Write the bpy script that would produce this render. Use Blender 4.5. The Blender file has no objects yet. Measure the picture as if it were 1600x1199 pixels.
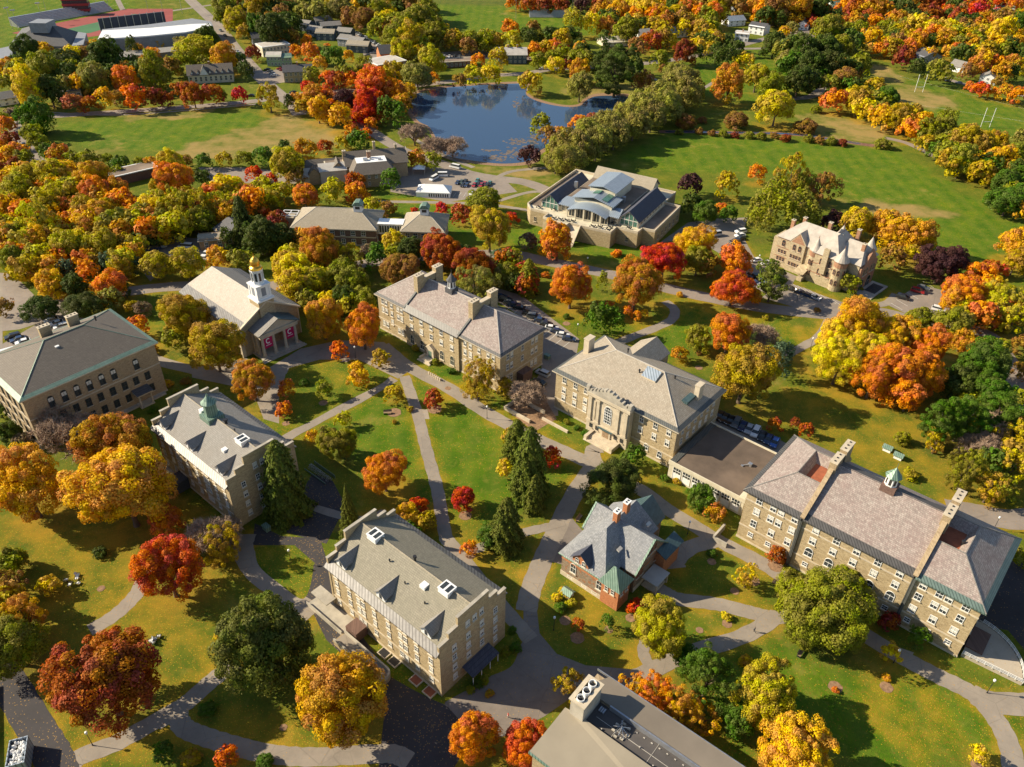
import bpy, math, random
import numpy as np
from mathutils import Vector, Matrix
R = math.radians
scene = bpy.context.scene
C = scene.collection
# ------------------------------------------------------------------ camera
CAMZ = 140.0
PITCH, ROLL, FPX = R(36.0), R(1.3), 1250.0
_F = Vector((0, math.cos(PITCH), -math.sin(PITCH)))
_R0 = Vector((1, 0, 0)); _U0 = _R0.cross(_F)
_R = _R0 * math.cos(ROLL) + _U0 * math.sin(ROLL)
_U = _U0 * math.cos(ROLL) - _R0 * math.sin(ROLL)
cd = bpy.data.cameras.new('camera'); cam = bpy.data.objects.new('camera', cd); C.objects.link(cam)
cam.matrix_world = Matrix(((_R.x, _U.x, -_F.x, 0), (_R.y, _U.y, -_F.y, 0), (_R.z, _U.z, -_F.z, CAMZ), (0, 0, 0, 1)))
cd.sensor_width = 36; cd.lens = 36 * FPX / 1600; cd.clip_start = 1; cd.clip_end = 20000
scene.camera = cam
# ------------------------------------------------------------------ world, sun, exposure
w = bpy.data.worlds.new('World'); scene.world = w; w.use_nodes = True
nt = w.node_tree; bg = nt.nodes['Background']; sky = nt.nodes.new('ShaderNodeTexSky')
sky.sky_type = 'NISHITA'; sky.sun_disc = False
SUN_AZ, SUN_EL = R(173), R(32)
sky.sun_elevation = SUN_EL; sky.sun_rotation = math.atan2(math.cos(SUN_AZ), math.sin(SUN_AZ))
sky.altitude = 300; sky.air_density = 1.0; sky.dust_density = 0.6
nt.links.new(sky.outputs[0], bg.inputs[0]); bg.inputs[1].default_value = 0.082
sd = bpy.data.lights.new('sun', 'SUN'); sd.energy = 5.0; sd.angle = R(0.5); sd.color = (1.0, 0.87, 0.655)
so = bpy.data.objects.new('sun', sd); C.objects.link(so)
sv = Vector((math.cos(SUN_AZ) * math.cos(SUN_EL), math.sin(SUN_AZ) * math.cos(SUN_EL), math.sin(SUN_EL)))
so.rotation_euler = sv.to_track_quat('Z', 'Y').to_euler(); so.location = sv * 500
scene.view_settings.view_transform = 'Standard'; scene.view_settings.look = 'None'
scene.view_settings.exposure = 0.82; scene.view_settings.gamma = 1
scene.cycles.max_bounces = 6; scene.cycles.transparent_max_bounces = 8
# ------------------------------------------------------------------ helpers
def G(x, y, z=0.0):
    """the point at height z seen at photo position x, y (photo is 1600 x 1199)"""
    d = _F * FPX + _R * (x - 800) - _U * (y - 599.5)
    t = (z - CAMZ) / d.z
    return Vector((d.x * t, d.y * t, z))
def PX(p):
    v = Vector((p[0], p[1], p[2] - CAMZ)); k = FPX / v.dot(_F)
    return 800 + k * v.dot(_R), 599.5 - k * v.dot(_U)
def depth(p): return Vector((p[0], p[1], p[2] - CAMZ)).dot(_F)
def tag(o, label=None, cat=None, group=None, kind=None):
    if label: o['label'] = label
    if cat: o['category'] = cat
    if group: o['group'] = group
    if kind: o['kind'] = kind
    return o
def empty(name, loc=(0, 0, 0), rz=0.0):
    o = bpy.data.objects.new(name, None); C.objects.link(o); o.location = loc; o.rotation_euler = (0, 0, rz)
    o.empty_display_size = 0.5
    return o
def link(name, me, parent=None, loc=None, rz=0.0, sc=None):
    o = bpy.data.objects.new(name, me); C.objects.link(o)
    if parent: o.parent = parent
    if loc is not None: o.location = loc
    if rz: o.rotation_euler = (0, 0, rz)
    if sc is not None: o.scale = sc
    return o
class MB:
    def __init__(s): s.v = []; s.f = []; s.m = []
    def face(s, pts, m=0):
        i = len(s.v); s.v += [tuple(p) for p in pts]; s.f.append(tuple(range(i, i + len(pts)))); s.m.append(m)
    def box(s, x0, x1, y0, y1, z0, z1, m=0, top=None):
        if x0 > x1: x0, x1 = x1, x0
        if y0 > y1: y0, y1 = y1, y0
        s.prism([(x0, y0), (x1, y0), (x1, y1), (x0, y1)], z0, z1, m, top)
    def prism(s, poly, z0, z1, m=0, top=None):
        n = len(poly); i = len(s.v)
        s.v += [(p[0], p[1], z0) for p in poly] + [(p[0], p[1], z1) for p in poly]
        for k in range(n):
            s.f.append((i + k, i + (k + 1) % n, i + n + (k + 1) % n, i + n + k)); s.m.append(m)
        s.f.append(tuple(i + n + k for k in range(n))); s.m.append(m if top is None else top)
        s.f.append(tuple(i + n - 1 - k for k in range(n))); s.m.append(m)
    def wallprofile(s, prof, x0, x1, m=0):
        """profile in (y,z) extruded along x"""
        n = len(prof); i = len(s.v)
        s.v += [(x0, p[0], p[1]) for p in prof] + [(x1, p[0], p[1]) for p in prof]
        for k in range(n):
            s.f.append((i + k, i + n + k, i + n + (k + 1) % n, i + (k + 1) % n)); s.m.append(m)
        s.f.append(tuple(i + k for k in range(n))); s.m.append(m)
        s.f.append(tuple(i + 2 * n - 1 - k for k in range(n))); s.m.append(m)
    def yprofile(s, prof, y0, y1, m=0):
        """profile in (x,z) extruded along y"""
        n = len(prof); i = len(s.v)
        s.v += [(p[0], y0, p[1]) for p in prof] + [(p[0], y1, p[1]) for p in prof]
        for k in range(n):
            s.f.append((i + k, i + (k + 1) % n, i + n + (k + 1) % n, i + n + k)); s.m.append(m)
        s.f.append(tuple(i + n - 1 - k for k in range(n))); s.m.append(m)
        s.f.append(tuple(i + n + k for k in range(n))); s.m.append(m)
    def cyl(s, cx, cy, z0, z1, r0, r1=None, n=12, m=0, top=None, ph=0.0):
        r1 = r0 if r1 is None else r1; i = len(s.v)
        for r, z in ((r0, z0), (r1, z1)):
            s.v += [(cx + r * math.cos(ph + 2 * math.pi * k / n), cy + r * math.sin(ph + 2 * math.pi * k / n), z) for k in range(n)]
        for k in range(n):
            s.f.append((i + k, i + (k + 1) % n, i + n + (k + 1) % n, i + n + k)); s.m.append(m)
        s.f.append(tuple(i + n + k for k in range(n))); s.m.append(m if top is None else top)
        s.f.append(tuple(i + n - 1 - k for k in range(n))); s.m.append(m)
    def lathe(s, cx, cy, prof, n=16, m=0):
        for (r0, z0), (r1, z1) in zip(prof, prof[1:]): s.ring(cx, cy, z0, z1, r0, r1, n, m)
    def ring(s, cx, cy, z0, z1, r0, r1, n, m):
        i = len(s.v)
        for r, z in ((r0, z0), (r1, z1)):
            s.v += [(cx + r * math.cos(2 * math.pi * k / n), cy + r * math.sin(2 * math.pi * k / n), z) for k in range(n)]
        for k in range(n):
            s.f.append((i + k, i + (k + 1) % n, i + n + (k + 1) % n, i + n + k)); s.m.append(m)
    def tube(s, p, q, r0, r1=None, n=5, m=0):
        p = Vector(p); q = Vector(q); d = (q - p)
        if d.length < 1e-6: return
        r1 = r0 if r1 is None else r1
        a = d.normalized(); b = a.orthogonal().normalized(); c = a.cross(b); i = len(s.v)
        for o, r in ((p, r0), (q, r1)):
            s.v += [tuple(o + (b * math.cos(2 * math.pi * k / n) + c * math.sin(2 * math.pi * k / n)) * r) for k in range(n)]
        for k in range(n):
            s.f.append((i + k, i + (k + 1) % n, i + n + (k + 1) % n, i + n + k)); s.m.append(m)
        s.f.append(tuple(i + n + k for k in range(n))); s.m.append(m)
        s.f.append(tuple(i + n - 1 - k for k in range(n))); s.m.append(m)
    def slab(s, pts, t, m=0, side=None):
        """a sloping polygon with thickness t downwards"""
        n = len(pts); i = len(s.v); side = m if side is None else side
        s.v += [tuple(p) for p in pts] + [(p[0], p[1], p[2] - t) for p in pts]
        s.f.append(tuple(i + k for k in range(n))); s.m.append(m)
        s.f.append(tuple(i + 2 * n - 1 - k for k in range(n))); s.m.append(side)
        for k in range(n):
            s.f.append((i + k, i + n + k, i + n + (k + 1) % n, i + (k + 1) % n)); s.m.append(side)
    def mesh(s, name, mats):
        me = bpy.data.meshes.new(name); me.from_pydata(s.v, [], s.f)
        for m in (mats if isinstance(mats, (list, tuple)) else [mats]): me.materials.append(m)
        me.polygons.foreach_set('material_index', s.m); me.update()
        return me
    def build(s, name, mats, parent=None, **k): return link(name, s.mesh(name, mats), parent, **k)
# ------------------------------------------------------------------ materials
def newmat(name):
    m = bpy.data.materials.new(name); m.use_nodes = True
    nt = m.node_tree; return m, nt, nt.nodes['Principled BSDF']
def node(nt, t, **kw):
    n = nt.nodes.new(t)
    for k, v in kw.items():
        if k.startswith('i_'): n.inputs[k[2:].replace('_', ' ')].default_value = v
        else: setattr(n, k, v)
    return n
def mixc(nt, fac, a, b, blend='MIX'):
    n = nt.nodes.new('ShaderNodeMix'); n.data_type = 'RGBA'; n.blend_type = blend
    for s, v in ((0, fac), (6, a), (7, b)):
        if hasattr(v, 'is_linked') or hasattr(v, 'links'): nt.links.new(v, n.inputs[s])
        else: n.inputs[s].default_value = v if s == 0 else (*v[:3], 1)
    return n.outputs[2]
def ramp(nt, src, lo, hi):
    n = nt.nodes.new('ShaderNodeMapRange'); n.inputs[1].default_value = lo; n.inputs[2].default_value = hi
    nt.links.new(src, n.inputs[0]); return n.outputs[0]
def noise(nt, scale, detail=3, rough=.6, vec=None, dist=0.0):
    n = nt.nodes.new('ShaderNodeTexNoise'); n.inputs['Scale'].default_value = scale
    n.inputs['Detail'].default_value = detail; n.inputs['Roughness'].default_value = rough; n.inputs['Distortion'].default_value = dist
    if vec is not None: nt.links.new(vec, n.inputs['Vector'])
    return n.outputs['Fac']
def objco(nt): return nt.nodes.new('ShaderNodeTexCoord').outputs['Object']
def math2(nt, op, a, b):
    n = nt.nodes.new('ShaderNodeMath'); n.operation = op
    for i, v in enumerate((a, b)):
        if hasattr(v, 'links'): nt.links.new(v, n.inputs[i])
        else: n.inputs[i].default_value = v
    return n.outputs[0]
def bump(nt, b, h, dist=.05, st=.5):
    n = nt.nodes.new('ShaderNodeBump'); n.inputs['Distance'].default_value = dist; n.inputs['Strength'].default_value = st
    nt.links.new(h, n.inputs['Height']); nt.links.new(n.outputs[0], b.inputs['Normal'])
def plain(name, col, rough=.7, var=.18, scale=.6, metal=0.0, fine=6.0, bmp=0.0):
    """a surface with cloudy wear and fine grain"""
    m, nt, b = newmat(name); co = objco(nt)
    n1 = noise(nt, scale, 4, .6, co); n2 = noise(nt, fine, 2, .6, co)
    d = tuple(c * (1 - var * 1.6) for c in col); l = tuple(min(1, c * (1 + var)) for c in col)
    c = mixc(nt, ramp(nt, n1, .3, .7), d, l); c = mixc(nt, math2(nt, 'MULTIPLY', ramp(nt, n2, .35, .75), var), c, l)
    nt.links.new(c, b.inputs['Base Color']); b.inputs['Roughness'].default_value = rough; b.inputs['Metallic'].default_value = metal
    if bmp: bump(nt, b, n2, bmp)
    return m
def masonry(name, c1, c2, mortar, bw=.7, bh=.32, msize=.03, rough=.85, patch=None):
    m, nt, b = newmat(name); co = objco(nt)
    s = nt.nodes.new('ShaderNodeSeparateXYZ'); nt.links.new(co, s.inputs[0])
    cb = nt.nodes.new('ShaderNodeCombineXYZ'); nt.links.new(math2(nt, 'ADD', s.outputs[0], s.outputs[1]), cb.inputs[0]); nt.links.new(s.outputs[2], cb.inputs[1])
    br = nt.nodes.new('ShaderNodeTexBrick'); nt.links.new(cb.outputs[0], br.inputs[0])
    br.inputs['Color1'].default_value = (*c1, 1); br.inputs['Color2'].default_value = (*c2, 1); br.inputs['Mortar'].default_value = (*mortar, 1)
    br.inputs['Scale'].default_value = 1; br.inputs['Brick Width'].default_value = bw; br.inputs['Row Height'].default_value = bh
    br.inputs['Mortar Size'].default_value = msize; br.inputs['Bias'].default_value = 0.0; br.offset = .43
    n1 = noise(nt, .35, 4, .65, co); n2 = noise(nt, 2.2, 3, .7, cb.outputs[0])
    c = mixc(nt, math2(nt, 'MULTIPLY', ramp(nt, n2, .5, .72), .75), br.outputs[0], tuple(x * .5 for x in c1))
    c = mixc(nt, math2(nt, 'MULTIPLY', ramp(nt, n1, .4, .75), .35), c, c2)
    if patch: c = mixc(nt, ramp(nt, noise(nt, 1.1, 2, .5, cb.outputs[0]), .55, .62), c, patch)
    nt.links.new(c, b.inputs['Base Color']); b.inputs['Roughness'].default_value = rough
    bump(nt, b, br.outputs['Fac'], -.04, .6)
    return m
def shingle(name, c1, c2, c3=None, rows=.35, rough=.75, streak=0.25, along='XY'):
    """slates or shingles: courses follow the height, colour varies slate by slate"""
    m, nt, b = newmat(name); co = objco(nt)
    s = nt.nodes.new('ShaderNodeSeparateXYZ'); nt.links.new(co, s.inputs[0])
    cb = nt.nodes.new('ShaderNodeCombineXYZ')
    nt.links.new(math2(nt, 'ADD', s.outputs[0], s.outputs[1]), cb.inputs[0]); nt.links.new(math2(nt, 'MULTIPLY', s.outputs[2], 1.9), cb.inputs[1])
    br = nt.nodes.new('ShaderNodeTexBrick'); nt.links.new(cb.outputs[0], br.inputs[0]); br.inputs['Scale'].default_value = 1
    br.inputs['Color1'].default_value = (*c1, 1); br.inputs['Color2'].default_value = (*c2, 1); br.inputs['Mortar'].default_value = (*[x * .55 for x in c1], 1)
    br.inputs['Brick Width'].default_value = .5; br.inputs['Row Height'].default_value = rows; br.inputs['Mortar Size'].default_value = .025
    n1 = noise(nt, .25, 5, .65, co); n2 = noise(nt, 3.0, 3, .7, co)
    c = mixc(nt, math2(nt, 'MULTIPLY', ramp(nt, n1, .42, .68), streak * 1.6), br.outputs[0], c3 or tuple(x * .6 for x in c1))
    c = mixc(nt, math2(nt, 'MULTIPLY', ramp(nt, n2, .5, .68), .7), c, c3 or c2); n3 = noise(nt, 1.4, 2, .8, co); c = mixc(nt, math2(nt, 'MULTIPLY', ramp(nt, n3, .58, .66), .28), c, tuple(min(1, x * 1.3) for x in c2))
    gv = nt.nodes.new('ShaderNodeMapping'); gv.inputs['Scale'].default_value = (1, 1, .12); nt.links.new(co, gv.inputs[0]); c = mixc(nt, math2(nt, 'MULTIPLY', ramp(nt, noise(nt, .9, 3, .6, gv.outputs[0]), .5, .75), .35), c, tuple(x * .6 for x in c1))
    nt.links.new(c, b.inputs['Base Color']); b.inputs['Roughness'].default_value = rough
    bump(nt, b, br.outputs['Fac'], -.03, .5)
    return m
def seam(name, c1, c2, step=.6, rough=.5, metal=.2):
    """standing seam sheet metal: narrow raised stripes"""
    m, nt, b = newmat(name); co = objco(nt)
    wv = nt.nodes.new('ShaderNodeTexWave'); wv.wave_type = 'BANDS'; wv.bands_direction = 'X'; wv.wave_profile = 'TRI'
    s = nt.nodes.new('ShaderNodeSeparateXYZ'); nt.links.new(co, s.inputs[0]); cb = nt.nodes.new('ShaderNodeCombineXYZ')
    nt.links.new(math2(nt, 'ADD', s.outputs[0], s.outputs[1]), cb.inputs[0]); nt.links.new(cb.outputs[0], wv.inputs[0])
    wv.inputs['Scale'].default_value = .314 / step
    n1 = noise(nt, .8, 4, .6, co)
    c = mixc(nt, ramp(nt, n1, .3, .7), c1, c2); c = mixc(nt, ramp(nt, wv.outputs['Fac'], .35, .15), c, tuple(x * .45 for x in c1))
    nt.links.new(c, b.inputs['Base Color']); b.inputs['Roughness'].default_value = rough; b.inputs['Metallic'].default_value = metal
    return m
def glassy(name, col, rough=.12):
    m, nt, b = newmat(name); n = noise(nt, 1.3, 2, .5, objco(nt))
    nt.links.new(mixc(nt, ramp(nt, n, .35, .65), tuple(c * .55 for c in col), col), b.inputs['Base Color'])
    b.inputs['Roughness'].default_value = rough; b.inputs['IOR'].default_value = 1.5
    return m
M = dict(
    stone=masonry('campus_stone', (.31, .225, .115), (.46, .36, .205), (.43, .34, .21), .75, .30, .035),
    stone2=masonry('dark_campus_stone', (.29, .205, .115), (.42, .315, .185), (.38, .29, .18), .7, .28, .035),
    mansion=masonry('warm_sandstone', (.37, .29, .17), (.50, .405, .26), (.42, .34, .22), .8, .35, .03),
    redstone=masonry('red_sandstone', (.31, .15, .085), (.42, .23, .13), (.26, .15, .09), .8, .35, .03),
    rubble=masonry('rubble_with_brick', (.17, .12, .08), (.33, .25, .17), (.24, .19, .13), .5, .25, .04, patch=(.30, .13, .055)),
    brick=masonry('red_brick', (.46, .15, .05), (.56, .22, .08), (.3, .16, .1), .3, .12, .015),
    darkbrick=masonry('brown_brick', (.12, .065, .05), (.19, .11, .08), (.16, .1, .08), .4, .16, .02),
    lime=plain('limestone', (.52, .44, .32), .7, .14, .5),
    conc=plain('concrete', (.40, .36, .29), .85, .2, .4),
    white=plain('white_paint', (.78, .78, .76), .5, .08, .8),
    cream=plain('cream_paint', (.60, .54, .40), .6, .12, .6),
    slate=shingle('pinkish_slate', (.25, .205, .18), (.41, .355, .31), (.24, .155, .14)),
    slate2=shingle('weathered_slate', (.31, .265, .20), (.42, .365, .285), (.29, .23, .165)),
    greyrf=shingle('grey_slate_roof', (.22, .205, .185), (.27, .255, .23), (.20, .175, .145)),
    asph=shingle('olive_shingle', (.225, .20, .145), (.28, .25, .185), (.20, .185, .13)),
    brownrf=shingle('brown_shingle', (.145, .118, .092), (.18, .15, .115), (.12, .1, .08)),
    darkrf=shingle('dark_shingle', (.075, .075, .08), (.11, .105, .11), (.06, .06, .06)),
    tanrf=shingle('tan_shingle', (.33, .28, .20), (.40, .34, .25), (.28, .24, .17)),
    chaprf=shingle('pale_chapel_slate', (.44, .39, .32), (.52, .47, .40), (.42, .33, .26)),
    lightmt=plain('pale_membrane', (.50, .46, .40), .55, .12, .3),
    felt=plain('brown_felt_roof', (.20, .165, .125), .85, .12, .09, fine=3),
    tanfelt=plain('tan_felt_roof', (.30, .255, .185), .85, .1, .09, fine=3),
    membrane=plain('dark_roof_membrane', (.085, .075, .07), .8, .25, .15),
    mansrf=plain('mansion_slates', (.40, .355, .30), .6, .14, .5),
    villarf=shingle('cool_grey_slate', (.20, .205, .21), (.33, .33, .33), (.16, .17, .19)),
    gutter=seam('dark_gutter', (.075, .072, .07), (.11, .105, .1), .7),
    verdi=seam('weathered_verdigris', (.10, .15, .13), (.15, .21, .185), .7),
    darkgravel=plain('dark_brown_gravel_roof', (.125, .09, .065), .95, .3, .12, fine=9),
    gravel=plain('gravel_roof', (.20, .15, .11), .95, .3, .12, fine=9),
    copper=seam('green_copper', (.13, .22, .165), (.23, .32, .25)),
    dkcopper=seam('dull_copper', (.085, .09, .085), (.13, .135, .125)),
    zinc=seam('zinc_eave', (.115, .108, .105), (.20, .19, .18), .9),
    bluemt=seam('blue_grey_metal_roof', (.30, .36, .42), (.40, .46, .52), .9, .4, .3),
    tealmt=seam('dark_teal_metal_roof', (.05, .09, .10), (.09, .15, .15), .5),
    navyrf=shingle('navy_slate', (.055, .06, .085), (.08, .085, .11), (.04, .045, .07)),
    glass=glassy('window_glass', (.05, .06, .065)),
    ggl=glassy('green_glass', (.10, .22, .17), .1),
    shade=plain('window_blind', (.60, .58, .50), .7, .05, 1),
    frame=plain('window_frame', (.72, .70, .64), .6, .05, 1),
    dframe=plain('dark_frame', (.05, .045, .04), .5, .1, 1),
    black=plain('black_metal', (.02, .02, .022), .45, .1, 1),
    steel=plain('galvanised_steel', (.45, .46, .48), .35, .15, 1, .7),
    gold=plain('gilded_dome', (.85, .50, .08), .28, .08, .6, .9),
    rust=plain('terracotta_coated_roof', (.33, .10, .045), .8, .25, .5),
    wood=plain('weathered_wood', (.28, .19, .11), .8, .2, 1.5),
    banner=plain('crimson_banner', (.45, .004, .085), .7, .06, 1),
    tent=plain('white_tent_fabric', (.82, .82, .80), .5, .04, .4),
    bluewall=plain('slate_blue_siding', (.07, .095, .125), .7, .15, .5),
    greywall=plain('grey_siding', (.22, .235, .26), .7, .12, .5),
    greenwall=plain('mint_siding', (.30, .40, .24), .7, .1, .5),
    red=plain('red_paint', (.36, .02, .02), .5, .1, .5),
    bark=plain('bark', (.14, .10, .07), .95, .35, 1.2, bmp=.1),
    twig=plain('bare_twigs', (.36, .25, .17), .95, .3, 1.0),
    rubber=plain('tyre_rubber', (.02, .02, .02), .8, .1, 2),
)
def objcol_mat(name, rough=.35, coat=0.0):
    m, nt, b = newmat(name); oi = nt.nodes.new('ShaderNodeObjectInfo')
    nt.links.new(oi.outputs['Color'], b.inputs['Base Color']); b.inputs['Roughness'].default_value = rough
    if coat: b.inputs['Coat Weight'].default_value = coat
    return m
M['carpaint'] = objcol_mat('car_paint', .3, .6)
def leafmat(name, stuff=False):
    """leaves: the tree's own colour, mottled branch by branch with a second colour, some light passing through"""
    m, nt, b = newmat(name)
    if stuff: col = node(nt, 'ShaderNodeAttribute', attribute_name='tint'); colo, amt = col.outputs['Color'], col.outputs['Alpha']; rnd = None
    else: oi = nt.nodes.new('ShaderNodeObjectInfo'); colo, amt, rnd = oi.outputs['Color'], oi.outputs['Alpha'], oi.outputs['Random']
    at = node(nt, 'ShaderNodeAttribute', attribute_name='leaf')
    s = nt.nodes.new('ShaderNodeSeparateColor'); nt.links.new(at.outputs['Color'], s.inputs[0])
    ge = nt.nodes.new('ShaderNodeNewGeometry')
    n1 = noise(nt, .16, 3, .6, ge.outputs['Position'])
    hs = nt.nodes.new('ShaderNodeHueSaturation'); nt.links.new(colo, hs.inputs['Color'])
    nt.links.new(math2(nt, 'ADD', math2(nt, 'ADD', math2(nt, 'MULTIPLY', s.outputs[0], .045), .4775), math2(nt, 'MULTIPLY', math2(nt, 'SUBTRACT', n1, .5), .065)), hs.inputs['Hue'])
    nt.links.new(math2(nt, 'ADD', .92, math2(nt, 'MULTIPLY', s.outputs[0], .16)), hs.inputs['Saturation'])
    nt.links.new(math2(nt, 'ADD', math2(nt, 'MULTIPLY', s.outputs[1], .75), .66), hs.inputs['Value'])
    f = math2(nt, 'ADD', math2(nt, 'MULTIPLY', n1, 1.2), math2(nt, 'MULTIPLY', s.outputs[0], .5))
    fac = math2(nt, 'MULTIPLY', ramp(nt, f, .72, 1.02), math2(nt, 'SUBTRACT', 1.0, amt))
    c = mixc(nt, fac, hs.outputs[0], (.19, .185, .018))
    nt.links.new(c, b.inputs['Base Color']); b.inputs['Roughness'].default_value = .65; b.inputs['Specular IOR Level'].default_value = .2
    tr = nt.nodes.new('ShaderNodeBsdfTranslucent'); nt.links.new(c, tr.inputs[0])
    mx = nt.nodes.new('ShaderNodeMixShader'); mx.inputs[0].default_value = .36
    nt.links.new(b.outputs[0], mx.inputs[1]); nt.links.new(tr.outputs[0], mx.inputs[2])
    nt.links.new(mx.outputs[0], nt.nodes['Material Output'].inputs[0])
    return m
M['leaf'] = leafmat('foliage'); M['leafs'] = leafmat('foliage_mass', True)
# ================================================================== the ground
def inside(xs, ys, poly):
    r = np.zeros(xs.shape, bool); n = len(poly); j = n - 1
    for i in range(n):
        xi, yi = poly[i][0], poly[i][1]; xj, yj = poly[j][0], poly[j][1]
        if yi != yj:
            r ^= ((yi > ys) != (yj > ys)) & (xs < (xj - xi) * (ys - yi) / (yj - yi) + xi)
        j = i
    return r
def gp(pts): return [G(*p) for p in pts]
LUSH = [  # mown greens
 [(0,0),(212,0),(205,30),(120,75),(0,120)], [(665,0),(790,0),(888,14),(960,28),(935,55),(830,55),(740,50),(690,38)],
 [(510,42),(590,45),(600,62),(560,66)], [(400,600),(610,600),(640,560),(880,640),(890,760),(700,830),(650,760),(520,700),(440,690)],
 [(960,245),(1060,205),(1400,235),(1500,300),(1600,345),(1600,440),(1500,430),(1400,350),(1250,270),(1050,270)],
 [(1050,100),(1200,75),(1250,130),(1150,170),(1090,140)], [(1390,130),(1450,120),(1600,170),(1600,215),(1560,215),(1480,190),(1420,170)],
 [(600,300),(740,300),(840,345),(860,420),(740,420),(600,340)], [(840,380),(1010,420),(1000,385),(860,360)],
 [(850,490),(1060,470),(1290,510),(1250,560),(1060,560),(900,510)], [(1030,980),(1600,1100),(1600,1199),(1100,1199)],
 [(95,190),(230,185),(330,175),(420,180),(350,235),(200,235),(110,225)], [(440,235),(400,225),(450,195),(520,205)], [(210,480),(260,480),(250,560),(225,540)]]
DRY = [  # worn and dried turf
 [(150,180),(330,168),(330,185),(200,190)], [(380,200),(450,175),(540,200),(520,240),(300,250),(250,240),(330,215)],
 [(1350,100),(1400,110),(1470,170),(1400,175)], [(1350,310),(1500,330),(1480,345),(1350,335)], [(870,135),(1010,135),(1000,150),(900,160)],
 [(1430,130),(1500,160),(1500,175),(1420,150)], [(1250,170),(1420,200),(1360,225),(1240,210)], [(740,260),(850,262),(850,275),(760,272)]]
AMBER = [ # thick leaf fall
 [(1160,610),(1420,600),(1500,680),(1600,770),(1480,780),(1330,720),(1180,650)], [(0,830),(210,800),(210,920),(330,960),(340,1050),(200,1150),(90,1100),(0,1000)],
 [(980,740),(1080,760),(1160,850),(1090,830),(1010,780)], [(850,1060),(1100,1060),(1130,1199),(950,1100)], [(1060,460),(1290,510),(1260,540),(1060,500)],
 [(650,600),(760,610),(880,680),(830,690)], [(740,550),(800,600),(860,690),(700,610)], [(430,560),(600,560),(620,600),(440,680)], [(400,850),(490,870),(470,930)],
 [(680,790),(830,830),(800,900),(740,890)], [(600,780),(680,790),(670,840),(620,800)], [(850,880),(1000,960),(980,1040),(870,1010)],
 [(1220,560),(1290,530),(1280,640)], [(380,1090),(600,1110),(560,1180),(300,1150)], [(300,520),(330,580),(230,560),(230,500)], [(640,195),(710,250),(860,265),(640,240)],[(1300,1000),(1480,1090),(1560,1199),(1400,1199)]]
def axis(segs):
    o = []
    for a, b, s in segs: o += list(np.arange(a, b, s))
    return np.array(o + [segs[-1][1]], float)
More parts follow.
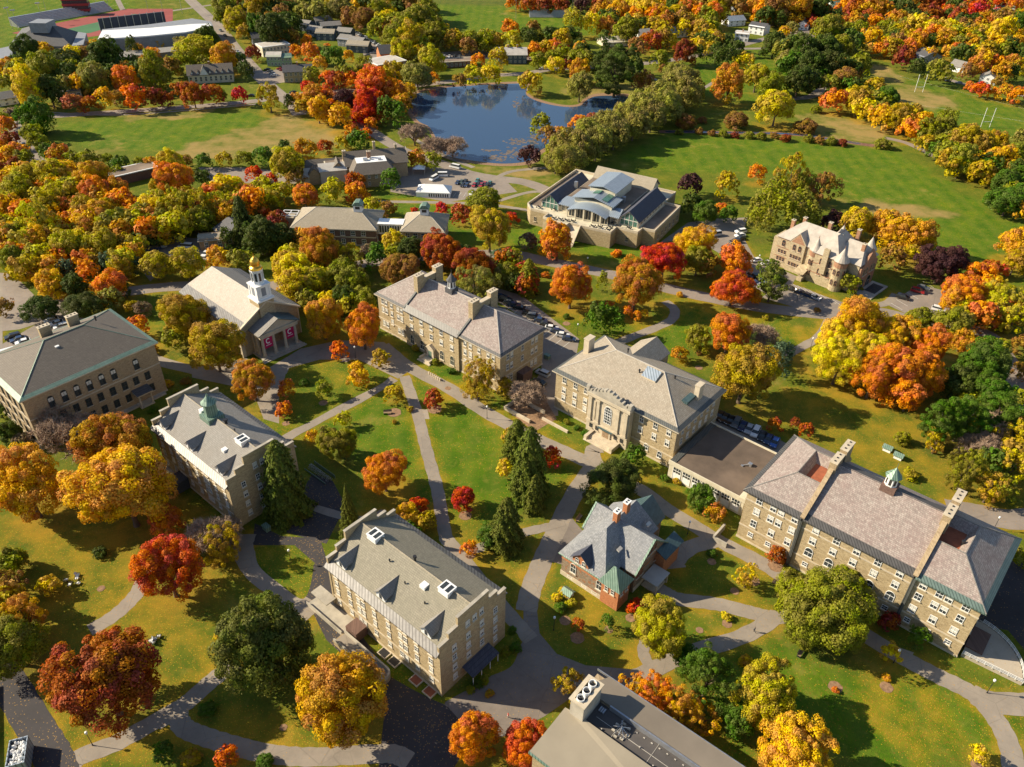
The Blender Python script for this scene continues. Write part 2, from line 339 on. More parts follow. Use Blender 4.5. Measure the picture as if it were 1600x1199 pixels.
def make_ground(trees):
    xs = axis([(-7000, -1500, 500), (-1500, -600, 40), (-600, -260, 6), (-260, 260, 1.6), (260, 600, 6), (600, 1500, 40), (1500, 7000, 500)])
    ys = axis([(-1500, 40, 120), (40, 62, 5), (62, 460, 1.6), (460, 1000, 5), (1000, 2000, 40), (2000, 9000, 500)])
    X, Y = np.meshgrid(xs, ys); nx, ny = len(xs), len(ys); X = X.ravel(); Y = Y.ravel()
    rng = np.random.RandomState(3)
    wx = X + 2.2 * np.sin(Y * .31) + 1.6 * np.sin(X * .47 + Y * .2); wy = Y + 2.0 * np.sin(X * .27 + 1) + 1.5 * np.sin(Y * .53)
    A = np.zeros((len(X), 4), np.float32); A[:, 0] = .25; A[:, 1] = .22; A[:, 2] = .16
    for k, L in ((0, LUSH), (1, DRY), (2, AMBER)):
        for p in L:
            q = gp(p); ins = inside(wx, wy, [(v.x, v.y) for v in q])
            A[ins, k] = .92 if k == 0 else (.75 if k == 1 else .52)
            if k == 0: A[ins, 1] = .12
            if k == 1: A[ins, 0] = .3
    A[:, 3] = 0
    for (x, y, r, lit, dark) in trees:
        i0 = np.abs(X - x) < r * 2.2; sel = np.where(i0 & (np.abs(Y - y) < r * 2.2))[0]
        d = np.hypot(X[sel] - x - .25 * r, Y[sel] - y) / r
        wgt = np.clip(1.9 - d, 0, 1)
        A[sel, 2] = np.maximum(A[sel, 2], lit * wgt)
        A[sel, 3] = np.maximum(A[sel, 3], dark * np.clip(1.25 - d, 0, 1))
    for pts, w in PATHLINES:
        for a, b in zip(pts, pts[1:]):
            if a.y > 330 and b.y > 330: continue
            x0, x1 = min(a.x, b.x) - w - 2, max(a.x, b.x) + w + 2; y0, y1 = min(a.y, b.y) - w - 2, max(a.y, b.y) + w + 2
            sel = np.where((X > x0) & (X < x1) & (Y > y0) & (Y < y1))[0]
            if not len(sel): continue
            dx, dy = b.x - a.x, b.y - a.y; l2 = dx * dx + dy * dy + 1e-9
            t = np.clip(((X[sel] - a.x) * dx + (Y[sel] - a.y) * dy) / l2, 0, 1)
            d = np.hypot(X[sel] - a.x - t * dx, Y[sel] - a.y - t * dy)
            A[sel, 2] = np.maximum(A[sel, 2], .85 * np.clip(w / 2 + 1.3 - d, 0, 1))
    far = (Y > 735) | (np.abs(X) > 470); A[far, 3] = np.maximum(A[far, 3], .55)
    A2 = A.reshape(ny, nx, 4); B = A2.copy()   # soften
    for _ in range(2):
        B[1:-1, 1:-1] = (A2[1:-1, 1:-1] * 2 + A2[:-2, 1:-1] + A2[2:, 1:-1] + A2[1:-1, :-2] + A2[1:-1, 2:]) / 6; A2 = B.copy()
    me = bpy.data.meshes.new('ground')
    me.vertices.add(len(X)); co = np.zeros((len(X), 3), np.float32); co[:, 0] = X; co[:, 1] = Y; me.vertices.foreach_set('co', co.ravel())
    i = np.arange(ny - 1)[:, None] * nx + np.arange(nx - 1)[None, :]; i = i.ravel()
    q = np.stack([i, i + 1, i + nx + 1, i + nx], 1).astype(np.int32)
    me.loops.add(q.size); me.loops.foreach_set('vertex_index', q.ravel())
    me.polygons.add(len(q)); me.polygons.foreach_set('loop_start', np.arange(len(q), dtype=np.int32) * 4)
    me.update(calc_edges=True)
    at = me.color_attributes.new('cover', 'FLOAT_COLOR', 'POINT'); at.data.foreach_set('color', B.reshape(-1, 4).ravel())
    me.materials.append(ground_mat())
    tag(link('ground', me), kind='structure')
def ground_mat():
    m, nt, b = newmat('turf'); ge = nt.nodes.new('ShaderNodeNewGeometry'); P = ge.outputs['Position']
    at = node(nt, 'ShaderNodeAttribute', attribute_name='cover'); s = nt.nodes.new('ShaderNodeSeparateColor'); nt.links.new(at.outputs['Color'], s.inputs[0])
    lush, dry, lit, floor_ = s.outputs[0], s.outputs[1], s.outputs[2], at.outputs['Alpha']
    big = noise(nt, .022, 5, .6, P, .4); mid = noise(nt, .13, 4, .65, P); fine = noise(nt, 1.9, 3, .7, P); vf = noise(nt, 6.0, 2, .7, P)
    g = mixc(nt, lush, (.105, .130, .012), (.050, .130, .004)); g = mixc(nt, ramp(nt, mid, .35, .7), g, mixc(nt, lush, (.175, .175, .018), (.115, .200, .005)))
    g = mixc(nt, math2(nt, 'MULTIPLY', ramp(nt, fine, .4, .75), .6), g, (.040, .070, .008))
    m3 = noise(nt, .42, 4, .7, P, .6); g = mixc(nt, math2(nt, 'MULTIPLY', ramp(nt, m3, .52, .7), .55), g, (.21, .19, .03))
    g = mixc(nt, math2(nt, 'MULTIPLY', ramp(nt, vf, .55, .8), .4), g, (.20, .20, .04)); g = mixc(nt, math2(nt, 'MULTIPLY', ramp(nt, noise(nt, 3.3, 3, .8, P), .52, .75), .5), g, (.028, .05, .006))
    dsum = math2(nt, 'ADD', dry, math2(nt, 'MULTIPLY', math2(nt, 'SUBTRACT', big, .5), 1.8)); dsum = math2(nt, 'ADD', dsum, math2(nt, 'MULTIPLY', math2(nt, 'SUBTRACT', mid, .5), 1.4))
    g = mixc(nt, ramp(nt, dsum, .35, .95), g, (.30, .215, .075))
    # mowing streaks and worn scratches
    wv = nt.nodes.new('ShaderNodeTexWave'); wv.inputs['Scale'].default_value = .045; wv.inputs['Distortion'].default_value = 1.5; nt.links.new(P, wv.inputs[0])
    g = mixc(nt, math2(nt, 'MULTIPLY', wv.outputs['Fac'], math2(nt, 'MULTIPLY', lush, .22)), g, (.19, .20, .03))
    # fallen leaves: separate flecks, denser where the attribute is high
    vo = nt.nodes.new('ShaderNodeTexVoronoi'); vo.inputs['Scale'].default_value = 3.5; nt.links.new(P, vo.inputs['Vector'])
    sc = nt.nodes.new('ShaderNodeSeparateColor'); nt.links.new(vo.outputs['Color'], sc.inputs[0])
    patchy = math2(nt, 'ADD', lit, math2(nt, 'MULTIPLY', math2(nt, 'SUBTRACT', mid, .5), math2(nt, 'ADD', math2(nt, 'MULTIPLY', lit, 2.6), .5)))
    isleaf = math2(nt, 'MULTIPLY', math2(nt, 'GREATER_THAN', patchy, sc.outputs[0]), math2(nt, 'LESS_THAN', vo.outputs['Distance'], .36))
    leafc = mixc(nt, sc.outputs[1], (.50, .24, .02), (.42, .34, .03)); leafc = mixc(nt, ramp(nt, sc.outputs[2], .55, .7), leafc, (.26, .10, .02))
    g = mixc(nt, math2(nt, 'MULTIPLY', isleaf, .85), g, leafc)
    wide = math2(nt, 'MULTIPLY', ramp(nt, math2(nt, 'ADD', patchy, math2(nt, 'MULTIPLY', math2(nt, 'SUBTRACT', fine, .5), .8)), .25, 1.02), .72)
    g = mixc(nt, wide, g, (.38, .225, .018))
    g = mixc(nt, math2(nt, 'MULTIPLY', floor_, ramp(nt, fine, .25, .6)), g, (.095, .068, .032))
    nt.links.new(g, b.inputs['Base Color']); b.inputs['Roughness'].default_value = .95; b.inputs['Specular IOR Level'].default_value = .1
    bump(nt, b, vf, .16, .8)
    return m
# ------------------------------------------------------------------ paved sheets
def paving(name, col, var=.2, crack=True, leaves=.12):
    m, nt, b = newmat(name); ge = nt.nodes.new('ShaderNodeNewGeometry'); P = ge.outputs['Position']
    n1 = noise(nt, .12, 5, .65, P); n2 = noise(nt, 4.0, 3, .7, P)
    c = mixc(nt, ramp(nt, n1, .3, .7), tuple(x * (1 - var) for x in col), tuple(x * (1 + var) for x in col))
    c = mixc(nt, math2(nt, 'MULTIPLY', ramp(nt, n2, .4, .8), .35), c, tuple(x * 1.35 for x in col))
    vo = nt.nodes.new('ShaderNodeTexVoronoi'); vo.inputs['Scale'].default_value = 3.0; nt.links.new(P, vo.inputs['Vector'])
    sc = nt.nodes.new('ShaderNodeSeparateColor'); nt.links.new(vo.outputs['Color'], sc.inputs[0])
    il = math2(nt, 'MULTIPLY', math2(nt, 'GREATER_THAN', math2(nt, 'MULTIPLY', ramp(nt, n1, .35, .7), leaves * 2), sc.outputs[0]), math2(nt, 'LESS_THAN', vo.outputs['Distance'], .3))
    c = mixc(nt, math2(nt, 'MULTIPLY', il, .7), c, (.42, .24, .05))
    n3 = noise(nt, .5, 4, .75, P); c = mixc(nt, math2(nt, 'MULTIPLY', ramp(nt, n3, .52, .72), .4), c, tuple(x * .62 for x in col))
    if crack:
        v2 = nt.nodes.new('ShaderNodeTexVoronoi'); v2.feature = 'DISTANCE_TO_EDGE'; v2.inputs['Scale'].default_value = .16; nt.links.new(P, v2.inputs['Vector'])
        c = mixc(nt, math2(nt, 'MULTIPLY', ramp(nt, v2.outputs['Distance'], .012, .004), .3), c, tuple(x * .45 for x in col))
    nt.links.new(c, b.inputs['Base Color']); b.inputs['Roughness'].default_value = .85
    return m
M['path'] = paving('old_asphalt_path', (.255, .215, .17)); M['road'] = paving('road_asphalt', (.235, .195, .16), .18)
M['newroad'] = paving('fresh_dark_asphalt', (.042, .037, .038), .2, False, .3); M['walk'] = paving('pale_concrete_walk', (.40, .34, .26), .1, False)
M['edge'] = paving('leaf_strewn_edge', (.24, .125, .035), .25, False, .4); M['paint'] = plain('road_paint', (.62, .60, .54), .8, .15, 1)
M['walk2'] = paving('patched_slab', (.30, .255, .20), .12, False); M['mulch'] = plain('mulch', (.26, .155, .085), .95, .3, 1.5, fine=12)
_zl = [0.012]; _sheets = []
def nextz(pts=None, w=0.0):
    """height of the next sheet: 4 mm above every earlier sheet it can overlap"""
    bb = []
    if pts:
        for a, b in zip(pts, pts[1:]) if w else [(Vector((min(p.x for p in pts), min(p.y for p in pts), 0)), Vector((max(p.x for p in pts), max(p.y for p in pts), 0)))]:
            bb.append((min(a.x, b.x) - w, max(a.x, b.x) + w, min(a.y, b.y) - w, max(a.y, b.y) + w))
    lv = 0
    for l, B in _sheets:
        if l >= lv and any(x0 < X1 and X0 < x1 and y0 < Y1 and Y0 < y1 for x0, x1, y0, y1 in bb for X0, X1, Y0, Y1 in B): lv = l + 1
    _sheets.append((lv, bb)); z = .016 + .004 * lv; _zl[0] = max(_zl[0], z); return z
def smooth(pts, n=6):
    if len(pts) < 3: return [Vector((p[0], p[1], 0)) for p in pts]
    o = []; P = [pts[0]] + list(pts) + [pts[-1]]
    for i in range(1, len(P) - 2):
        a, b, c, d = (Vector((q[0], q[1], 0)) for q in P[i - 1:i + 3])
        for k in range(n):
            t = k / n; o.append(.5 * ((2 * b) + (c - a) * t + (2 * a - 5 * b + 4 * c - d) * t * t + (3 * b - a - 3 * c + d) * t ** 3))
    o.append(Vector((pts[-1][0], pts[-1][1], 0))); return o
PATHLINES = []
def ribbon(name, px, w, mat, edge=.35, z=None, pos=None):
    pts = smooth(pos if pos else gp(px)); z = nextz(pts, w / 2 + .3) if z is None else z
    PATHLINES.append((pts, w))
    def strip(mb, hw, zz, m, j=0):
        L = []
        for i, p in enumerate(pts):
            d = (pts[min(i + 1, len(pts) - 1)] - pts[max(i - 1, 0)]); d.normalize(); n = Vector((-d.y, d.x, 0))
            a = hw + (j * math.sin(i * 2.3 + p.x) if j else 0); L.append((p + n * a, p - n * a))
        for i in range(len(L) - 1):
            a, b = L[i]; c, d = L[i + 1]
            mb.face([(b.x, b.y, zz), (d.x, d.y, zz), (c.x, c.y, zz), (a.x, a.y, zz)], m)
    mb = MB(); strip(mb, w / 2, z, 0, .1)
    o = tag(mb.build(name, [mat]), kind='structure')
    return o
def area(name, px, mat, z=None):
    mb = MB()
    P = gp(px); z = nextz(P) if z is None else z; s = sum(P[i - 1].x * P[i].y - P[i].x * P[i - 1].y for i in range(len(P)))
    if s < 0: P = P[::-1]
    mb.face([(p.x, p.y, z) for p in P]); return tag(mb.build(name, [mat]), kind='structure')
def build_paving():
    M['drive'] = paving('grey_drive_asphalt', (.185, .155, .13)); area('plaza', [(842,872),(856,822),(884,798),(912,832),(890,850),(884,884)], M['drive']); D = M['newroad']; Pm = M['path']; Rd = M['road']
    # --- the wide shaded drive and lots
    area('drive', [(694,1098),(760,1062),(800,1032),(818,1000),(818,950),(850,900),(838,945),(843,990),(870,1022),(915,1040),(985,1046),(1020,1060),(975,1075),(900,1085),(850,1120),(790,1150),(720,1165),(660,1110)], M['drive'])
    area('drive', [(398,818),(440,838),(500,842),(512,880),(540,960),(600,1040),(640,1070),(700,1105),(740,1150),(700,1215),(590,1215),(600,1120),(575,1060),(510,1000),(490,960),(440,935),(470,925),(492,880),(460,852),(395,852)], D)
    area('drive', [(488,740),(520,752),(540,790),(510,850),(440,830),(460,790)], D)
    area('plaza', [(300,575),(385,560),(415,578),(470,545),(530,532),(600,535),(650,572),(622,592),(560,562),(500,562),(452,575),(436,610),(436,662),(412,655),(395,610),(300,590)], Pm)
    area('parking_lot', [(770,448),(815,462),(905,530),(900,560),(872,588),(872,650),(800,650),(846,580),(846,515),(775,470)], Rd)
    area('parking_lot', [(1100,640),(1150,650),(1250,705),(1240,725),(1200,712),(1100,660)], Rd)
    area('parking_lot', [(1075,348),(1120,342),(1168,340),(1160,368),(1178,402),(1245,432),(1222,472),(1170,445),(1130,400),(1085,372),(1030,380)], Rd)
    area('parking_lot', [(1225,440),(1262,452),(1318,478),(1300,492),(1240,480),(1190,465)], Rd)
    area('parking_lot', [(1385,476),(1437,445),(1478,455),(1505,480),(1478,512),(1430,497)], Rd)
    area('parking_lot', [(0,600),(0,540),(60,505),(125,480),(140,500),(90,560)], Rd)
    area('parking_lot', [(-20,425),(20,428),(62,470),(108,478),(110,490),(30,515),(-20,520)], Rd)
    area('parking_lot', [(205,402),(268,369),(330,375),(330,405),(262,412),(235,440)], Rd)
    area('parking_lot', [(612,275),(640,262),(700,262),(790,282),(808,300),(700,316),(610,300)], Rd)
    area('parking_lot', [(410,112),(440,108),(450,128),(430,131),(415,128)], Rd)
    area('parking_lot', [(548,48),(600,75),(600,92),(570,90),(560,70),(538,52)], Rd)
    area('parking_lot', [(690,82),(800,75),(830,85),(830,95),(770,92),(700,92)], Rd)
    area('parking_lot', [(180,92),(212,88),(215,100),(185,103)], Rd)
    area('parking_lot', [(310,262),(380,262),(480,272),(460,288),(330,285)], Rd)
    area('parking_lot', [(1200,75),(1260,60),(1250,45),(1340,48),(1345,60),(1240,80)], Rd)
    area('path', [(1495,1022),(1480,985),(1500,900),(1560,850),(1600,880),(1600,1015),(1575,985),(1540,980)], D)
    for q in ([(400,1163),(436,1167),(431,1192),(395,1188)], [(560,1164),(580,1163),(584,1190),(563,1192)], [(1405,1012),(1428,1020),(1418,1036),(1397,1026)], [(655,640),(668,640),(671,655),(657,655)], [(240,1127),(258,1117),(268,1130),(250,1140)]): area('path', q, M['walk2'])
    # --- roads
    for pts, w in [([(-20,470),(60,478),(120,470),(205,455),(291,447),(420,448),(560,414),(610,408),(700,398),(800,398),(850,408),(930,424),(1000,440),(1060,455),(1130,470),(1200,482),(1300,492),(1360,486),(1430,500),(1500,512),(1545,525),(1572,560),(1590,600),(1640,680),(1760,790)], 6.5),
                   ([(1150,372),(1172,410),(1200,438),(1255,458),(1310,477),(1345,487)], 6), ([(1480,795),(1530,803),(1580,812),(1680,812),(2000,850)], 7),
                   ([(285,-15),(297,0),(339,40),(367,76),(399,112),(421,135),(439,150),(458,163),(470,180)], 9), ([(60,183),(170,176),(300,167),(400,158),(440,150),(530,143),(620,137),(700,128),(760,119),(820,115),(870,108),(1000,100),(1100,85),(1200,60),(1300,40),(1420,22),(1520,10)], 7),
                   ([(20,190),(28,210),(40,231),(58,252),(105,273),(125,288)], 7), ([(560,190),(584,208),(631,236),(689,255),(728,270),(767,278),(820,285),(860,300)], 7), ([(560,60),(585,78),(600,100),(615,115)], 7),
                   ([(1110,76),(1190,76),(1240,72),(1330,95),(1360,100)], 5), ([(1450,110),(1500,130),(1600,150)], 5), ([(180,-8),(195,20),(210,25),(330,8)], 4), ([(1380,215),(1420,225),(1470,250)], 4), ([(1230,155),(1270,150),(1290,130)], 6)]:
        ribbon('road', pts, w, Rd, .5)
    # --- paths
    for pts, w in [([(598,540),(640,574),(700,606),(760,645),(830,682),(880,705),(940,732)], 4.4), ([(632,588),(652,646),(665,698),(683,764),(691,811),(698,846)], 3.2),
                   ([(616,592),(560,625),(500,655),(452,682),(430,700)], 3.2), ([(930,726),(905,760),(880,805),(862,845),(846,880),(830,920),(822,955)], 4.6),
                   ([(697,842),(722,872),(752,910),(790,955),(830,1000)], 3.4), ([(722,866),(767,850),(820,832),(866,822)], 2.6), ([(935,735),(1000,765),(1041,795),(1075,816),(1128,848),(1194,882),(1240,915),(1290,950),(1345,988),(1400,1022),(1460,1054),(1520,1085),(1560,1130),(1580,1175),(1590,1230),(1640,1340)], 4.0),
                   ([(1117,845),(1078,856),(1056,876),(1058,888)], 4.2), ([(1020,915),(1045,930),(1063,937),(1119,944),(1172,957),(1210,965),(1260,960)], 3.6),
                   ([(1215,962),(1185,982),(1146,1000),(1080,1020),(1013,1050),(990,1060)], 3.6), ([(1520,1085),(1552,1098),(1620,1101)], 5), ([(1020,1050),(1005,1020),(1010,1000)], 2.4),
                   ([(110,1215),(120,1186),(186,1159),(266,1114),(292,1098),(332,1063),(370,1035)], 3.6), ([(276,1106),(285,1135),(319,1151),(372,1167),(420,1178),(480,1183),(560,1180),(613,1178),(640,1190)], 3.6),
                   ([(232,880),(218,920),(197,946),(170,968),(140,985)], 3.4), ([(385,835),(380,860),(400,895),(440,925),(490,960)], 4.6),
                   ([(225,530),(240,560),(310,580),(350,588)], 4), ([(1039,471),(1054,484),(1049,500),(1023,513),(989,526),(960,538)], 3.4), ([(1296,500),(1280,526),(1259,539),(1228,556)], 3.2),
                   ([(590,315),(733,318),(794,324),(860,335)], 2.6), ([(745,325),(820,302),(850,300)], 2.4), ([(998,112),(1028,126),(1060,135),(1089,142),(1123,124),(1150,112)], 2.6),
                   ([(0,545),(0,430)], 1.6), ([(768,282),(800,268),(860,262)], 2.6), ([(625,200),(660,225),(700,246),(740,262)], 2.6), ([(80,176),(180,180),(300,172),(400,163)], 1.8), ([(300,0),(345,42),(372,76),(405,112),(445,150)], 1.8),
                   ([(480,790),(560,812),(600,800)], 2.2), ([(1350,480),(1385,474),(1400,460)], 3), ([(550,545),(545,560),(520,575)], 2), ([(936,735),(925,705),(940,700)], 4)]:
        ribbon('path', pts, w, Pm, .3)
    ribbon('road', [(-10,1040),(16,1071),(53,1133),(85,1186),(100,1230)], 6.0, M['newroad'], .3)
    # --- lawns laid over the drives, and mulch rings under the young trees
    def lawn(px):
        pts = smooth(gp(px + [px[0]])); mb = MB(); z = nextz(pts)
        s = sum(pts[i - 1].x * pts[i].y - pts[i].x * pts[i - 1].y for i in range(len(pts)))
        if s < 0: pts = pts[::-1]
        mb.face([(p.x, p.y, z) for p in pts[:-1]]); tag(mb.build('lawn', [M['lawn']]), kind='structure')
    for px in [[(398,856),(440,855),(484,876),(488,900),(474,936),(440,915),(405,885)], [(778,1000),(800,985),(812,1002),(800,1040),(760,1060),(700,1094),(692,1100),(640,1075),(600,1050),(606,1040),(640,1055),(690,1092),(760,1045)],
               [(446,585),(480,570),(540,566),(590,578),(604,594),(540,628),(455,672),(440,650)]]:
        lawn(px)
    mb = MB()
    for k in range(9):
        a = G(1400 + k * 9, 484 - k * 4.2); b = G(1412 + k * 9, 490 - k * 4.2)
    for base, step, n, dx, dy, L in [((1392,474), (8.4,-5.6), 7, 12, 7, 5), ((1452,508), (7,-3.4), 5, -14, -8, 5), ((800,478), (10,6.3), 10, -10, 8, 5), ((1300,468), (-9,-3.6), 8, 10, 7, 5), ((700,308), (8,0), 9, 5, -7, 5)]:
        for k in range(n):
            a = G(base[0] + step[0] * k, base[1] + step[1] * k); b = G(base[0] + step[0] * k + dx, base[1] + step[1] * k + dy); d = (b - a).normalized(); n_ = Vector((-d.y, d.x, 0)) * .07; b = a + d * L
            mb.face([tuple(a - n_), tuple(b - n_), tuple(b + n_), tuple(a + n_)])
    for v in range(len(mb.v)): mb.v[v] = (mb.v[v][0], mb.v[v][1], _zl[0] + .004)
    tag(mb.build('parking_lines', [M['paint']]), kind='structure')
    # --- sport markings
    mb = MB()
    for a, b in [((60,68),(230,20)), ((20,40),(200,5)), ((1400,118),(1600,170)), ((1408,160),(1600,190)), ((1450,110),(1600,150))]:
        a, b = G(*a), G(*b); d = (b - a).normalized(); n_ = Vector((-d.y, d.x, 0)) * .07
        mb.face([(a.x - n_.x, a.y - n_.y, .012), (b.x - n_.x, b.y - n_.y, .012), (b.x + n_.x, b.y + n_.y, .012), (a.x + n_.x, a.y + n_.y, .012)])
    tag(mb.build('field_markings', [M['paint']]), kind='structure')
def lawn_mat():
    m = ground_mat(); m.name = 'lawn_patch'
    for n in m.node_tree.nodes:
        if n.type == 'ATTRIBUTE':
            at = n
    nt = m.node_tree; rgb = nt.nodes.new('ShaderNodeRGB'); rgb.outputs[0].default_value = (.55, .1, .35, 1)
    for l in list(nt.links):
        if l.from_node == at:
            to = l.to_socket; out = l.from_socket.name; nt.links.remove(l)
            if out == 'Color': nt.links.new(rgb.outputs[0], to)
            else: to.default_value = 0.0
    return m
M['lawn'] = lawn_mat()
# ------------------------------------------------------------------ water
def water_mat():
    m, nt, b = newmat('pond_water'); ge = nt.nodes.new('ShaderNodeNewGeometry')
    b.inputs['Base Color'].default_value = (.03, .062, .12, 1); b.inputs['Roughness'].default_value = .06; b.inputs['IOR'].default_value = 1.6
    bump(nt, b, noise(nt, .9, 3, .6, ge.outputs['Position']), .05, .35); return m
def build_water():
    def sheet(name, px, z, mat, s=5):
        pts = smooth(gp(px + [px[0]]), s); sg = sum(pts[i - 1].x * pts[i].y - pts[i].x * pts[i - 1].y for i in range(len(pts)))
        if sg < 0: pts = pts[::-1]
        mb = MB(); mb.face([(p.x, p.y, z) for p in pts[:-1]]); return mb.build(name, [mat])
    tag(sheet('water', [(634,160),(650,147),(690,138),(740,134),(800,131),(824,133),(822,148),(845,160),(880,167),(905,166),(915,158),(930,151),(960,150),(985,153),(1000,165),(960,195),(900,228),(850,232),(832,250),(790,256),(745,252),(700,244),(688,230),(672,200),(652,188)], .03, water_mat()), kind='structure')
    tag(sheet('pond_bank', [(628,160),(648,143),(690,134.5),(740,131),(800,128),(828,129),(826,146),(848,157),(880,164),(903,163),(913,154),(930,147),(960,146),(990,149),(1006,165),(962,200),(900,234),(852,237),(836,255),(790,260),(742,256),(696,248),(683,232),(668,202),(646,190)], .016, M['mulch']), kind='structure')
    ribbon('water', [(1040,206),(1070,206),(1110,207),(1165,208),(1220,209),(1260,212),(1300,218),(1345,225)], 2.2, water_mat(), 0, .03)
    ribbon('creek_bank', [(1030,206),(1070,206),(1110,207),(1165,208),(1220,209),(1260,212),(1300,218),(1350,226),(1385,229)], 4.6, plain('reddish_reeds', (.19, .09, .055), .95, .35, .4), 0, .02)
    rng = random.Random(5); mb = MB()
    for cx, cy, sx, sy, n in [(812,222,20,6,60), (800,240,30,8,80), (775,248,24,5,40), (805,165,8,10,20), (835,215,10,12,30), (760,236,10,2,14)]:
        for _ in range(n):
            p = G(cx + rng.gauss(0, sx / 2), cy + rng.gauss(0, sy / 2)); r = rng.uniform(.3, 1.1); k = rng.randint(6, 9)
            z = .036 + rng.random() * .012
            mb.face([(p.x + r * rng.uniform(.7, 1.2) * math.cos(6.283 * i / k), p.y + r * rng.uniform(.7, 1.2) * math.sin(6.283 * i / k), z) for i in range(k)])
    tag(mb.build('water_lilies', [plain('dying_lily_pads', (.15, .115, .085), .6, .3, .5)]), 'brownish patches of lily pads floating on the blue pond', 'water lilies', kind='stuff')
# ================================================================== trees
def leafmesh(name, P, N, size, rnd, clump, mats, asp=1.0):
    """P centres, N normals, size per leaf: one irregular quad per leaf cluster"""
    n = len(P); rs = np.random.RandomState(7)
    N = N / (np.linalg.norm(N, axis=1, keepdims=True) + 1e-9)
    t = rs.normal(size=(n, 3)); T = np.cross(N, t); T /= np.linalg.norm(T, axis=1, keepdims=True) + 1e-9; B = np.cross(N, T)
    size = np.asarray(size).reshape(-1, 1) * np.ones((n, 1))
    V = np.zeros((n, 4, 3), np.float32)
    for k, (a, b) in enumerate(((-1, -.1), (.1, -.8), (1, .15), (-.1, .85))):
        j = rs.uniform(.75, 1.25, (n, 1)); V[:, k] = P + (T * a * asp + B * b) * size * .5 * j + N * size * (.12 if k % 2 else 0)
    me = bpy.data.meshes.new(name); me.vertices.add(n * 4); me.vertices.foreach_set('co', V.ravel())
    me.loops.add(n * 4); me.loops.foreach_set('vertex_index', np.arange(n * 4, dtype=np.int32))
    me.polygons.add(n); me.polygons.foreach_set('loop_start', np.arange(n, dtype=np.int32) * 4)
    me.update(calc_edges=True)
    c = np.zeros((n, 4, 4), np.float32); c[:, :, 0] = np.asarray(clump)[:, None]; c[:, :, 1] = np.asarray(rnd)[:, None]; c[:, :, 3] = 1
    me.color_attributes.new('leaf', 'FLOAT_COLOR', 'CORNER').data.foreach_set('color', c.ravel())
    for m in mats: me.materials.append(m)
    return me
def sph(rs, n):
    v = rs.normal(size=(n, 3)); return v / np.linalg.norm(v, axis=1, keepdims=True)
def crown_data(seed, nc, nl, leaf, shape='round', cr=.25, flat=1.0):
    rs = np.random.RandomState(seed); D = sph(rs, nc)
    if shape in ('round', 'wide'): D[:, 2] = np.where(D[:, 2] < -.55, -D[:, 2] * .5, D[:, 2])
    D /= np.linalg.norm(D, axis=1, keepdims=True)
    lob = sph(rs, 7); amp = rs.uniform(.08, .36, 7)
    Rr = 1 + sum(a * np.exp(-((1 - D @ l) * 5)) for a, l in zip(amp, lob)) - sum(.30 * np.exp(-((1 - D @ l) * 8)) for l in sph(rs, 6))
    rad = Rr * np.where(rs.rand(nc) < .78, rs.uniform(.68, .93, nc), rs.uniform(.25, .65, nc))
    Cn = D * rad[:, None]
    if shape == 'oval': Cn[:, :2] *= (1 - .32 * np.clip(Cn[:, 2:3], -.3, 1))
    if shape == 'wide': Cn[:, 2] = np.where(Cn[:, 2] < 0, Cn[:, 2] * .7, Cn[:, 2])
    if shape == 'open':
        Cn *= rs.uniform(.85, 1.12, (nc, 1)); keep = rs.rand(nc) < .8; Cn = Cn[keep]
    nc = len(Cn); rc = cr * rs.uniform(.55, 1.4, nc); tone = rs.rand(nc)
    idx = np.repeat(np.arange(nc), nl); n = len(idx); d = sph(rs, n)
    up = Cn[idx] / (np.linalg.norm(Cn[idx], axis=1, keepdims=True) + .2) * .55 + np.array([0, 0, .28])
    d = d + up; d /= np.linalg.norm(d, axis=1, keepdims=True)
    P = Cn[idx] + d * rc[idx, None] * rs.uniform(.72, 1.08, (n, 1)) * np.array([1, 1, flat])
    N = d + rs.normal(size=(n, 3)) * .34
    tn = np.clip(tone[idx] + rs.normal(size=n) * .06, 0, 1); rn = np.clip(.5 + .35 * (tone[idx] - .5) + rs.normal(size=n) * .16, 0, 1)
    return P, N, leaf * rs.uniform(.7, 1.35, n), rn, tn
def cone_data(seed, n, leaf, tiers=11, sharp=.9, gap=.28, irr=.0):
    rs = np.random.RandomState(seed); t = 1 - np.sqrt(rs.rand(n)) ; t = np.clip(t * 1.02, 0, .995)
    ph = t * tiers; fr = ph - np.floor(ph); az = rs.rand(n) * 6.283
    br = .86 + .14 * np.cos(az * 9 + np.floor(ph) * 2.1) + irr * np.sin(az * 3 + np.floor(ph) * 1.7) + irr * .6 * np.sin(az * 5 - np.floor(ph) * 2.9)
    Rm = (1 - t) ** sharp * (1 - gap * fr) * br * (.93 + .14 * rs.rand(n)); rr = Rm * np.where(rs.rand(n) < .75, rs.uniform(.78, 1, n), rs.uniform(.3, .8, n))
    P = np.stack([rr * np.cos(az), rr * np.sin(az), t * 2 - 1 - .1 * rr], 1)
    N = np.stack([np.cos(az) * .8, np.sin(az) * .8, np.full(n, .75)], 1) + rs.normal(size=(n, 3)) * .4
    tone = .5 + .4 * np.cos(az * 9 + np.floor(ph) * 2.1) * rs.rand(n)
    return P, N, leaf * rs.uniform(.6, 1.3, n), np.clip(.5 + rs.normal(size=n) * .25 - .2 * fr, 0, 1), tone
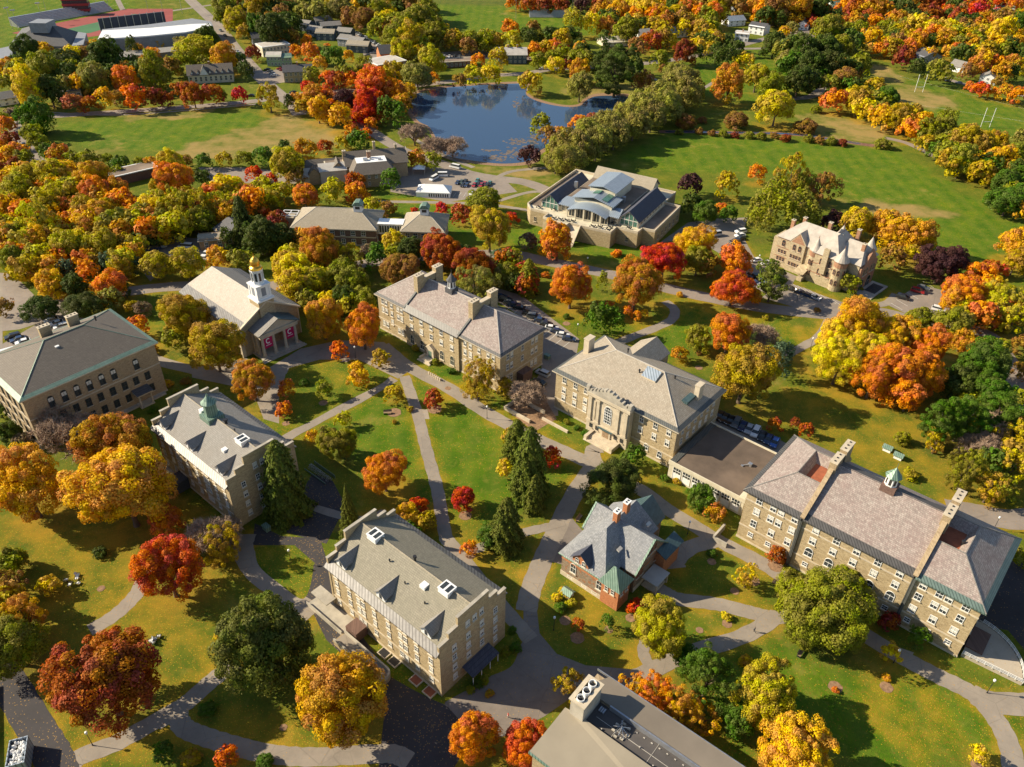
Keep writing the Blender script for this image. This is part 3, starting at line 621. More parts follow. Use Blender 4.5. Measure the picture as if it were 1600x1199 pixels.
def bare_mesh(seed, leaves=0):
    rnd = random.Random(seed); mb = MB(); tips = []
    def grow(p, d, L, r, lv):
        q = p + d * L; mb.tube(p, q, r, r * .62, 4 if lv else 6)
        if lv == 4: tips.append(q); return
        for k in range(rnd.choice((3, 3, 4)) if lv < 3 else 4):
            e = Vector((rnd.gauss(0, 1), rnd.gauss(0, 1), rnd.gauss(0, .8))).normalized()
            nd = (d * .75 + e * (.75 if lv else 1.0) + Vector((0, 0, .22))).normalized()
            grow(p + d * L * rnd.uniform(.6, 1.0), nd, L * rnd.uniform(.62, .85), r * .55, lv + 1)
    for k in range(5):
        a = k * 1.257 + rnd.uniform(-.3, .3); grow(Vector((0, 0, -.75)), Vector((math.cos(a) * .62, math.sin(a) * .62, .85)).normalized(), .46, .045, 0)
    for p in tips:
        for _ in range(9):
            e = Vector((rnd.gauss(0, 1), rnd.gauss(0, 1), rnd.gauss(0, 1) + .4)).normalized() * rnd.uniform(.12, .26)
            sd_ = e.cross(Vector((rnd.gauss(0, 1), rnd.gauss(0, 1), 1))).normalized() * .010
            mb.face([tuple(p - sd_), tuple(p + sd_), tuple(p + e)])
    V = np.array(mb.v); s = 1.0 / max(np.abs(V[:, :2]).max(), V[:, 2].max() * .95); V = V * s
    mb.v = [tuple(v) for v in V]
    return mb.mesh('twigs', [M['twig']])
def trunk_mesh(seed, kind='limb'):
    """unit trunk: base at z=0, crown centre at z=1, crown radius 1 in x and y"""
    rnd = random.Random(seed); mb = MB()
    if kind == 'pole': mb.tube((0, 0, -.02), (0, 0, 1.9), .07, .012, 7); return mb.mesh('trunk', [M['bark']])
    mb.tube((0, 0, -.03), (0, 0, .12), .10, .068, 9); mb.tube((0, 0, .12), (0.01, 0, .62), .068, .05, 9)
    for k in range(7):
        a = k * .9 + rnd.uniform(-.3, .3); z0 = .45 + .08 * k * .5; L = rnd.uniform(.35, .62)
        q = Vector((math.cos(a) * L * .5, math.sin(a) * L * .5, z0 + .28)); r = Vector((math.cos(a) * L, math.sin(a) * L, z0 + .62))
        mb.tube((0, 0, z0), q, .035, .024, 6); mb.tube(q, r, .024, .008, 5)
    mb.tube((0, 0, .6), (0, 0, 1.35), .045, .012, 7)
    return mb.mesh('trunk', [M['bark']])
LF = [M['leaf']]
PR = {}
def protos():
    for nm, (nc, nl, leaf, cr) in {'hi': (215, 180, .050, .175), 'mid': (125, 76, .095, .22), 'low': (60, 40, .17, .30)}.items():
        for i in range({'hi': 4, 'mid': 4, 'low': 3}[nm]):
            PR['R', nm, i] = leafmesh('crown', *crown_data(10 + i, nc, nl, leaf, 'round', cr), LF)
            PR['O', nm, i] = leafmesh('crown', *crown_data(30 + i, nc, nl, leaf, 'oval', cr), LF)
            PR['W', nm, i] = leafmesh('crown', *crown_data(50 + i, nc, nl, leaf, 'wide', cr * 1.15), LF)
            PR['A', nm, i] = leafmesh('crown', *crown_data(70 + i, int(nc * .62), int(nl * .8), leaf * .95, 'open', cr * .8), LF)   # airy
            PR['P', nm, i] = leafmesh('crown', *crown_data(90 + i, int(nc * .75), nl, leaf, 'open', cr * 1.2, .38), LF)      # pine plates
        k = {'hi': 26000, 'mid': 8000, 'low': 2200}[nm]; lf = {'hi': .075, 'mid': .12, 'low': .2}[nm]
        for i in range(2):
            PR['S', nm, i] = leafmesh('crown', *cone_data(110 + i, k, lf, 12 + 2 * i), LF)
            PR['K', nm, i] = leafmesh('crown', *cone_data(120 + i, k, lf, 9, .42, .30, .14), LF)     # rounded cone
    for i in range(3): PR['B', i] = bare_mesh(200 + i)
    for i in range(3): PR['T', i] = trunk_mesh(300 + i)
    PR['T', 'pole'] = trunk_mesh(310, 'pole')
PAL = {  # leaf colours; last = how pure (1 = no green mixed in)
 'o': (.70, .25, .012, .95), 'r': (.56, .050, .008, 1), 'd': (.29, .06, .018, .85), 'k': (.66, .375, .014, .95), 'y': (.66, .50, .016, .96), 'n': (.34, .18, .035, .85),
 'v': (.27, .265, .018, .95), 'g': (.10, .17, .014, 1), 'G': (.085, .115, .016, 1), 'l': (.47, .40, .016, .94), 'u': (.085, .032, .030, 1), 'w': (.29, .26, .050, 1), 'h': (.15, .17, .022, 1),
 's': (.095, .14, .075, 1), 'f': (.68, .145, .008, 1), 'p': (.46, .15, .06, .9), 'm': (.46, .315, .016, .92), 'b': (.22, .155, .09, 1), 'x': (.60, .27, .013, .7), 'q': (.43, .10, .012, .9)}
CW = {'o': 'orange', 'r': 'deep red', 'd': 'dark red', 'k': 'amber orange', 'y': 'yellow', 'n': 'brown', 'v': 'olive green', 'g': 'green', 'G': 'dark green', 'l': 'lime yellow', 'u': 'dark purple', 'w': 'grey green', 'h': 'mid green',
      's': 'blue green', 'f': 'bright red orange', 'p': 'salmon pink', 'm': 'olive amber', 'b': 'brown grey', 'x': 'mixed orange and green', 'q': 'rusty red'}
KIND = {'R': ('maple_tree', 'round {} tree'), 'O': ('maple_tree', 'upright oval {} tree'), 'W': ('oak_tree', 'broad spreading {} tree'), 'A': ('ash_tree', 'thin airy {} tree'), 'P': ('pine_tree', 'layered {} pine'),
        'S': ('spruce_tree', 'pointed {} spruce tree'), 'K': ('cedar_tree', 'tall blunt {} conifer'), 'B': ('bare_tree', 'leafless {} tree'), 'b': ('shrub', 'low {} shrub'), 'L': ('willow_tree', '{} willow tree')}
RAT = {'R': (1.0, 1.12), 'O': (1.25, 1.12), 'W': (.82, 1.1), 'A': (1.15, 1.2), 'P': (1.25, 1.25), 'S': (1.75, 1.05), 'K': (1.45, 1.05), 'B': (.95, 1.1), 'b': (.75, .7), 'L': (.9, 1.05)}  # half height / radius, centre height / half height
TREES = """
348 20 42 R v;367 37 35 R l;404 10 40 R m;382 52 25 R m;405 45 35 R g;376 20 12 R r;395 84 22 R d;383 112 20 K G;45 80 40 R G;70 80 25 R k;113 85 28 R y;100 98 40 W G;29 108 30 R l;72 112 50 R v;42 137 48 O y;78 145 40 R G;112 120 38 R G;
136 85 24 R n;165 92 48 R G;148 125 44 R w;148 72 20 R k;206 74 18 S G;217 78 14 O k;238 85 22 R o;250 68 14 A k;238 112 44 O v;268 105 25 A n;285 97 30 R v;306 82 50 W l;330 78 18 R o;318 100 24 R v;352 93 40 R k;282 70 22 R w;
322 64 35 R G;290 62 10 R o;114 162 28 R p;141 163 22 A q;162 155 27 O k;193 128 38 R o;184 152 22 R n;207 152 32 O f;238 153 30 R d;260 155 22 R d;278 140 22 R q;302 150 34 R q;330 147 30 R q;345 150 18 R v;374 150 22 A r;20 181 26 B b;
8 195 24 R o;56 180 42 O g;50 208 30 R v;58 222 28 R v;72 236 22 R g;93 240 28 R x;113 248 22 R v;138 250 28 R v;163 252 24 R v;189 256 24 R g;220 256 20 R v;235 256 20 R k;262 255 36 R y;289 252 20 R n;319 252 22 R g;350 250 22 R m;
381 249 24 R v;411 246 30 R g;26 258 28 R d;13 244 30 R k;45 285 44 R l;80 280 50 R l;147 283 56 R k;270 283 62 R o;315 278 24 R G;183 270 20 R v;347 283 22 R n;367 290 26 R o;397 273 24 R r;422 282 20 R r;422 50 45 R G;456 40 30 R G;
475 22 28 R w;497 20 32 R w;455 58 26 R n;440 64 20 R o;463 81 20 R o;480 66 20 R o;484 84 24 O o;500 100 22 R k;518 88 32 R g;512 76 14 R o;544 87 16 R k;487 120 28 R v;511 126 22 O f;537 118 28 R v;550 130 16 R o;567 112 34 R v;
481 137 20 R r;420 148 40 A m;451 160 16 K G;613 110 30 R m;652 120 42 L w;678 122 14 O o;670 97 42 R l;718 127 20 A n;739 118 28 R l;747 95 20 R o;765 118 30 R y;779 94 28 O m;607 33 26 O y;631 45 44 R v;655 38 44 R v;618 68 40 R v;
647 66 48 R m;672 60 36 R v;631 84 36 R l;610 76 14 O o;689 45 20 R y;710 63 30 R m;733 65 30 R v;757 63 30 R v;775 66 24 R m;800 65 30 R l;657 88 20 R k;531 18 36 R w;547 28 30 R n;560 12 30 R k;573 32 34 R n;594 22 34 R v;618 8 40 R v;
644 10 40 R n;662 20 34 R v;510 8 26 R v;585 5 30 R n;545 5 26 R v;440 8 30 R n;470 2 30 R w;487 155 34 R x;505 150 30 R f;497 173 36 R k;473 168 24 R m;513 176 26 R k;531 185 32 O k;516 155 26 R p;539 160 34 R u;573 165 40 O r;
578 140 50 R f;590 128 36 R o;600 135 30 R n;613 148 40 R o;628 163 30 R x;585 158 32 O r;563 184 24 R r;603 175 26 S g;624 180 24 S g;580 193 18 R o;549 203 20 R o;560 218 30 R g;573 208 16 R f;536 223 22 R m;508 230 22 R q;477 234 32 R x;
445 233 24 R G;448 261 50 R l;462 277 30 R n;490 150 24 R o;560 158 26 R x;620 140 26 R o;647 205 44 B b;678 225 40 B b;707 225 42 B b;652 250 28 R x;676 252 22 K v;611 282 28 O g;555 284 28 R q;557 300 30 R o;523 293 26 A l;825 8 24 R q;
850 10 24 R d;800 5 20 R o;880 8 20 R d;910 8 22 R u;935 8 20 R d;960 6 22 R v;894 35 26 A l 1.3;923 37 24 A y 1.3;858 55 26 R G;871 54 18 R G;902 60 18 R w;840 58 20 R v;968 22 36 R k;1010 18 44 R y;992 36 30 R y;1031 30 34 R k;
1055 12 34 R g;1075 18 34 R o;1115 25 34 R o;1097 48 30 R m;1031 44 20 R o;1068 44 24 R y;950 38 30 R v;984 50 36 R v;968 52 20 R w;1036 58 20 R l;1018 66 30 R q;1047 66 24 R y;1123 8 36 R l;1100 8 30 R n;1030 5 30 R k;985 5 30 R o;
1080 3 28 R m;862 76 22 R o;881 80 18 R r;835 80 24 R o;840 95 26 R v;908 78 24 R k;905 90 28 R v;867 102 26 R y;886 103 18 R d;905 112 34 R k;950 85 40 P G;978 90 40 P G;963 107 56 P G;941 107 34 P G;990 108 30 P G;994 75 28 R n;
1031 94 28 R v;1035 107 14 R n;1068 82 34 R d;1091 84 16 S G;1117 87 22 S G;1131 92 22 S G;1149 75 24 R G;1110 68 24 R v;1150 95 18 S G;1135 66 26 R G;829 129 34 R m;906 136 40 L w 1.25;1007 130 30 A n;845 197 28 O v;855 212 28 R n;
874 210 22 R k;878 218 20 R o;904 193 26 R o;829 245 30 R u;868 235 30 R v;925 185 16 R p;868 255 36 L w;885 232 45 L w 1.25;905 235 45 L w 1.25;920 212 45 L w 1.25;932 225 45 L w 1.25;945 198 45 L w 1.25;960 208 45 L w 1.25;
975 188 45 L w 1.25;990 195 43 L w 1.25;1005 172 45 L w 1.25;1018 182 43 L w 1.25;1030 158 45 L w 1.25;1042 168 43 L w 1.25;1055 142 45 L w 1.25;1070 150 43 L w 1.25;1048 150 36 L w 1.25;1073 128 40 L w 1.25;1058 122 36 L w 1.25;
892 252 43 L w 1.25;1085 140 31 L w 1.25;1078 290 34 R u;1139 134 50 R x;1163 98 28 R y;1182 123 38 R l;1209 134 36 R v;1213 170 50 R y;1193 84 12 R G;1210 70 36 R G;1152 190 36 b n;1097 189 14 b n;1070 193 30 b n;1183 272 24 O o;
1136 290 34 A m;1293 55 46 R v;1259 84 44 R G;1238 76 34 P G;1285 80 44 R G;1311 78 40 R v;1266 105 40 R G;1293 106 40 R G;1248 127 44 R G;1314 104 22 R m;1335 112 26 R n;1296 134 30 R v;1322 127 36 R n;1232 96 30 R w;1338 68 26 R v;
1304 158 34 R o;1330 152 26 R y;1342 160 40 R m;1352 170 34 R y;1366 138 30 R m;1382 156 36 R g;1376 178 32 R v;1406 187 40 R m;1427 203 34 R o;1452 208 36 R v;1473 197 38 R v;1462 236 26 R g;1507 222 50 R m;1530 232 44 R m;1502 254 46 R v;
1558 228 36 R m;1532 270 34 R m;1560 255 44 R k;1585 247 36 R v;1573 287 40 R g;1597 275 40 R g;1595 215 26 R w;1484 225 34 R v;1575 316 50 W g;1598 310 40 R g;1364 58 30 R k;1387 44 24 R v;1416 42 26 R v;1432 40 32 R y;1453 46 28 R y;
1390 76 28 R q;1374 78 22 R o;1413 90 32 R d;1434 106 26 R G;1437 62 28 R o;1469 66 28 R x;1477 44 30 R y;1498 50 26 R y;1519 58 32 R m;1505 86 34 R G;1482 82 20 R k;1526 97 16 R y;1466 113 34 R v;1512 112 24 R n;1542 82 32 R m;
1555 72 32 R k;1563 53 40 R y;1566 113 30 R x;1585 108 12 R o;1515 135 14 R o;1533 141 22 R f;1553 146 16 R o;1571 145 24 R x;1591 149 26 R o;1558 130 18 R n;1410 60 24 R m;1455 85 20 R k;1530 75 24 R v;1492 8 28 R r;1482 20 24 R o;
1458 25 26 R d;1492 26 26 R G;1503 35 22 R G;1527 20 34 R r;1547 25 18 R G;1540 38 16 R n;1568 32 34 R n;1592 40 36 R g;1587 8 26 R o;1390 10 26 R G;1424 5 26 R k;1364 12 34 R x;1343 20 24 R k;1327 8 30 R o;1280 18 36 R G;1246 14 44 R x;
1212 14 44 R n;1190 8 40 R x;1264 30 18 R r;1301 35 24 R d;1285 38 20 R d;1219 30 16 S G;1196 27 28 R G;1225 50 18 R k;1237 46 18 A w;1293 20 14 S G;1314 42 14 R v;1150 15 30 R n;1165 5 30 R G;1340 3 26 R n;1455 4 24 R m;1510 3 22 R o;
1560 6 20 R r;1350 32 20 R G;1600 25 24 R v;1236 275 44 A m 1.4;1258 290 36 A v 1.2;1285 288 46 A n;1200 320 34 A v 1.7;1225 330 34 A v 1.7;1248 325 34 A v 1.6;1190 345 30 A v 1.6;1215 305 34 A v 1.6;1263 340 30 A v 1.5;1180 330 26 A v 1.5;
30 300 50 R l;85 312 50 A l;20 330 36 R k;60 345 50 A l 1.2;110 300 40 R v;150 305 50 R o;185 300 40 R x;160 335 44 R k;60 378 44 R k;25 372 40 R v;20 405 40 R v;100 392 48 R l;122 380 36 R y;165 385 46 R l;140 360 40 R x;195 322 36 R x;
238 330 44 R y;270 322 44 A l 1.2;305 318 44 A l 1.2;338 322 36 A l 1.2;255 352 40 R v;228 372 34 R G;285 348 40 A l;312 345 36 R v;352 308 36 R l;383 305 34 R k;215 348 36 R m;128 332 40 R m;76 332 40 R l;365 325 30 A l;190 360 36 R m;
45 410 30 R G;8 355 30 R g;255 300 36 R m;330 300 30 R y;68 418 24 R o;79 443 42 R k;85 430 20 R f;104 421 22 S s;113 450 36 R G;139 426 32 O o;179 447 46 R o;193 421 36 R m;215 416 18 S s;243 416 42 R l;291 416 48 R l;339 403 34 R k;
373 408 34 R v;313 412 14 S s;129 482 54 W G;173 468 34 R w;63 484 44 W G;215 510 30 R o;223 483 24 B b;205 480 20 R m;289 497 72 R m;335 542 84 R m;272 528 34 R v;394 597 66 R x;378 345 42 K G 1.3;412 372 50 R G;5 480 26 A n;168 412 24 S s;
131 405 20 S s;35 425 30 b g;60 432 24 b v;235 545 20 b k;150 470 30 R x;400 360 36 R G;355 372 20 S G;415 308 34 R l;476 308 36 R o;440 300 30 R l;515 303 30 A l;560 300 26 R o;581 321 24 R l;606 327 24 R n;434 348 34 R d;417 333 14 R r;
434 373 50 W G;408 378 40 R G;501 394 66 R x;473 374 30 A k;447 416 44 R y;466 424 50 R y;460 447 50 R y;490 440 46 R l;531 432 44 R v;550 445 46 R v;571 473 40 R v;505 499 66 R k;568 515 66 R o;530 547 26 R f;594 560 26 R m;613 382 36 R y;
622 396 30 R v;589 405 34 A g 1.2;644 392 40 R G;628 423 54 R n;691 394 60 R q;741 423 56 R q;740 443 60 A w;720 335 30 R q;690 327 20 R r;765 358 68 R m 1.05;757 316 46 W v;799 342 20 R r;778 403 26 R s;794 432 38 R v;818 430 34 R v;
649 329 12 b r;557 580 26 A k;747 590 62 A m;800 405 30 A v;660 400 30 R G;545 402 40 A m;580 398 30 A b;540 470 40 R G;480 470 34 R v;826 378 28 B b;871 381 52 R o;964 396 16 b o;826 432 40 K v;803 442 24 P G;892 449 68 R o;852 430 12 b o;
942 440 18 S v;994 445 82 R x;1038 409 62 R r;1084 385 54 R k;1090 410 42 R v;1107 412 32 A n;1144 408 48 R o;1146 452 66 W f;1175 464 26 R o;1208 438 50 P h;935 497 34 S g;960 503 28 S g;952 478 14 R o;981 488 16 O o;995 494 14 O o;
1007 491 12 O k;1062 461 10 b k;1089 527 38 R v;1062 554 24 R x;1139 524 66 R o;1163 588 94 R m;1078 320 34 R G;1105 335 36 R g;1139 335 24 R g;1126 325 20 b o;1191 522 52 B b;1220 562 32 S s 1.2;1160 360 0 b g;1092 552 8 b n;885 495 10 b g;
1196 497 10 b l;1277 485 10 b n;1301 347 32 R u;1340 350 48 R y;1382 357 46 R k;1408 368 50 R k;1437 376 50 R k;1395 405 34 A n;1425 400 34 R m;1471 414 60 R u;1326 442 30 R v;1508 460 56 R o;1532 437 46 R o;1490 472 42 R k;1548 420 26 R q;
1566 424 20 R f;1588 385 50 R k;1586 412 36 R m;1568 465 54 A l;1588 492 50 A l;1557 488 40 R l;1492 510 50 R v;1437 502 38 R v;1503 532 36 R x;1343 510 84 R k;1312 532 68 R y;1312 566 76 R y;1395 525 70 R k;1400 575 84 R o;1364 592 66 R o;
1442 590 70 R o;1534 568 80 R g;1350 548 70 R y;1450 545 60 R o;1420 620 50 R o;1545 615 60 R g;1500 600 50 R G;1476 655 64 P g 1.2;1508 650 60 P g 1.1;1568 648 58 P g;1560 660 60 B b;1535 690 70 B b;1510 735 60 A v;1580 727 50 A y;
1548 762 46 A m;1590 680 50 A m;1424 743 22 b l;1408 686 26 b v;1598 540 30 R n;1595 580 24 A n;1465 690 36 A m;94 668 100 B b;18 677 36 R G;36 690 28 B b;42 763 112 R k;178 705 116 R x;194 766 140 R k;257 813 52 R o;262 892 108 R f;
331 832 88 B b;345 850 60 A m;155 863 20 b G;24 876 36 R v;205 656 16 b g;5 640 20 R G;45 650 0 b g;150 690 50 R x;355 820 40 B b;440 745 100 K h 1.05;545 800 56 S h 1.15;528 693 54 R v;536 655 22 A l;487 682 18 O k;601 741 64 R o;
652 792 30 R r;725 779 36 R r;616 617 28 R m;677 624 28 R q;505 608 24 A v;560 592 28 A k;447 608 24 O o;443 640 24 R o;634 803 36 R k;665 815 30 R m;790 605 26 R m;799 683 28 R m;788 731 24 R y;733 857 22 A o;792 815 66 K h 1.1;
826 612 58 B b;828 720 84 K h 1.15;808 690 54 K h 1.05;863 713 28 A r;963 752 74 W G;990 713 32 O g;1094 777 42 R g;1118 802 28 A x;1212 867 26 A q;1112 865 14 b g;1062 600 0 b g;1211 664 20 A q;1243 662 16 A d;1260 672 20 A q;616 660 8 b m;
475 598 14 b g;836 770 44 K h 1.1;770 838 40 R g 0.8;700 800 0 b g;640 830 28 R g;900 780 0 b g;165 1068 152 R q;21 1010 110 W v;35 960 70 A k;78 915 30 R y;410 1008 146 O h;255 1178 30 R g;352 1182 32 R f;343 994 16 b y;12 920 50 A n;
538 1094 132 R k;743 1150 86 R o;822 1168 72 R f;443 1120 0 b k;325 1110 26 b g;300 1185 30 b m;415 1190 26 b g;1031 986 90 R l;994 949 26 R r;904 976 18 A q;949 974 20 S g;1108 1052 92 A g;1070 1030 40 R g;893 1070 50 A m;990 1072 46 A k;
1022 1082 56 A o;1065 1105 56 A k;1192 1087 104 R l;1240 1178 118 R k;1164 1033 20 b k;1168 901 36 A y;1136 964 16 b y;1292 950 132 W v;1250 925 70 R v;1330 915 64 R v;1262 985 60 R v;1322 990 56 R v;1390 971 28 R d;1438 996 30 A g;
1393 1020 26 A y;1385 1060 14 b k;1531 1182 28 A y;1305 1078 10 b o;1100 1120 44 A k;1150 1130 50 R g;870 935 14 b y;880 925 14 b y;893 942 16 b l;876 950 18 b g;888 930 12 b y;1208 668 0 b g;1225 875 16 b q;1595 870 30 R v;1062 207 12 b v;
1092 206 13 b n;1112 209 12 b n;1130 210 15 b v;1148 212 12 b d;1170 212 15 b v;1190 214 16 b v;1212 213 13 b n;1228 216 16 b d;1262 218 15 b v;1280 220 16 b n;1298 222 16 b v;1316 224 15 b d;1378 226 22 b v;1262 200 30 b n;1275 172 16 b v;
735 1078 14 b v;746 1070 14 b g;756 1062 14 b v;764 1084 12 b m;800 985 14 b g;806 1012 16 b g;790 1020 14 b v;680 566 12 b v;706 580 12 b g;650 545 12 b m;898 348 18 b n;912 351 18 b n;926 353 18 b n;940 354 18 b n;1008 362 16 b m;
1018 372 14 b g;902 668 10 b g;886 660 10 b v;915 676 12 b g;640 640 10 b m;1040 748 12 b g;1058 752 12 b m;1130 800 12 b m;1095 790 10 b v;1180 838 12 b g;1250 880 14 b g;1440 980 14 b v;1468 1000 14 b g;1420 965 14 b m;240 640 14 b g;
262 600 16 b k;290 596 14 b n;276 612 12 b v;345 640 24 b v;140 690 16 b d;190 668 14 b v;700 560 10 b m;1330 470 8 b g;1345 452 8 b v;
"""
LAND = [('the dark hall with arched windows', 120, 600), ('the stone hall with the green lantern', 330, 700), ('the foreground stepped gable hall', 655, 940), ('the columned chapel', 390, 490),
 ('the twin chimney hall', 715, 500), ('the hall with the carved portal', 1000, 610), ('the flat roofed link building', 1135, 720), ('the long right hand hall', 1370, 850), ('the brick villa', 960, 870),
 ('the building with roof fans', 990, 1130), ('the glass fronted building', 940, 330), ('the turreted sandstone mansion', 1295, 400), ('the twin cupola buildings', 580, 355), ('the dark gabled lodge', 550, 260),
 ('the white marquee tent', 683, 298), ('the blue pond', 745, 195), ('the tree lined ball field', 290, 205), ('the willow row', 970, 190), ('the stadium', 110, 55), ('the white roofed arena', 245, 55), ('the half timbered house', 328, 122),
 ('the blue clapboard houses', 525, 50), ('the green lawn of the quad', 640, 670), ('the creek', 1230, 212), ('the rugby field', 1500, 155), ('the big right hand meadow', 1330, 290), ('the far green field', 800, 25), ('the brick flat roofed block', 610, 100),
 ('the left edge woods', 100, 330), ('the bottom left paths', 290, 1130), ('the bottom right lawn', 1390, 1120), ('the left lawn', 150, 880), ('the top right houses', 1180, 45), ('the shed car park', 280, 390), ('the mansion car park', 1430, 475), ('the right hand pines', 1500, 650),
 ('the dormer windowed stone house', 468, 115), ('the green clapboard house', 430, 95), ('the house by the rugby field', 1495, 103)]
def place_words(px, py):
    nm, lx, ly = min(LAND, key=lambda l: math.hypot(l[1] - px, (l[2] - py) * 1.3)); dx, dy = px - lx, py - ly
    if math.hypot(dx, dy) < 28: w = 'beside'
    elif abs(dx) > abs(dy) * 1.2: w = 'left of' if dx < 0 else 'right of'
    else: w = 'behind' if dy < 0 else 'in front of'
    return w + ' ' + nm
ORD = ['', 'leftmost of the {n} ', 'second from left of the {n} ', 'third from left of the {n} ', 'fourth from left of the {n} ', 'fifth from left of the {n} ', 'sixth from left of the {n} ', 'seventh from left of the {n} ']
NUM = ['', 'one', 'two', 'three', 'four', 'five', 'six', 'seven', 'eight', 'nine', 'ten', 'eleven', 'twelve', 'thirteen', 'fourteen', 'fifteen', 'sixteen']
ORDW = ['', 'first', 'second', 'third', 'fourth', 'fifth', 'sixth', 'seventh', 'eighth', 'ninth', 'tenth', 'eleventh', 'twelfth', 'thirteenth', 'fourteenth', 'fifteenth', 'sixteenth', 'seventeenth', 'eighteenth', 'nineteenth', 'twentieth', 'twenty first', 'twenty second', 'twenty third']
def label_unique(items):
    """items: (object, text, px). equal texts get an order from left to right"""
    by = {}
    for o, t, x in items: by.setdefault(t, []).append((x, o))
    for t, L in by.items():
        L.sort(key=lambda q: q[0]); n = len(L)
        for i, (x, o) in enumerate(L):
            if n == 1: o['label'] = t
            elif i == 0: o['label'] = 'leftmost ' + t
            elif i == n - 1: o['label'] = 'rightmost ' + t
            elif n == 3: o['label'] = 'middle ' + t
            else: o['label'] = ORDW[min(i + 1, 23)] + ' from left ' + t
def parse_trees():
    out = []
    for ln in TREES.strip().split(';'):
        f = ln.split()
        if len(f) < 5: continue
        cx, cy, wd, kind, col = float(f[0]), float(f[1]), float(f[2]), f[3], f[4]
        hs = float(f[5]) if len(f) > 5 else 1.0
        a, b = RAT[kind]; r = 5.0
        for _ in range(6):
            hh = r * a * hs; zc = hh * b; p = G(cx, cy, zc); r = wd / 2 * depth(p) / FPX
        # keep the row order of nearest last
        out.append(dict(hs=hs, cx=cx, cy=cy, w=wd, kind=kind, col=col, x=p.x, y=p.y, zc=zc, r=r * (.95 if wd > 60 else 1.04), hh=hh * (.97 if wd > 60 else 1.06)))
    return out
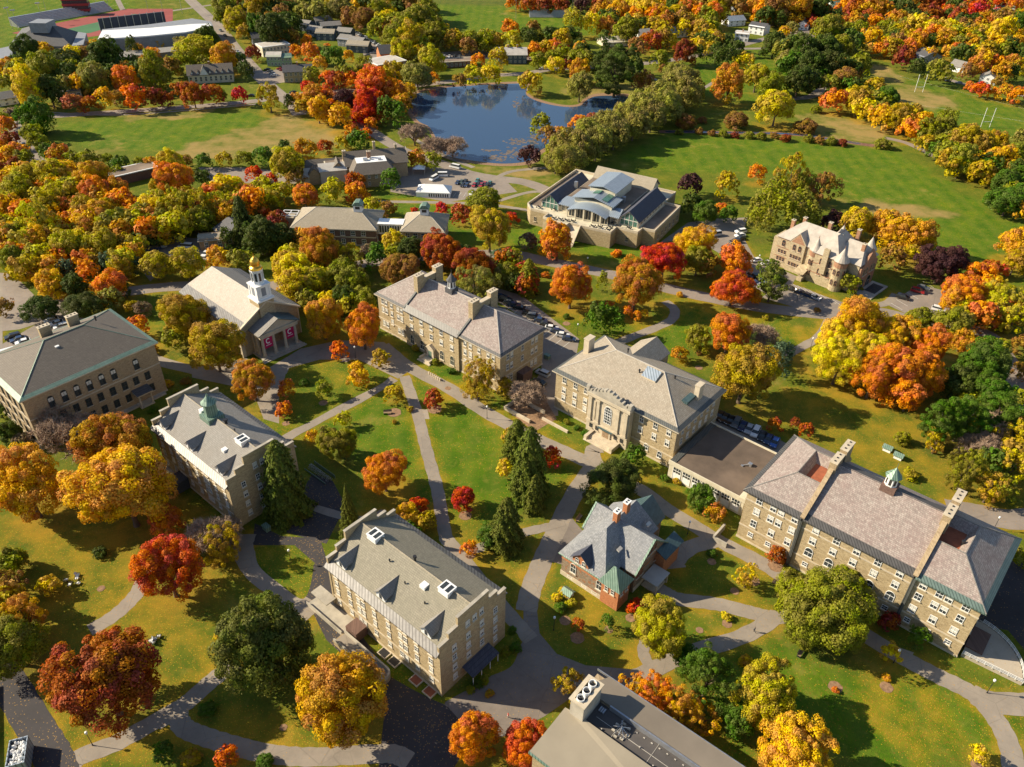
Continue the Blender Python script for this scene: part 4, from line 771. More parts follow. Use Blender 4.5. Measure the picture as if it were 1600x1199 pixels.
def build_trees(T):
    rnd = random.Random(11); protos()
    T.sort(key=lambda t: -t['w']); small = [t for t in T if t['kind'] == 'b' ]; big = [t for t in T if t['kind'] != 'b']
    solo = big[:296]; rest = big[296:]; items = []
    for t in solo + small:
        k = t['kind']; det = 'hi' if t['w'] > 52 else ('mid' if t['w'] > 24 else 'low'); ni = 3 if det == 'low' else 4
        pk = {'b': 'R', 'L': 'W'}.get(k, k); rz = rnd.uniform(0, 6.28)
        nm, words = KIND[k]; root = empty(nm, (t['x'], t['y'], 0), rz)
        bf = 1.3 if k == 'B' else 1.0; sx = (bf * t['r'] * rnd.uniform(.88, 1.1), bf * t['r'] * rnd.uniform(.88, 1.1), t['hh'] * (1.15 if k == 'B' else 1))
        if pk == 'B':
            o = link('branches', PR['B', rnd.randrange(3)], root, (0, 0, t['zc']), 0, sx)
            link('trunk', PR['T', rnd.randrange(3)], root, (0, 0, 0), 0, (t['r'] * .8, t['r'] * .8, t['zc'] * .75))
        else:
            me = PR[pk, det, rnd.randrange(2 if pk in 'SK' else ni)]
            o = link('crown', me, root, (0, 0, t['zc']), 0, sx); c = PAL[t['col']]; v = rnd.uniform(.9, 1.1)
            o.color = (c[0] * v, c[1] * v * rnd.uniform(.93, 1.07), c[2], c[3])
            if pk in 'SK': link('trunk', PR['T', 'pole'], root, (0, 0, 0), 0, (t['r'] * .8, t['r'] * .8, t['zc']))
            else: link('trunk', PR['T', rnd.randrange(3)], root, (0, 0, 0), 0, (t['r'] * .9, t['r'] * .9, t['zc']))
            if k == 'L':
                pass
        t['o'] = root; root['category'] = 'shrub' if k == 'b' else 'tree'
        root['group'] = {'b': 'shrubs and saplings around the campus', 'S': 'spruces', 'K': 'blunt conifers', 'P': 'pines', 'B': 'leafless trees', 'L': 'willow trees in a long double row'}.get(k, 'autumn broadleaf trees')
        size = '' if k == 'b' else ('small ' if t['r'] < 3.2 else ('' if t['r'] < 6.5 else 'large '))
        items.append((root, size + words.format(CW[t['col']]) + ' ' + ('in the row by the pond' if k == 'L' and t['cx'] > 860 and t['hs'] > 1.1 else place_words(t['cx'], t['cy'])), t['cx']))
    label_unique(items)
    # the smallest and farthest trees as one mass
    rs = np.random.RandomState(4); base = [crown_data(400 + i, 34, 26, .22, 'round', .32) for i in range(3)]
    for _ in range(420):                       # town woods beyond and beside the view
        a = rs.uniform(-1, 1); y = rs.uniform(735, 1100) if rs.rand() < .75 else rs.uniform(400, 1000); x = a * (y * .62 + 40) if y > 735 else (620 + rs.rand() * 250) * np.sign(a)
        if abs(x) < 1 or (y > 735 and PXy(x, y) > -2): continue
        c = rs.choice(list('vGgmknovGdl')); r = rs.uniform(4, 8); rest.append(dict(x=x, y=y, zc=r * 1.15, r=r, hh=r * 1.1, col=c))
    av = [(328,122,42,20),(468,115,30,20),(430,92,36,18),(520,60,60,35),(610,108,34,18),(715,98,40,16),(800,88,34,18),(965,70,26,12),(1008,58,16,10),(1063,55,18,10),(1158,58,14,14),(1180,48,20,18),(1252,42,14,10),(1492,105,22,14),(1540,125,20,12),(1455,92,22,14),(215,282,50,18),(335,382,34,16),(280,390,55,16),(60,150,20,12),(240,55,120,36),(40,70,70,30),(1570,18,20,10),(395,68,18,10),(15,160,20,10),(1350,62,10,8),(1150,38,18,10),(1158,15,14,8),(1310,14,16,8)]
    for poly, cols, wd, n in FILL:
        xs = [p[0] for p in poly]; ys = [p[1] for p in poly]; placed = []
        for _ in range(n * 14):
            if len(placed) >= n: break
            x, y = rs.uniform(min(xs), max(xs)), rs.uniform(min(ys), max(ys)); ww = wd * rs.uniform(.75, 1.2)
            if not inside(np.array([x]), np.array([y]), poly)[0]: continue
            if any(abs(x - a) < b_ + ww * .3 and abs(y - c) < d_ + ww * .25 for a, c, b_, d_ in av): continue
            if any(math.hypot(x - a, (y - c) * 1.25) < wd * .42 for a, c in placed): continue
            placed.append((x, y)); r = 5.0
            for _k in range(5): zc = r * 1.15; p = G(x, y, zc); r = ww / 2 * depth(p) / FPX
            rest.append(dict(x=p.x, y=p.y, zc=zc, r=r, hh=r * 1.1, col=rs.choice(list(cols))))
    Ps, Ns, Ss, Rn, Tn, Cs = [], [], [], [], [], []
    for t in rest:
        P, N, S, rn, tn = base[rs.randint(3)]; a = rs.uniform(0, 6.28); m = np.array([[math.cos(a), -math.sin(a), 0], [math.sin(a), math.cos(a), 0], [0, 0, 1]])
        Ps.append((P @ m.T) * np.array([t['r'], t['r'], t['hh']]) + np.array([t['x'], t['y'], t['zc']])); Ns.append(N @ m.T); Ss.append(S * t['r']); Rn.append(rn); Tn.append(tn)
        Cs.append(np.tile(np.array(PAL[t['col']], np.float32) * np.array([1, 1, 1, 1]), (len(P), 1)))
    me = leafmesh('woodland', np.concatenate(Ps), np.concatenate(Ns), np.concatenate(Ss), np.concatenate(Rn), np.concatenate(Tn), [M['leafs']])
    Cc = np.repeat(np.concatenate(Cs), 4, axis=0).astype(np.float32)
    me.color_attributes.new('tint', 'FLOAT_COLOR', 'CORNER').data.foreach_set('color', Cc.ravel())
    tag(link('woodland', me), 'far off mass of small autumn trees around the town streets', 'woodland', kind='stuff')
FILL = [([(0,275),(60,262),(120,275),(180,290),(255,295),(420,292),(430,325),(340,352),(290,372),(235,385),(200,412),(0,425)], 'llykkmxlvo', 40, 84),
 ([(500,-5),(665,-5),(690,60),(690,98),(612,98),(598,50),(560,38),(510,28)], 'vvmnlwG', 28, 46), ([(685,52),(810,62),(815,74),(690,76)], 'vmln', 22, 12), ([(935,-4),(1210,-4),(1205,40),(1130,60),(1110,80),(990,62),(940,45)], 'kyovnGmxvn', 28, 60),
 ([(1205,62),(1350,45),(1350,100),(1330,140),(1235,138),(1215,100)], 'GGvgv', 30, 26), ([(1195,-5),(1605,-5),(1605,42),(1500,45),(1400,30),(1340,40),(1210,35)], 'ndGoxGq', 24, 62), ([(1345,48),(1605,52),(1605,110),(1560,118),(1530,108),(1450,85),(1400,80)], 'ykmoxvGn', 26, 38),
 ([(1320,148),(1385,150),(1500,212),(1600,238),(1600,335),(1565,318),(1500,270),(1435,218),(1345,182)], 'mvgkv', 34, 30), ([(345,-4),(520,-4),(515,25),(440,55),(400,45),(360,30)], 'vGwnG', 26, 26), ([(0,78),(110,72),(190,72),(350,84),(395,95),(395,112),(290,108),(200,118),(60,150),(0,110)], 'GvwGkv', 28, 26),
 ([(450,132),(560,118),(640,140),(640,175),(570,192),(520,178),(465,170)], 'rofkxq', 26, 18), ([(790,45),(950,42),(990,70),(985,95),(830,98),(820,70)], 'vGonm', 24, 16), ([(1470,625),(1600,610),(1600,770),(1530,760)], 'gvmv', 44, 8), ([(1490,430),(1600,440),(1600,560),(1500,540)], 'vlok', 40, 8),
 ([(0,420),(120,425),(190,430),(190,470),(120,455),(60,440),(0,430)], 'Gvkx', 26, 10), ([(800,-4),(935,-4),(935,6),(800,6)], 'qdoGn', 20, 12), ([(0,118),(30,120),(40,170),(0,190)], 'vyG', 30, 4), ([(-10,195),(25,215),(40,262),(-10,270)], 'vkod', 26, 8), ([(430,385),(540,395),(560,460),(600,480),(560,490),(500,470),(450,400)], 'yvGl', 34, 9), ([(690,395),(830,405),(830,450),(770,440),(700,410)], 'qvwG', 36, 8), ([(-20,880),(40,880),(60,960),(-20,985)], 'vmk', 60, 3), ([(1650,120),(2100,200),(2200,1150),(1650,1000)], 'vmgkolGx', 62, 60), ([(-420,150),(-70,150),(-130,500),(-90,1100),(-500,1100)], 'vmgkolG', 62, 40), ([(-100,1300),(1500,1300),(1500,1500),(-100,1500)], 'vmko', 80, 12)]
def PXy(x, y): return PX((x, y, 0))[1]
# ================================================================== buildings
def dirv(a): return Vector((math.cos(R(a)), math.sin(R(a)), 0))
def root_at(name, label, cat, p, yaw, du=0, dv=0):
    o = p + dirv(yaw) * du + dirv(yaw + 90) * dv
    e = empty(name, (o.x, o.y, 0), R(yaw)); tag(e, label, cat); return e
_wm = {}
def wmesh(w, h, kind, fr):
    key = (w, h, kind, fr)
    if key in _wm: return _wm[key]
    g = MB(); f = MB(); s = MB(); arch = kind.startswith('arch'); t = .10 if w > .8 else .07
    def pane(y, z0, z1, x0=-w / 2, x1=w / 2, m=0):
        if arch and z1 >= h / 2 - .01:
            zc = h / 2 - w / 2; pts = [(x0, y, z0), (x1, y, z0)] + [(w / 2 * math.cos(a), y, zc + w / 2 * math.sin(a)) for a in [math.pi * k / 8 for k in range(9)]]
            g.face(pts, m)
        else: g.face([(x0, y, z0), (x1, y, z0), (x1, y, z1), (x0, y, z1)], m)
    pane(-.03, -h / 2, h / 2)
    if kind.endswith('half'): g.face([(-w / 2 + .05, -.05, 0), (w / 2 - .05, -.05, 0), (w / 2 - .05, -.05, h / 2 - .1 - (w * .3 if arch else 0)), (-w / 2 + .05, -.05, h / 2 - .1 - (w * .3 if arch else 0))], 1)
    if kind.endswith('full'): g.face([(-w / 2 + .05, -.05, -h * .32), (w / 2 - .05, -.05, -h * .32), (w / 2 - .05, -.05, h / 2 - .1 - (w * .3 if arch else 0)), (-w / 2 + .05, -.05, h / 2 - .1 - (w * .3 if arch else 0))], 1)
    ht = h / 2 - (w / 2 if arch else 0)
    f.box(-w / 2 - t, -w / 2, -.12, .02, -h / 2, ht); f.box(w / 2, w / 2 + t, -.12, .02, -h / 2, ht); f.box(-w / 2 - t, w / 2 + t, -.121, .02, -h / 2 - t, -h / 2)
    if arch:
        pr = [(w / 2 * math.cos(math.pi * k / 8), ht + w / 2 * math.sin(math.pi * k / 8)) for k in range(9)] + [((w / 2 + t) * math.cos(math.pi * k / 8), ht + (w / 2 + t) * math.sin(math.pi * k / 8)) for k in range(8, -1, -1)]
        for k in range(8):
            q = [pr[k], pr[k + 1], pr[16 - k], pr[17 - k]]; f.yprofile([q[3], q[2], q[1], q[0]], -.12, .02)
    else: f.box(-w / 2 - t, w / 2 + t, -.121, .02, h / 2, h / 2 + t)
    f.box(-w / 2, w / 2, -.09, -.02, -.05, .05)
    if w > .75: f.box(-.035, .035, -.085, -.02, -h / 2, ht)
    s.box(-w / 2 - .25, w / 2 + .25, -.28, .02, -h / 2 - t - .2, -h / 2 - t)
    _wm[key] = (g.mesh('window', [M['glass'], M['shade']]), f.mesh('frame', [M[fr]]), s.mesh('sill', [M['lime']])); return _wm[key]
_wr = random.Random(8)
def win(root, face, plane, pts, w=.95, h=1.7, kind='mix', fr='frame', sill=True):
    """face F/B/R/L; plane = v or u of the wall; pts = [(pos, z)]"""
    rz = {'F': 0, 'R': math.pi / 2, 'B': math.pi, 'L': -math.pi / 2}[face]
    for pos, z in pts:
        k = kind
        if kind == 'mix': k = _wr.choice(['sash', 'half', 'half', 'full'])
        if kind == 'archmix': k = _wr.choice(['arch', 'archhalf'])
        g, f, s = wmesh(w, h, k, fr)
        loc = (pos, plane - .004, z) if face == 'F' else (pos, plane + .004, z) if face == 'B' else (plane + .004, pos, z) if face == 'R' else (plane - .004, pos, z)
        o = link('window', g, root, loc, rz); link('frame', f, o)
        if sill: link('sill', s, o)
def grid(us, zs): return [(u, z) for z in zs for u in us]
def walls(root, u0, u1, v0, v1, z1, mat='stone', z0=-.3, plinth=.5, cornice=True, bands=()):
    mb = MB(); mb.box(u0, u1, v0, v1, z0, z1); mb.build('wall', [M[mat]], root)
    t = MB()
    if plinth:
        for a in ((u0 - .12, u1 + .12, v0 - .12, v0 - .002), (u0 - .12, u1 + .12, v1 + .002, v1 + .12), (u0 - .12, u0 - .002, v0 - .001, v1 + .001), (u1 + .002, u1 + .12, v0 - .001, v1 + .001)): t.box(*a, -.2, plinth)
    for z in list(bands) + ([z1 - .35] if cornice else []):
        for a in ((u0 - .1, u1 + .1, v0 - .1, v0 - .002), (u0 - .1, u1 + .1, v1 + .002, v1 + .1), (u0 - .1, u0 - .002, v0 - .001, v1 + .001), (u1 + .002, u1 + .1, v0 - .001, v1 + .001)): t.box(*a, z, z + .38)
    if t.v: t.build('stone_band', [M['lime']], root)
def hip(root, u0, u1, v0, v1, z0, z1, ra, rb, mat, oh=.7, gut='dkcopper', gw=1.1, rv=None, name='roof'):
    """hipped roof; ridge from u=ra to rb. A metal gutter band of width gw runs round the eaves"""
    rv = (v0 + v1) / 2 if rv is None else rv; a0, a1, b0, b1 = u0 - oh, u1 + oh, v0 - oh, v1 + oh
    def lerp(p, q, t): return tuple(p[i] + (q[i] - p[i]) * t for i in range(3))
    E_ = [(a0, b0, z0), (a1, b0, z0), (a1, b1, z0), (a0, b1, z0)]; Rg = [(ra, rv, z1), (rb, rv, z1)]; T = [Rg[0], Rg[1], Rg[1], Rg[0]]
    f = gw / max(1, (rv - b0)); I = [lerp(E_[k], T[k], f) for k in range(4)]
    r = MB(); g = MB()
    r.face([I[0], I[1], T[1], T[0]]); r.face([I[1], I[2], T[1]]); r.face([I[2], I[3], T[0], T[1]]); r.face([I[3], I[0], T[0]])
    for k in range(4):
        j = (k + 1) % 4; g.face([E_[k], E_[j], I[j], I[k]])
        g.face([(E_[k][0], E_[k][1], z0 - .35), (E_[j][0], E_[j][1], z0 - .35), E_[j], E_[k]], 1)
    g.face([(p[0], p[1], z0 - .35) for p in E_[::-1]], 1)
    ro = r.build(name, [M[mat]], root); g.build('eave', [M[gut], M['lime']], root)
    c = MB(); c.tube(T[0], T[1], .14, n=4)
    for k in range(4): c.tube(T[k], I[k], .12, n=4)
    c.build('ridge_cap', [M['lightmt'] if mat in ('slate2', 'tanrf') else M[gut] if mat in ('brownrf',) else M['lightmt']], root); return ro
def chimney(root, u, v, z0, z1, su=1.4, sv=1.4, mat='lime', pots=2, cap='lime'):
    mb = MB(); mb.box(u - su / 2, u + su / 2, v - sv / 2, v + sv / 2, z0, z1); mb.box(u - su / 2 - .12, u + su / 2 + .12, v - sv / 2 - .12, v + sv / 2 + .12, z1, z1 + .25, 1)
    n = pots
    for k in range(n):
        if sv >= su: mb.box(u - .18, u + .18, v - sv / 2 + (k + .5) * sv / n - .18, v - sv / 2 + (k + .5) * sv / n + .18, z1 + .252, z1 + .38, 2)
        else: mb.box(u - su / 2 + (k + .5) * su / n - .18, u - su / 2 + (k + .5) * su / n + .18, v - .18, v + .18, z1 + .252, z1 + .38, 2)
    return mb.build('chimney', [M[mat], M[cap], M['black']], root)
def skybox(root, u, v, z, w=2.6, d=2.4, slope=-1):
    a = MB(); a.box(u - w / 2, u + w / 2, v - d / 2, v + d / 2, z - .8, z + .35)
    a.yprofile([(u - w / 2 - .1, z + .35), (u + w / 2 + .1, z + .35), (u + w / 2 + .1, z + .5), (u - w / 2 - .1, z + .5)], v - d / 2 - .1, v + d / 2 + .1)
    o = a.build('skylight', [M['white']], root); g = MB()
    for s in (-1, 1): g.box(u + s * w * .26 - w * .17, u + s * w * .26 + w * .17, v - d * .38, v + d * .38, z + .5, z + .53)
    g.build('pane', [M['glass']], o)
def vent(root, u, v, z, h=1.0, r=.2):
    m = MB(); m.tube((u, v, z - .6), (u, v, z + h), r, n=8); m.tube((u, v, z + h), (u, v, z + h + .35), r * 1.7, r * 1.5, n=8); m.build('roof_vent', [M['black']], root)
def stepped_gable(root, u0, u1, steps, z_base=-.3):
    """steps [(v0, v1, z)], wall slab between u0 and u1 with light copings"""
    prof = [(steps[0][0], z_base)]; 
    for a, b, z in steps: prof += [(a, z), (b, z)]
    prof += [(steps[-1][1], z_base)]; m = MB(); m.wallprofile(prof[::-1], u0, u1); o = m.build('gable_wall', [M['stone']], root)
    for i, (a, b, z) in enumerate(steps):
        c = MB(); c.box(u0 - .06, u1 + .06, a - .08, b + .08, z + .002, z + .16); c.build('coping', [M['conc']], o)
def dormer(root, u, v, zr, w=2.6, zf=15.25, za=16.95, back=5.0, roofm='greyrf'):
    m = MB(); m.yprofile([(u - w / 2, zf - 1.3), (u + w / 2, zf - 1.3), (u + w / 2, zf + .3), (u, za - .35), (u - w / 2, zf + .3)], v, v + .3)
    m.box(u - w / 2 + .1, u + w / 2 - .1, v + .29, v + 2.5, zf - .9, zf + .3)
    d = m.build('dormer', [M['white']], root); r = MB(); e = .3
    for s in (-1, 1):
        pts = [(u + s * (w / 2 + e), v - .3, zf + .12), (u, v - .3, za), (u, v + back, za), (u + s * (w / 2 + e), v + back * .35, zf + .12)]
        r.slab(pts if s < 0 else pts[::-1], .18)
    r.build('dormer_roof', [M[roofm]], d); g = MB(); g.face([(u - .4, v - .01, zf - .9), (u + .4, v - .01, zf - .9), (u + .4, v - .01, zf + .3), (u, v - .01, zf + .75), (u - .4, v - .01, zf + .3)]); g.build('pane', [M['glass']], d)
def dormhall(root, roofm):
    L, Wd, H, Z = 32.5, 18.2, 13.3, 18.6
    walls(root, -L + .5, -.5, .02, Wd - .02, H, bands=(3.9,))
    s = [(-.1, 2.4, 15.2), (2.4, 4.9, 16.7), (4.9, 13.3, 19.0), (13.3, 15.8, 16.7), (15.8, 18.3, 15.2)]
    stepped_gable(root, -.55, 0, s); stepped_gable(root, -L, -L + .55, s)
    r = MB(); r.slab([(-L + .56, .5, H + .8), (-.56, .5, H + .8), (-.56, 9.1, Z), (-L + .56, 9.1, Z)], .3); r.slab([(-L + .56, 9.1, Z - .01), (-.56, 9.1, Z - .01), (-.56, Wd - .9, H + 1.0), (-L + .56, Wd - .9, H + 1.0)], .3)
    r.build('roof', [M[roofm]], root)
    c = MB(); c.tube((-L + .6, 9.1, Z + .02), (-.6, 9.1, Z + .02), .13, n=5); c.build('ridge_cap', [M['tanrf']], root)
    e = MB(); e.slab([(-L - .1, -.95, H - .25), (0, -.95, H - .25), (0, .55, H + .85), (-L - .1, .55, H + .85)], .25); e.slab([(0, Wd + .75, H), (-L - .1, Wd + .75, H), (-L - .1, Wd - .88, H + .98), (0, Wd - .88, H + .98)], .25)
    e.build('eave', [M['zinc']], root)
    for u in (-28.9, -16.9, -4.3): dormer(root, u, .75, 0, roofm='greyrf')
    for u in (-28.9 + 1, -15.9, -3.3): pass
    cols = [(-30.2, 1), (-26.2, 1), (-22.7, 2), (-18.6, 1), (-14.5, 1), (-10.3, 2), (-6.5, 1), (-2.6, 1)]
    P = []
    for u, k in cols:
        for z in (11.6, 8.9, 6.2, 3.2):
            P += [(u, z)] if k == 1 else [(u - .7, z), (u + .7, z)]
    win(root, 'F', .02, P, .85, 1.45)
    win(root, 'R', 0, grid((3.7, 15.2), (11.6, 8.7, 5.7, 2.7)) + grid((7.5, 11.3), (11.5, 8.5, 5.5, 2.5)) + [(7.4, 15.1), (9.3, 15.1), (11.2, 15.1)], .9, 1.4)
    win(root, 'L', -L, grid((3.7, 15.2), (11.6, 8.7, 5.7, 2.7)) + grid((7.5, 11.3), (11.5, 8.5, 5.5, 2.5)), .9, 1.4)
    win(root, 'B', Wd - .02, grid((-28, -22, -16, -10, -4), (11.3, 8, 4.7)), .85, 1.45)
def cupola(root, u, v, z, r=1.3, h=2.6, roof=2.6, base=1.4, wall='white', rf='copper', basem='darkrf', n=8, louvre=True, finial=1.2):
    b = MB(); b.box(u - r * 1.15, u + r * 1.15, v - r * 1.15, v + r * 1.15, z - 1.6, z + base); o = b.build('cupola', [M[basem]], root)
    d = MB(); d.cyl(u, v, z + base, z + base + h, r, n=n, ph=math.pi / n); d.build('lantern', [M[wall]], o)
    if louvre:
        g = MB()
        for k in range(n):
            a = 2 * math.pi * k / n + 0; c, s = math.cos(a), math.sin(a); ap = r * math.cos(math.pi / n) + .015; hw = r * math.sin(math.pi / n) * .55
            g.face([(u + c * ap + s * hw, v + s * ap - c * hw, z + base + .35), (u + c * ap - s * hw, v + s * ap + c * hw, z + base + .35), (u + c * ap - s * hw, v + s * ap + c * hw, z + base + h - .4), (u + c * ap + s * hw, v + s * ap - c * hw, z + base + h - .4)])
        g.build('louvre', [M['dframe']], o)
    t = MB(); zz = z + base + h; pr = [(r * 1.3, zz - .1), (r * 1.32, zz + .05), (r * .85, zz + roof * .35), (r * .4, zz + roof * .7), (.06, zz + roof), (.05, zz + roof + finial), (.001, zz + roof + finial)]
    t.lathe(u, v, pr, n); t.ring(u, v, zz - .1, zz - .1, r * 1.3, .01, n, 0); t.build('cupola_roof', [M[rf]], o)
def steps_(root, u0, u1, v0, n, rise=.17, run=.38, name='steps', mat='lime', d='F'):
    m = MB()
    for k in range(n): m.box(u0 - k * .15, u1 + k * .15, v0 - run * (k + 1), v0 - run * k, -.1, rise * (n - k))
    m.build(name, [M[mat]], root)
# ---------------------------------------------------------------- the stepped gable hall in the foreground
def b_west():
    p = G(690.9, 1088.3); r = root_at('stone_dormitory', 'four storey stone hall with stepped gables and olive shingled roof in the foreground', 'building', p, -40.2)
    dormhall(r, 'asph')
    skybox(r, -26.9, 8.6, 18.7); skybox(r, -6.4, 8.6, 18.7); vent(r, -16.2, 9.5, 18.5, .9, .25); vent(r, -20.5, 6.6, 17.3, .4, .12); vent(r, -14.6, 5.2, 16.6, .3, .1); vent(r, -8.5, 4.6, 16.2, .3, .1)
    m = MB(); m.box(-11.6, -10.2, 6.2, 7.6, 16.6, 17.9); m.build('roof_hatch', [M['white']], r)
    a = MB(); a.slab([(.02, 5.6, 3.4), (3.0, 5.6, 2.7), (3.0, 13.2, 2.7), (.02, 13.2, 3.4)], .12); o = a.build('awning', [M['navyrf']], r)
    for v in (5.8, 8.2, 10.7, 13.0):
        q = MB(); q.tube((2.8, v, 0), (2.8, v, 2.7), .09, n=6); q.build('post', [M['white']], o)
    t = MB(); t.box(-36.5, -25.0, -4.0, -.02, -.1, .9); t.box(-36.6, -25.0, -4.15, -3.95, .9, 1.7); t.box(-36.6, -31.4, -2.6, -.03, 3.1, 3.35); t.build('terrace', [M['conc']], r)
    w_ = MB(); w_.box(-24.9, -21.6, -3.0, -.02, -.1, 2.6); w_.build('porch', [M['darkbrick']], r)
    m = MB(); n = 10; U0, U1 = -24.8, -11.5
    pts = [(U0, -6.4), (U1, -6.4)] + [(U1 + 1.5 * math.sin(math.pi * k / n), -4.9 - 1.5 * math.cos(math.pi * k / n)) for k in range(1, n)] + [(U1, -3.4), (U0, -3.4)]
    m.prism(pts, -.1, 1.2); m2 = MB(); m2.prism([(p[0], p[1]) for p in pts], 1.2, 1.25)
    o = m.build('ramp', [M['stone2']], r); k = MB()
    inner = [((p[0] - (-18)) * .96 - 18, (p[1] + 4.9) * .78 - 4.9) for p in pts]
    for i in range(len(pts)):
        j = (i + 1) % len(pts)
        if i == len(pts) - 1: continue
        k.prism([pts[i], pts[j], inner[j], inner[i]], 1.2, 2.0)
    k.build('parapet', [M['conc']], o)
    m = MB(); m.prism(inner, 1.2, 1.24); m.build('deck', [M['path']], o)
    for u in (-15.5, -12.5, -6.2, -2.4):
        q = MB(); q.box(u - 1.2, u + 1.2, -2.0, -.05, .0, .35); q.box(u - 1.0, u + 1.0, -1.8, -.25, .351, .36, 1); q.build('window_well', [M['lime'], M['rust'] if u > -8 else M['black']], r)
# ---------------------------------------------------------------- its twin with the green lantern
def b_east():
    p = G(374, 816.2); r = root_at('stone_dormitory', 'four storey stone hall with stepped gables and a green copper lantern on its grey roof', 'building', p, -40.2, 1.6, -1.2)
    dormhall(r, 'greyrf'); u, v, z = -19.2, 9.1, 18.4
    b = MB(); b.box(u - 2.1, u + 2.1, v - 2.1, v + 2.1, z - 1.2, z + .5); o = b.build('cupola', [M['copper']], r)
    m = MB(); m.cyl(u, v, z + .5, z + 3.9, 1.6, 1.45, 8, ph=.39); m.cyl(u, v, z + 3.9, z + 4.15, 1.9, 1.9, 8, ph=.39); m.build('lantern', [M['copper']], o)
    m = MB(); m.lathe(u, v, [(1.95, z + 4.15), (1.1, z + 4.9), (.35, z + 5.9), (.05, z + 6.8)], 8); m.build('cupola_roof', [M['copper']], o)
    m = MB(); m.box(u - 3.4, u - 2.15, v - 1.4, v + .6, z - .6, z + .9); m.build('hatch', [M['white']], r)
    skybox(r, -5.6, 8.6, 18.7); m = MB(); m.box(-8.6, -7.4, 4.4, 5.6, 15.4, 16.9); m.build('roof_hatch', [M['white']], r)
    vent(r, -14.2, 9.8, 18.4, .8, .35); vent(r, -9.5, 9.2, 18.6, .6, .12)
    m = MB(); m.box(-24.5, -20.8, -3.4, -.02, -.1, 3.0); m.box(-24.7, -20.6, -3.6, -.02, 3.0, 3.3); m.build('porch', [M['darkrf']], r)
    m = MB(); m.box(-31.6, -24.6, -2.2, -.02, -.1, .8); m.build('terrace', [M['conc']], r)
# ---------------------------------------------------------------- the long dark hall with arched windows
def b_hall1():
    p = G(65.3, 702); r = root_at('stone_hall', 'large dark stone hall with arched top windows and green copper eaves at the left edge', 'building', p, 49.8, 0, -.6)
    L, W_, H = 35.6, 25.2, 16.6
    walls(r, 0, L, 0, W_, H, 'stone2', bands=(9.6,))
    hip(r, 0, L, 0, W_, H + .1, 22.6, 13.0, 23.5, 'brownrf', .9, 'copper', 1.2)
    us = [6.2, 9.6, 12.9, 16.2, 19.6, 22.9, 29.3]; win(r, 'F', 0, [(u, 12.6) for u in us], 1.35, 3.3, 'archhalf', 'dframe')
    win(r, 'F', 0, [(u, 7.6) for u in (4.5, 7.9, 11.3, 14.6, 17.9, 21.3, 24.7, 28.0, 31.4)], 1.35, 2.3, 'sash', 'dframe'); win(r, 'F', 0, [(u, 3.4) for u in (4.5, 7.9, 11.3, 14.6, 17.9, 21.3, 24.7, 31.6)], 1.35, 2.2, 'sash', 'dframe')
    vs = (3.2, 7.0, 10.8, 14.6, 18.4, 22.2); win(r, 'L', 0, [(v, 12.6) for v in vs], 1.3, 3.2, 'arch', 'dframe'); win(r, 'L', 0, grid(vs, (7.6, 3.4)), 1.3, 2.2, 'sash', 'dframe')
    win(r, 'R', L, grid(vs, (12.6, 7.6, 3.4)), 1.3, 2.2, 'sash', 'dframe'); win(r, 'B', W_, grid((5, 10, 15, 20, 25, 30), (12.6, 7.6, 3.4)), 1.3, 2.2, 'sash', 'dframe')
    for u in (16.0, 23.6): chimney(r, u, 19.6, 17.5, 22.6, 3.0, 1.3, 'stone', 3)
    vent(r, 27.8, 14.6, 21.8, .5, .2); m = MB(); m.box(14.2, 15.2, 9.2, 10.2, 19.6, 21.4); m.build('roof_hatch', [M['white']], r)
    m = MB(); m.box(26.2, 30.2, -2.8, -.13, -.1, .5); m.box(25.9, 30.5, -3.1, -.02, 4.2, 4.6); o = m.build('porch', [M['lime']], r)
    m = MB(); m.slab([(25.8, -3.2, 4.62), (30.6, -3.2, 4.62), (30.6, -.05, 5.3), (25.8, -.05, 5.3)], .05); m.build('porch_roof', [M['darkrf']], o)
    for u in (26.5, 29.9): m = MB(); m.cyl(u, -2.5, .5, 4.2, .24, n=10); m.build('column', [M['lime']], o)
    m = MB(); m.box(4, 34.5, -1.4, -.13, -.1, .45); m.build('kerb_ledge', [M['conc']], r)
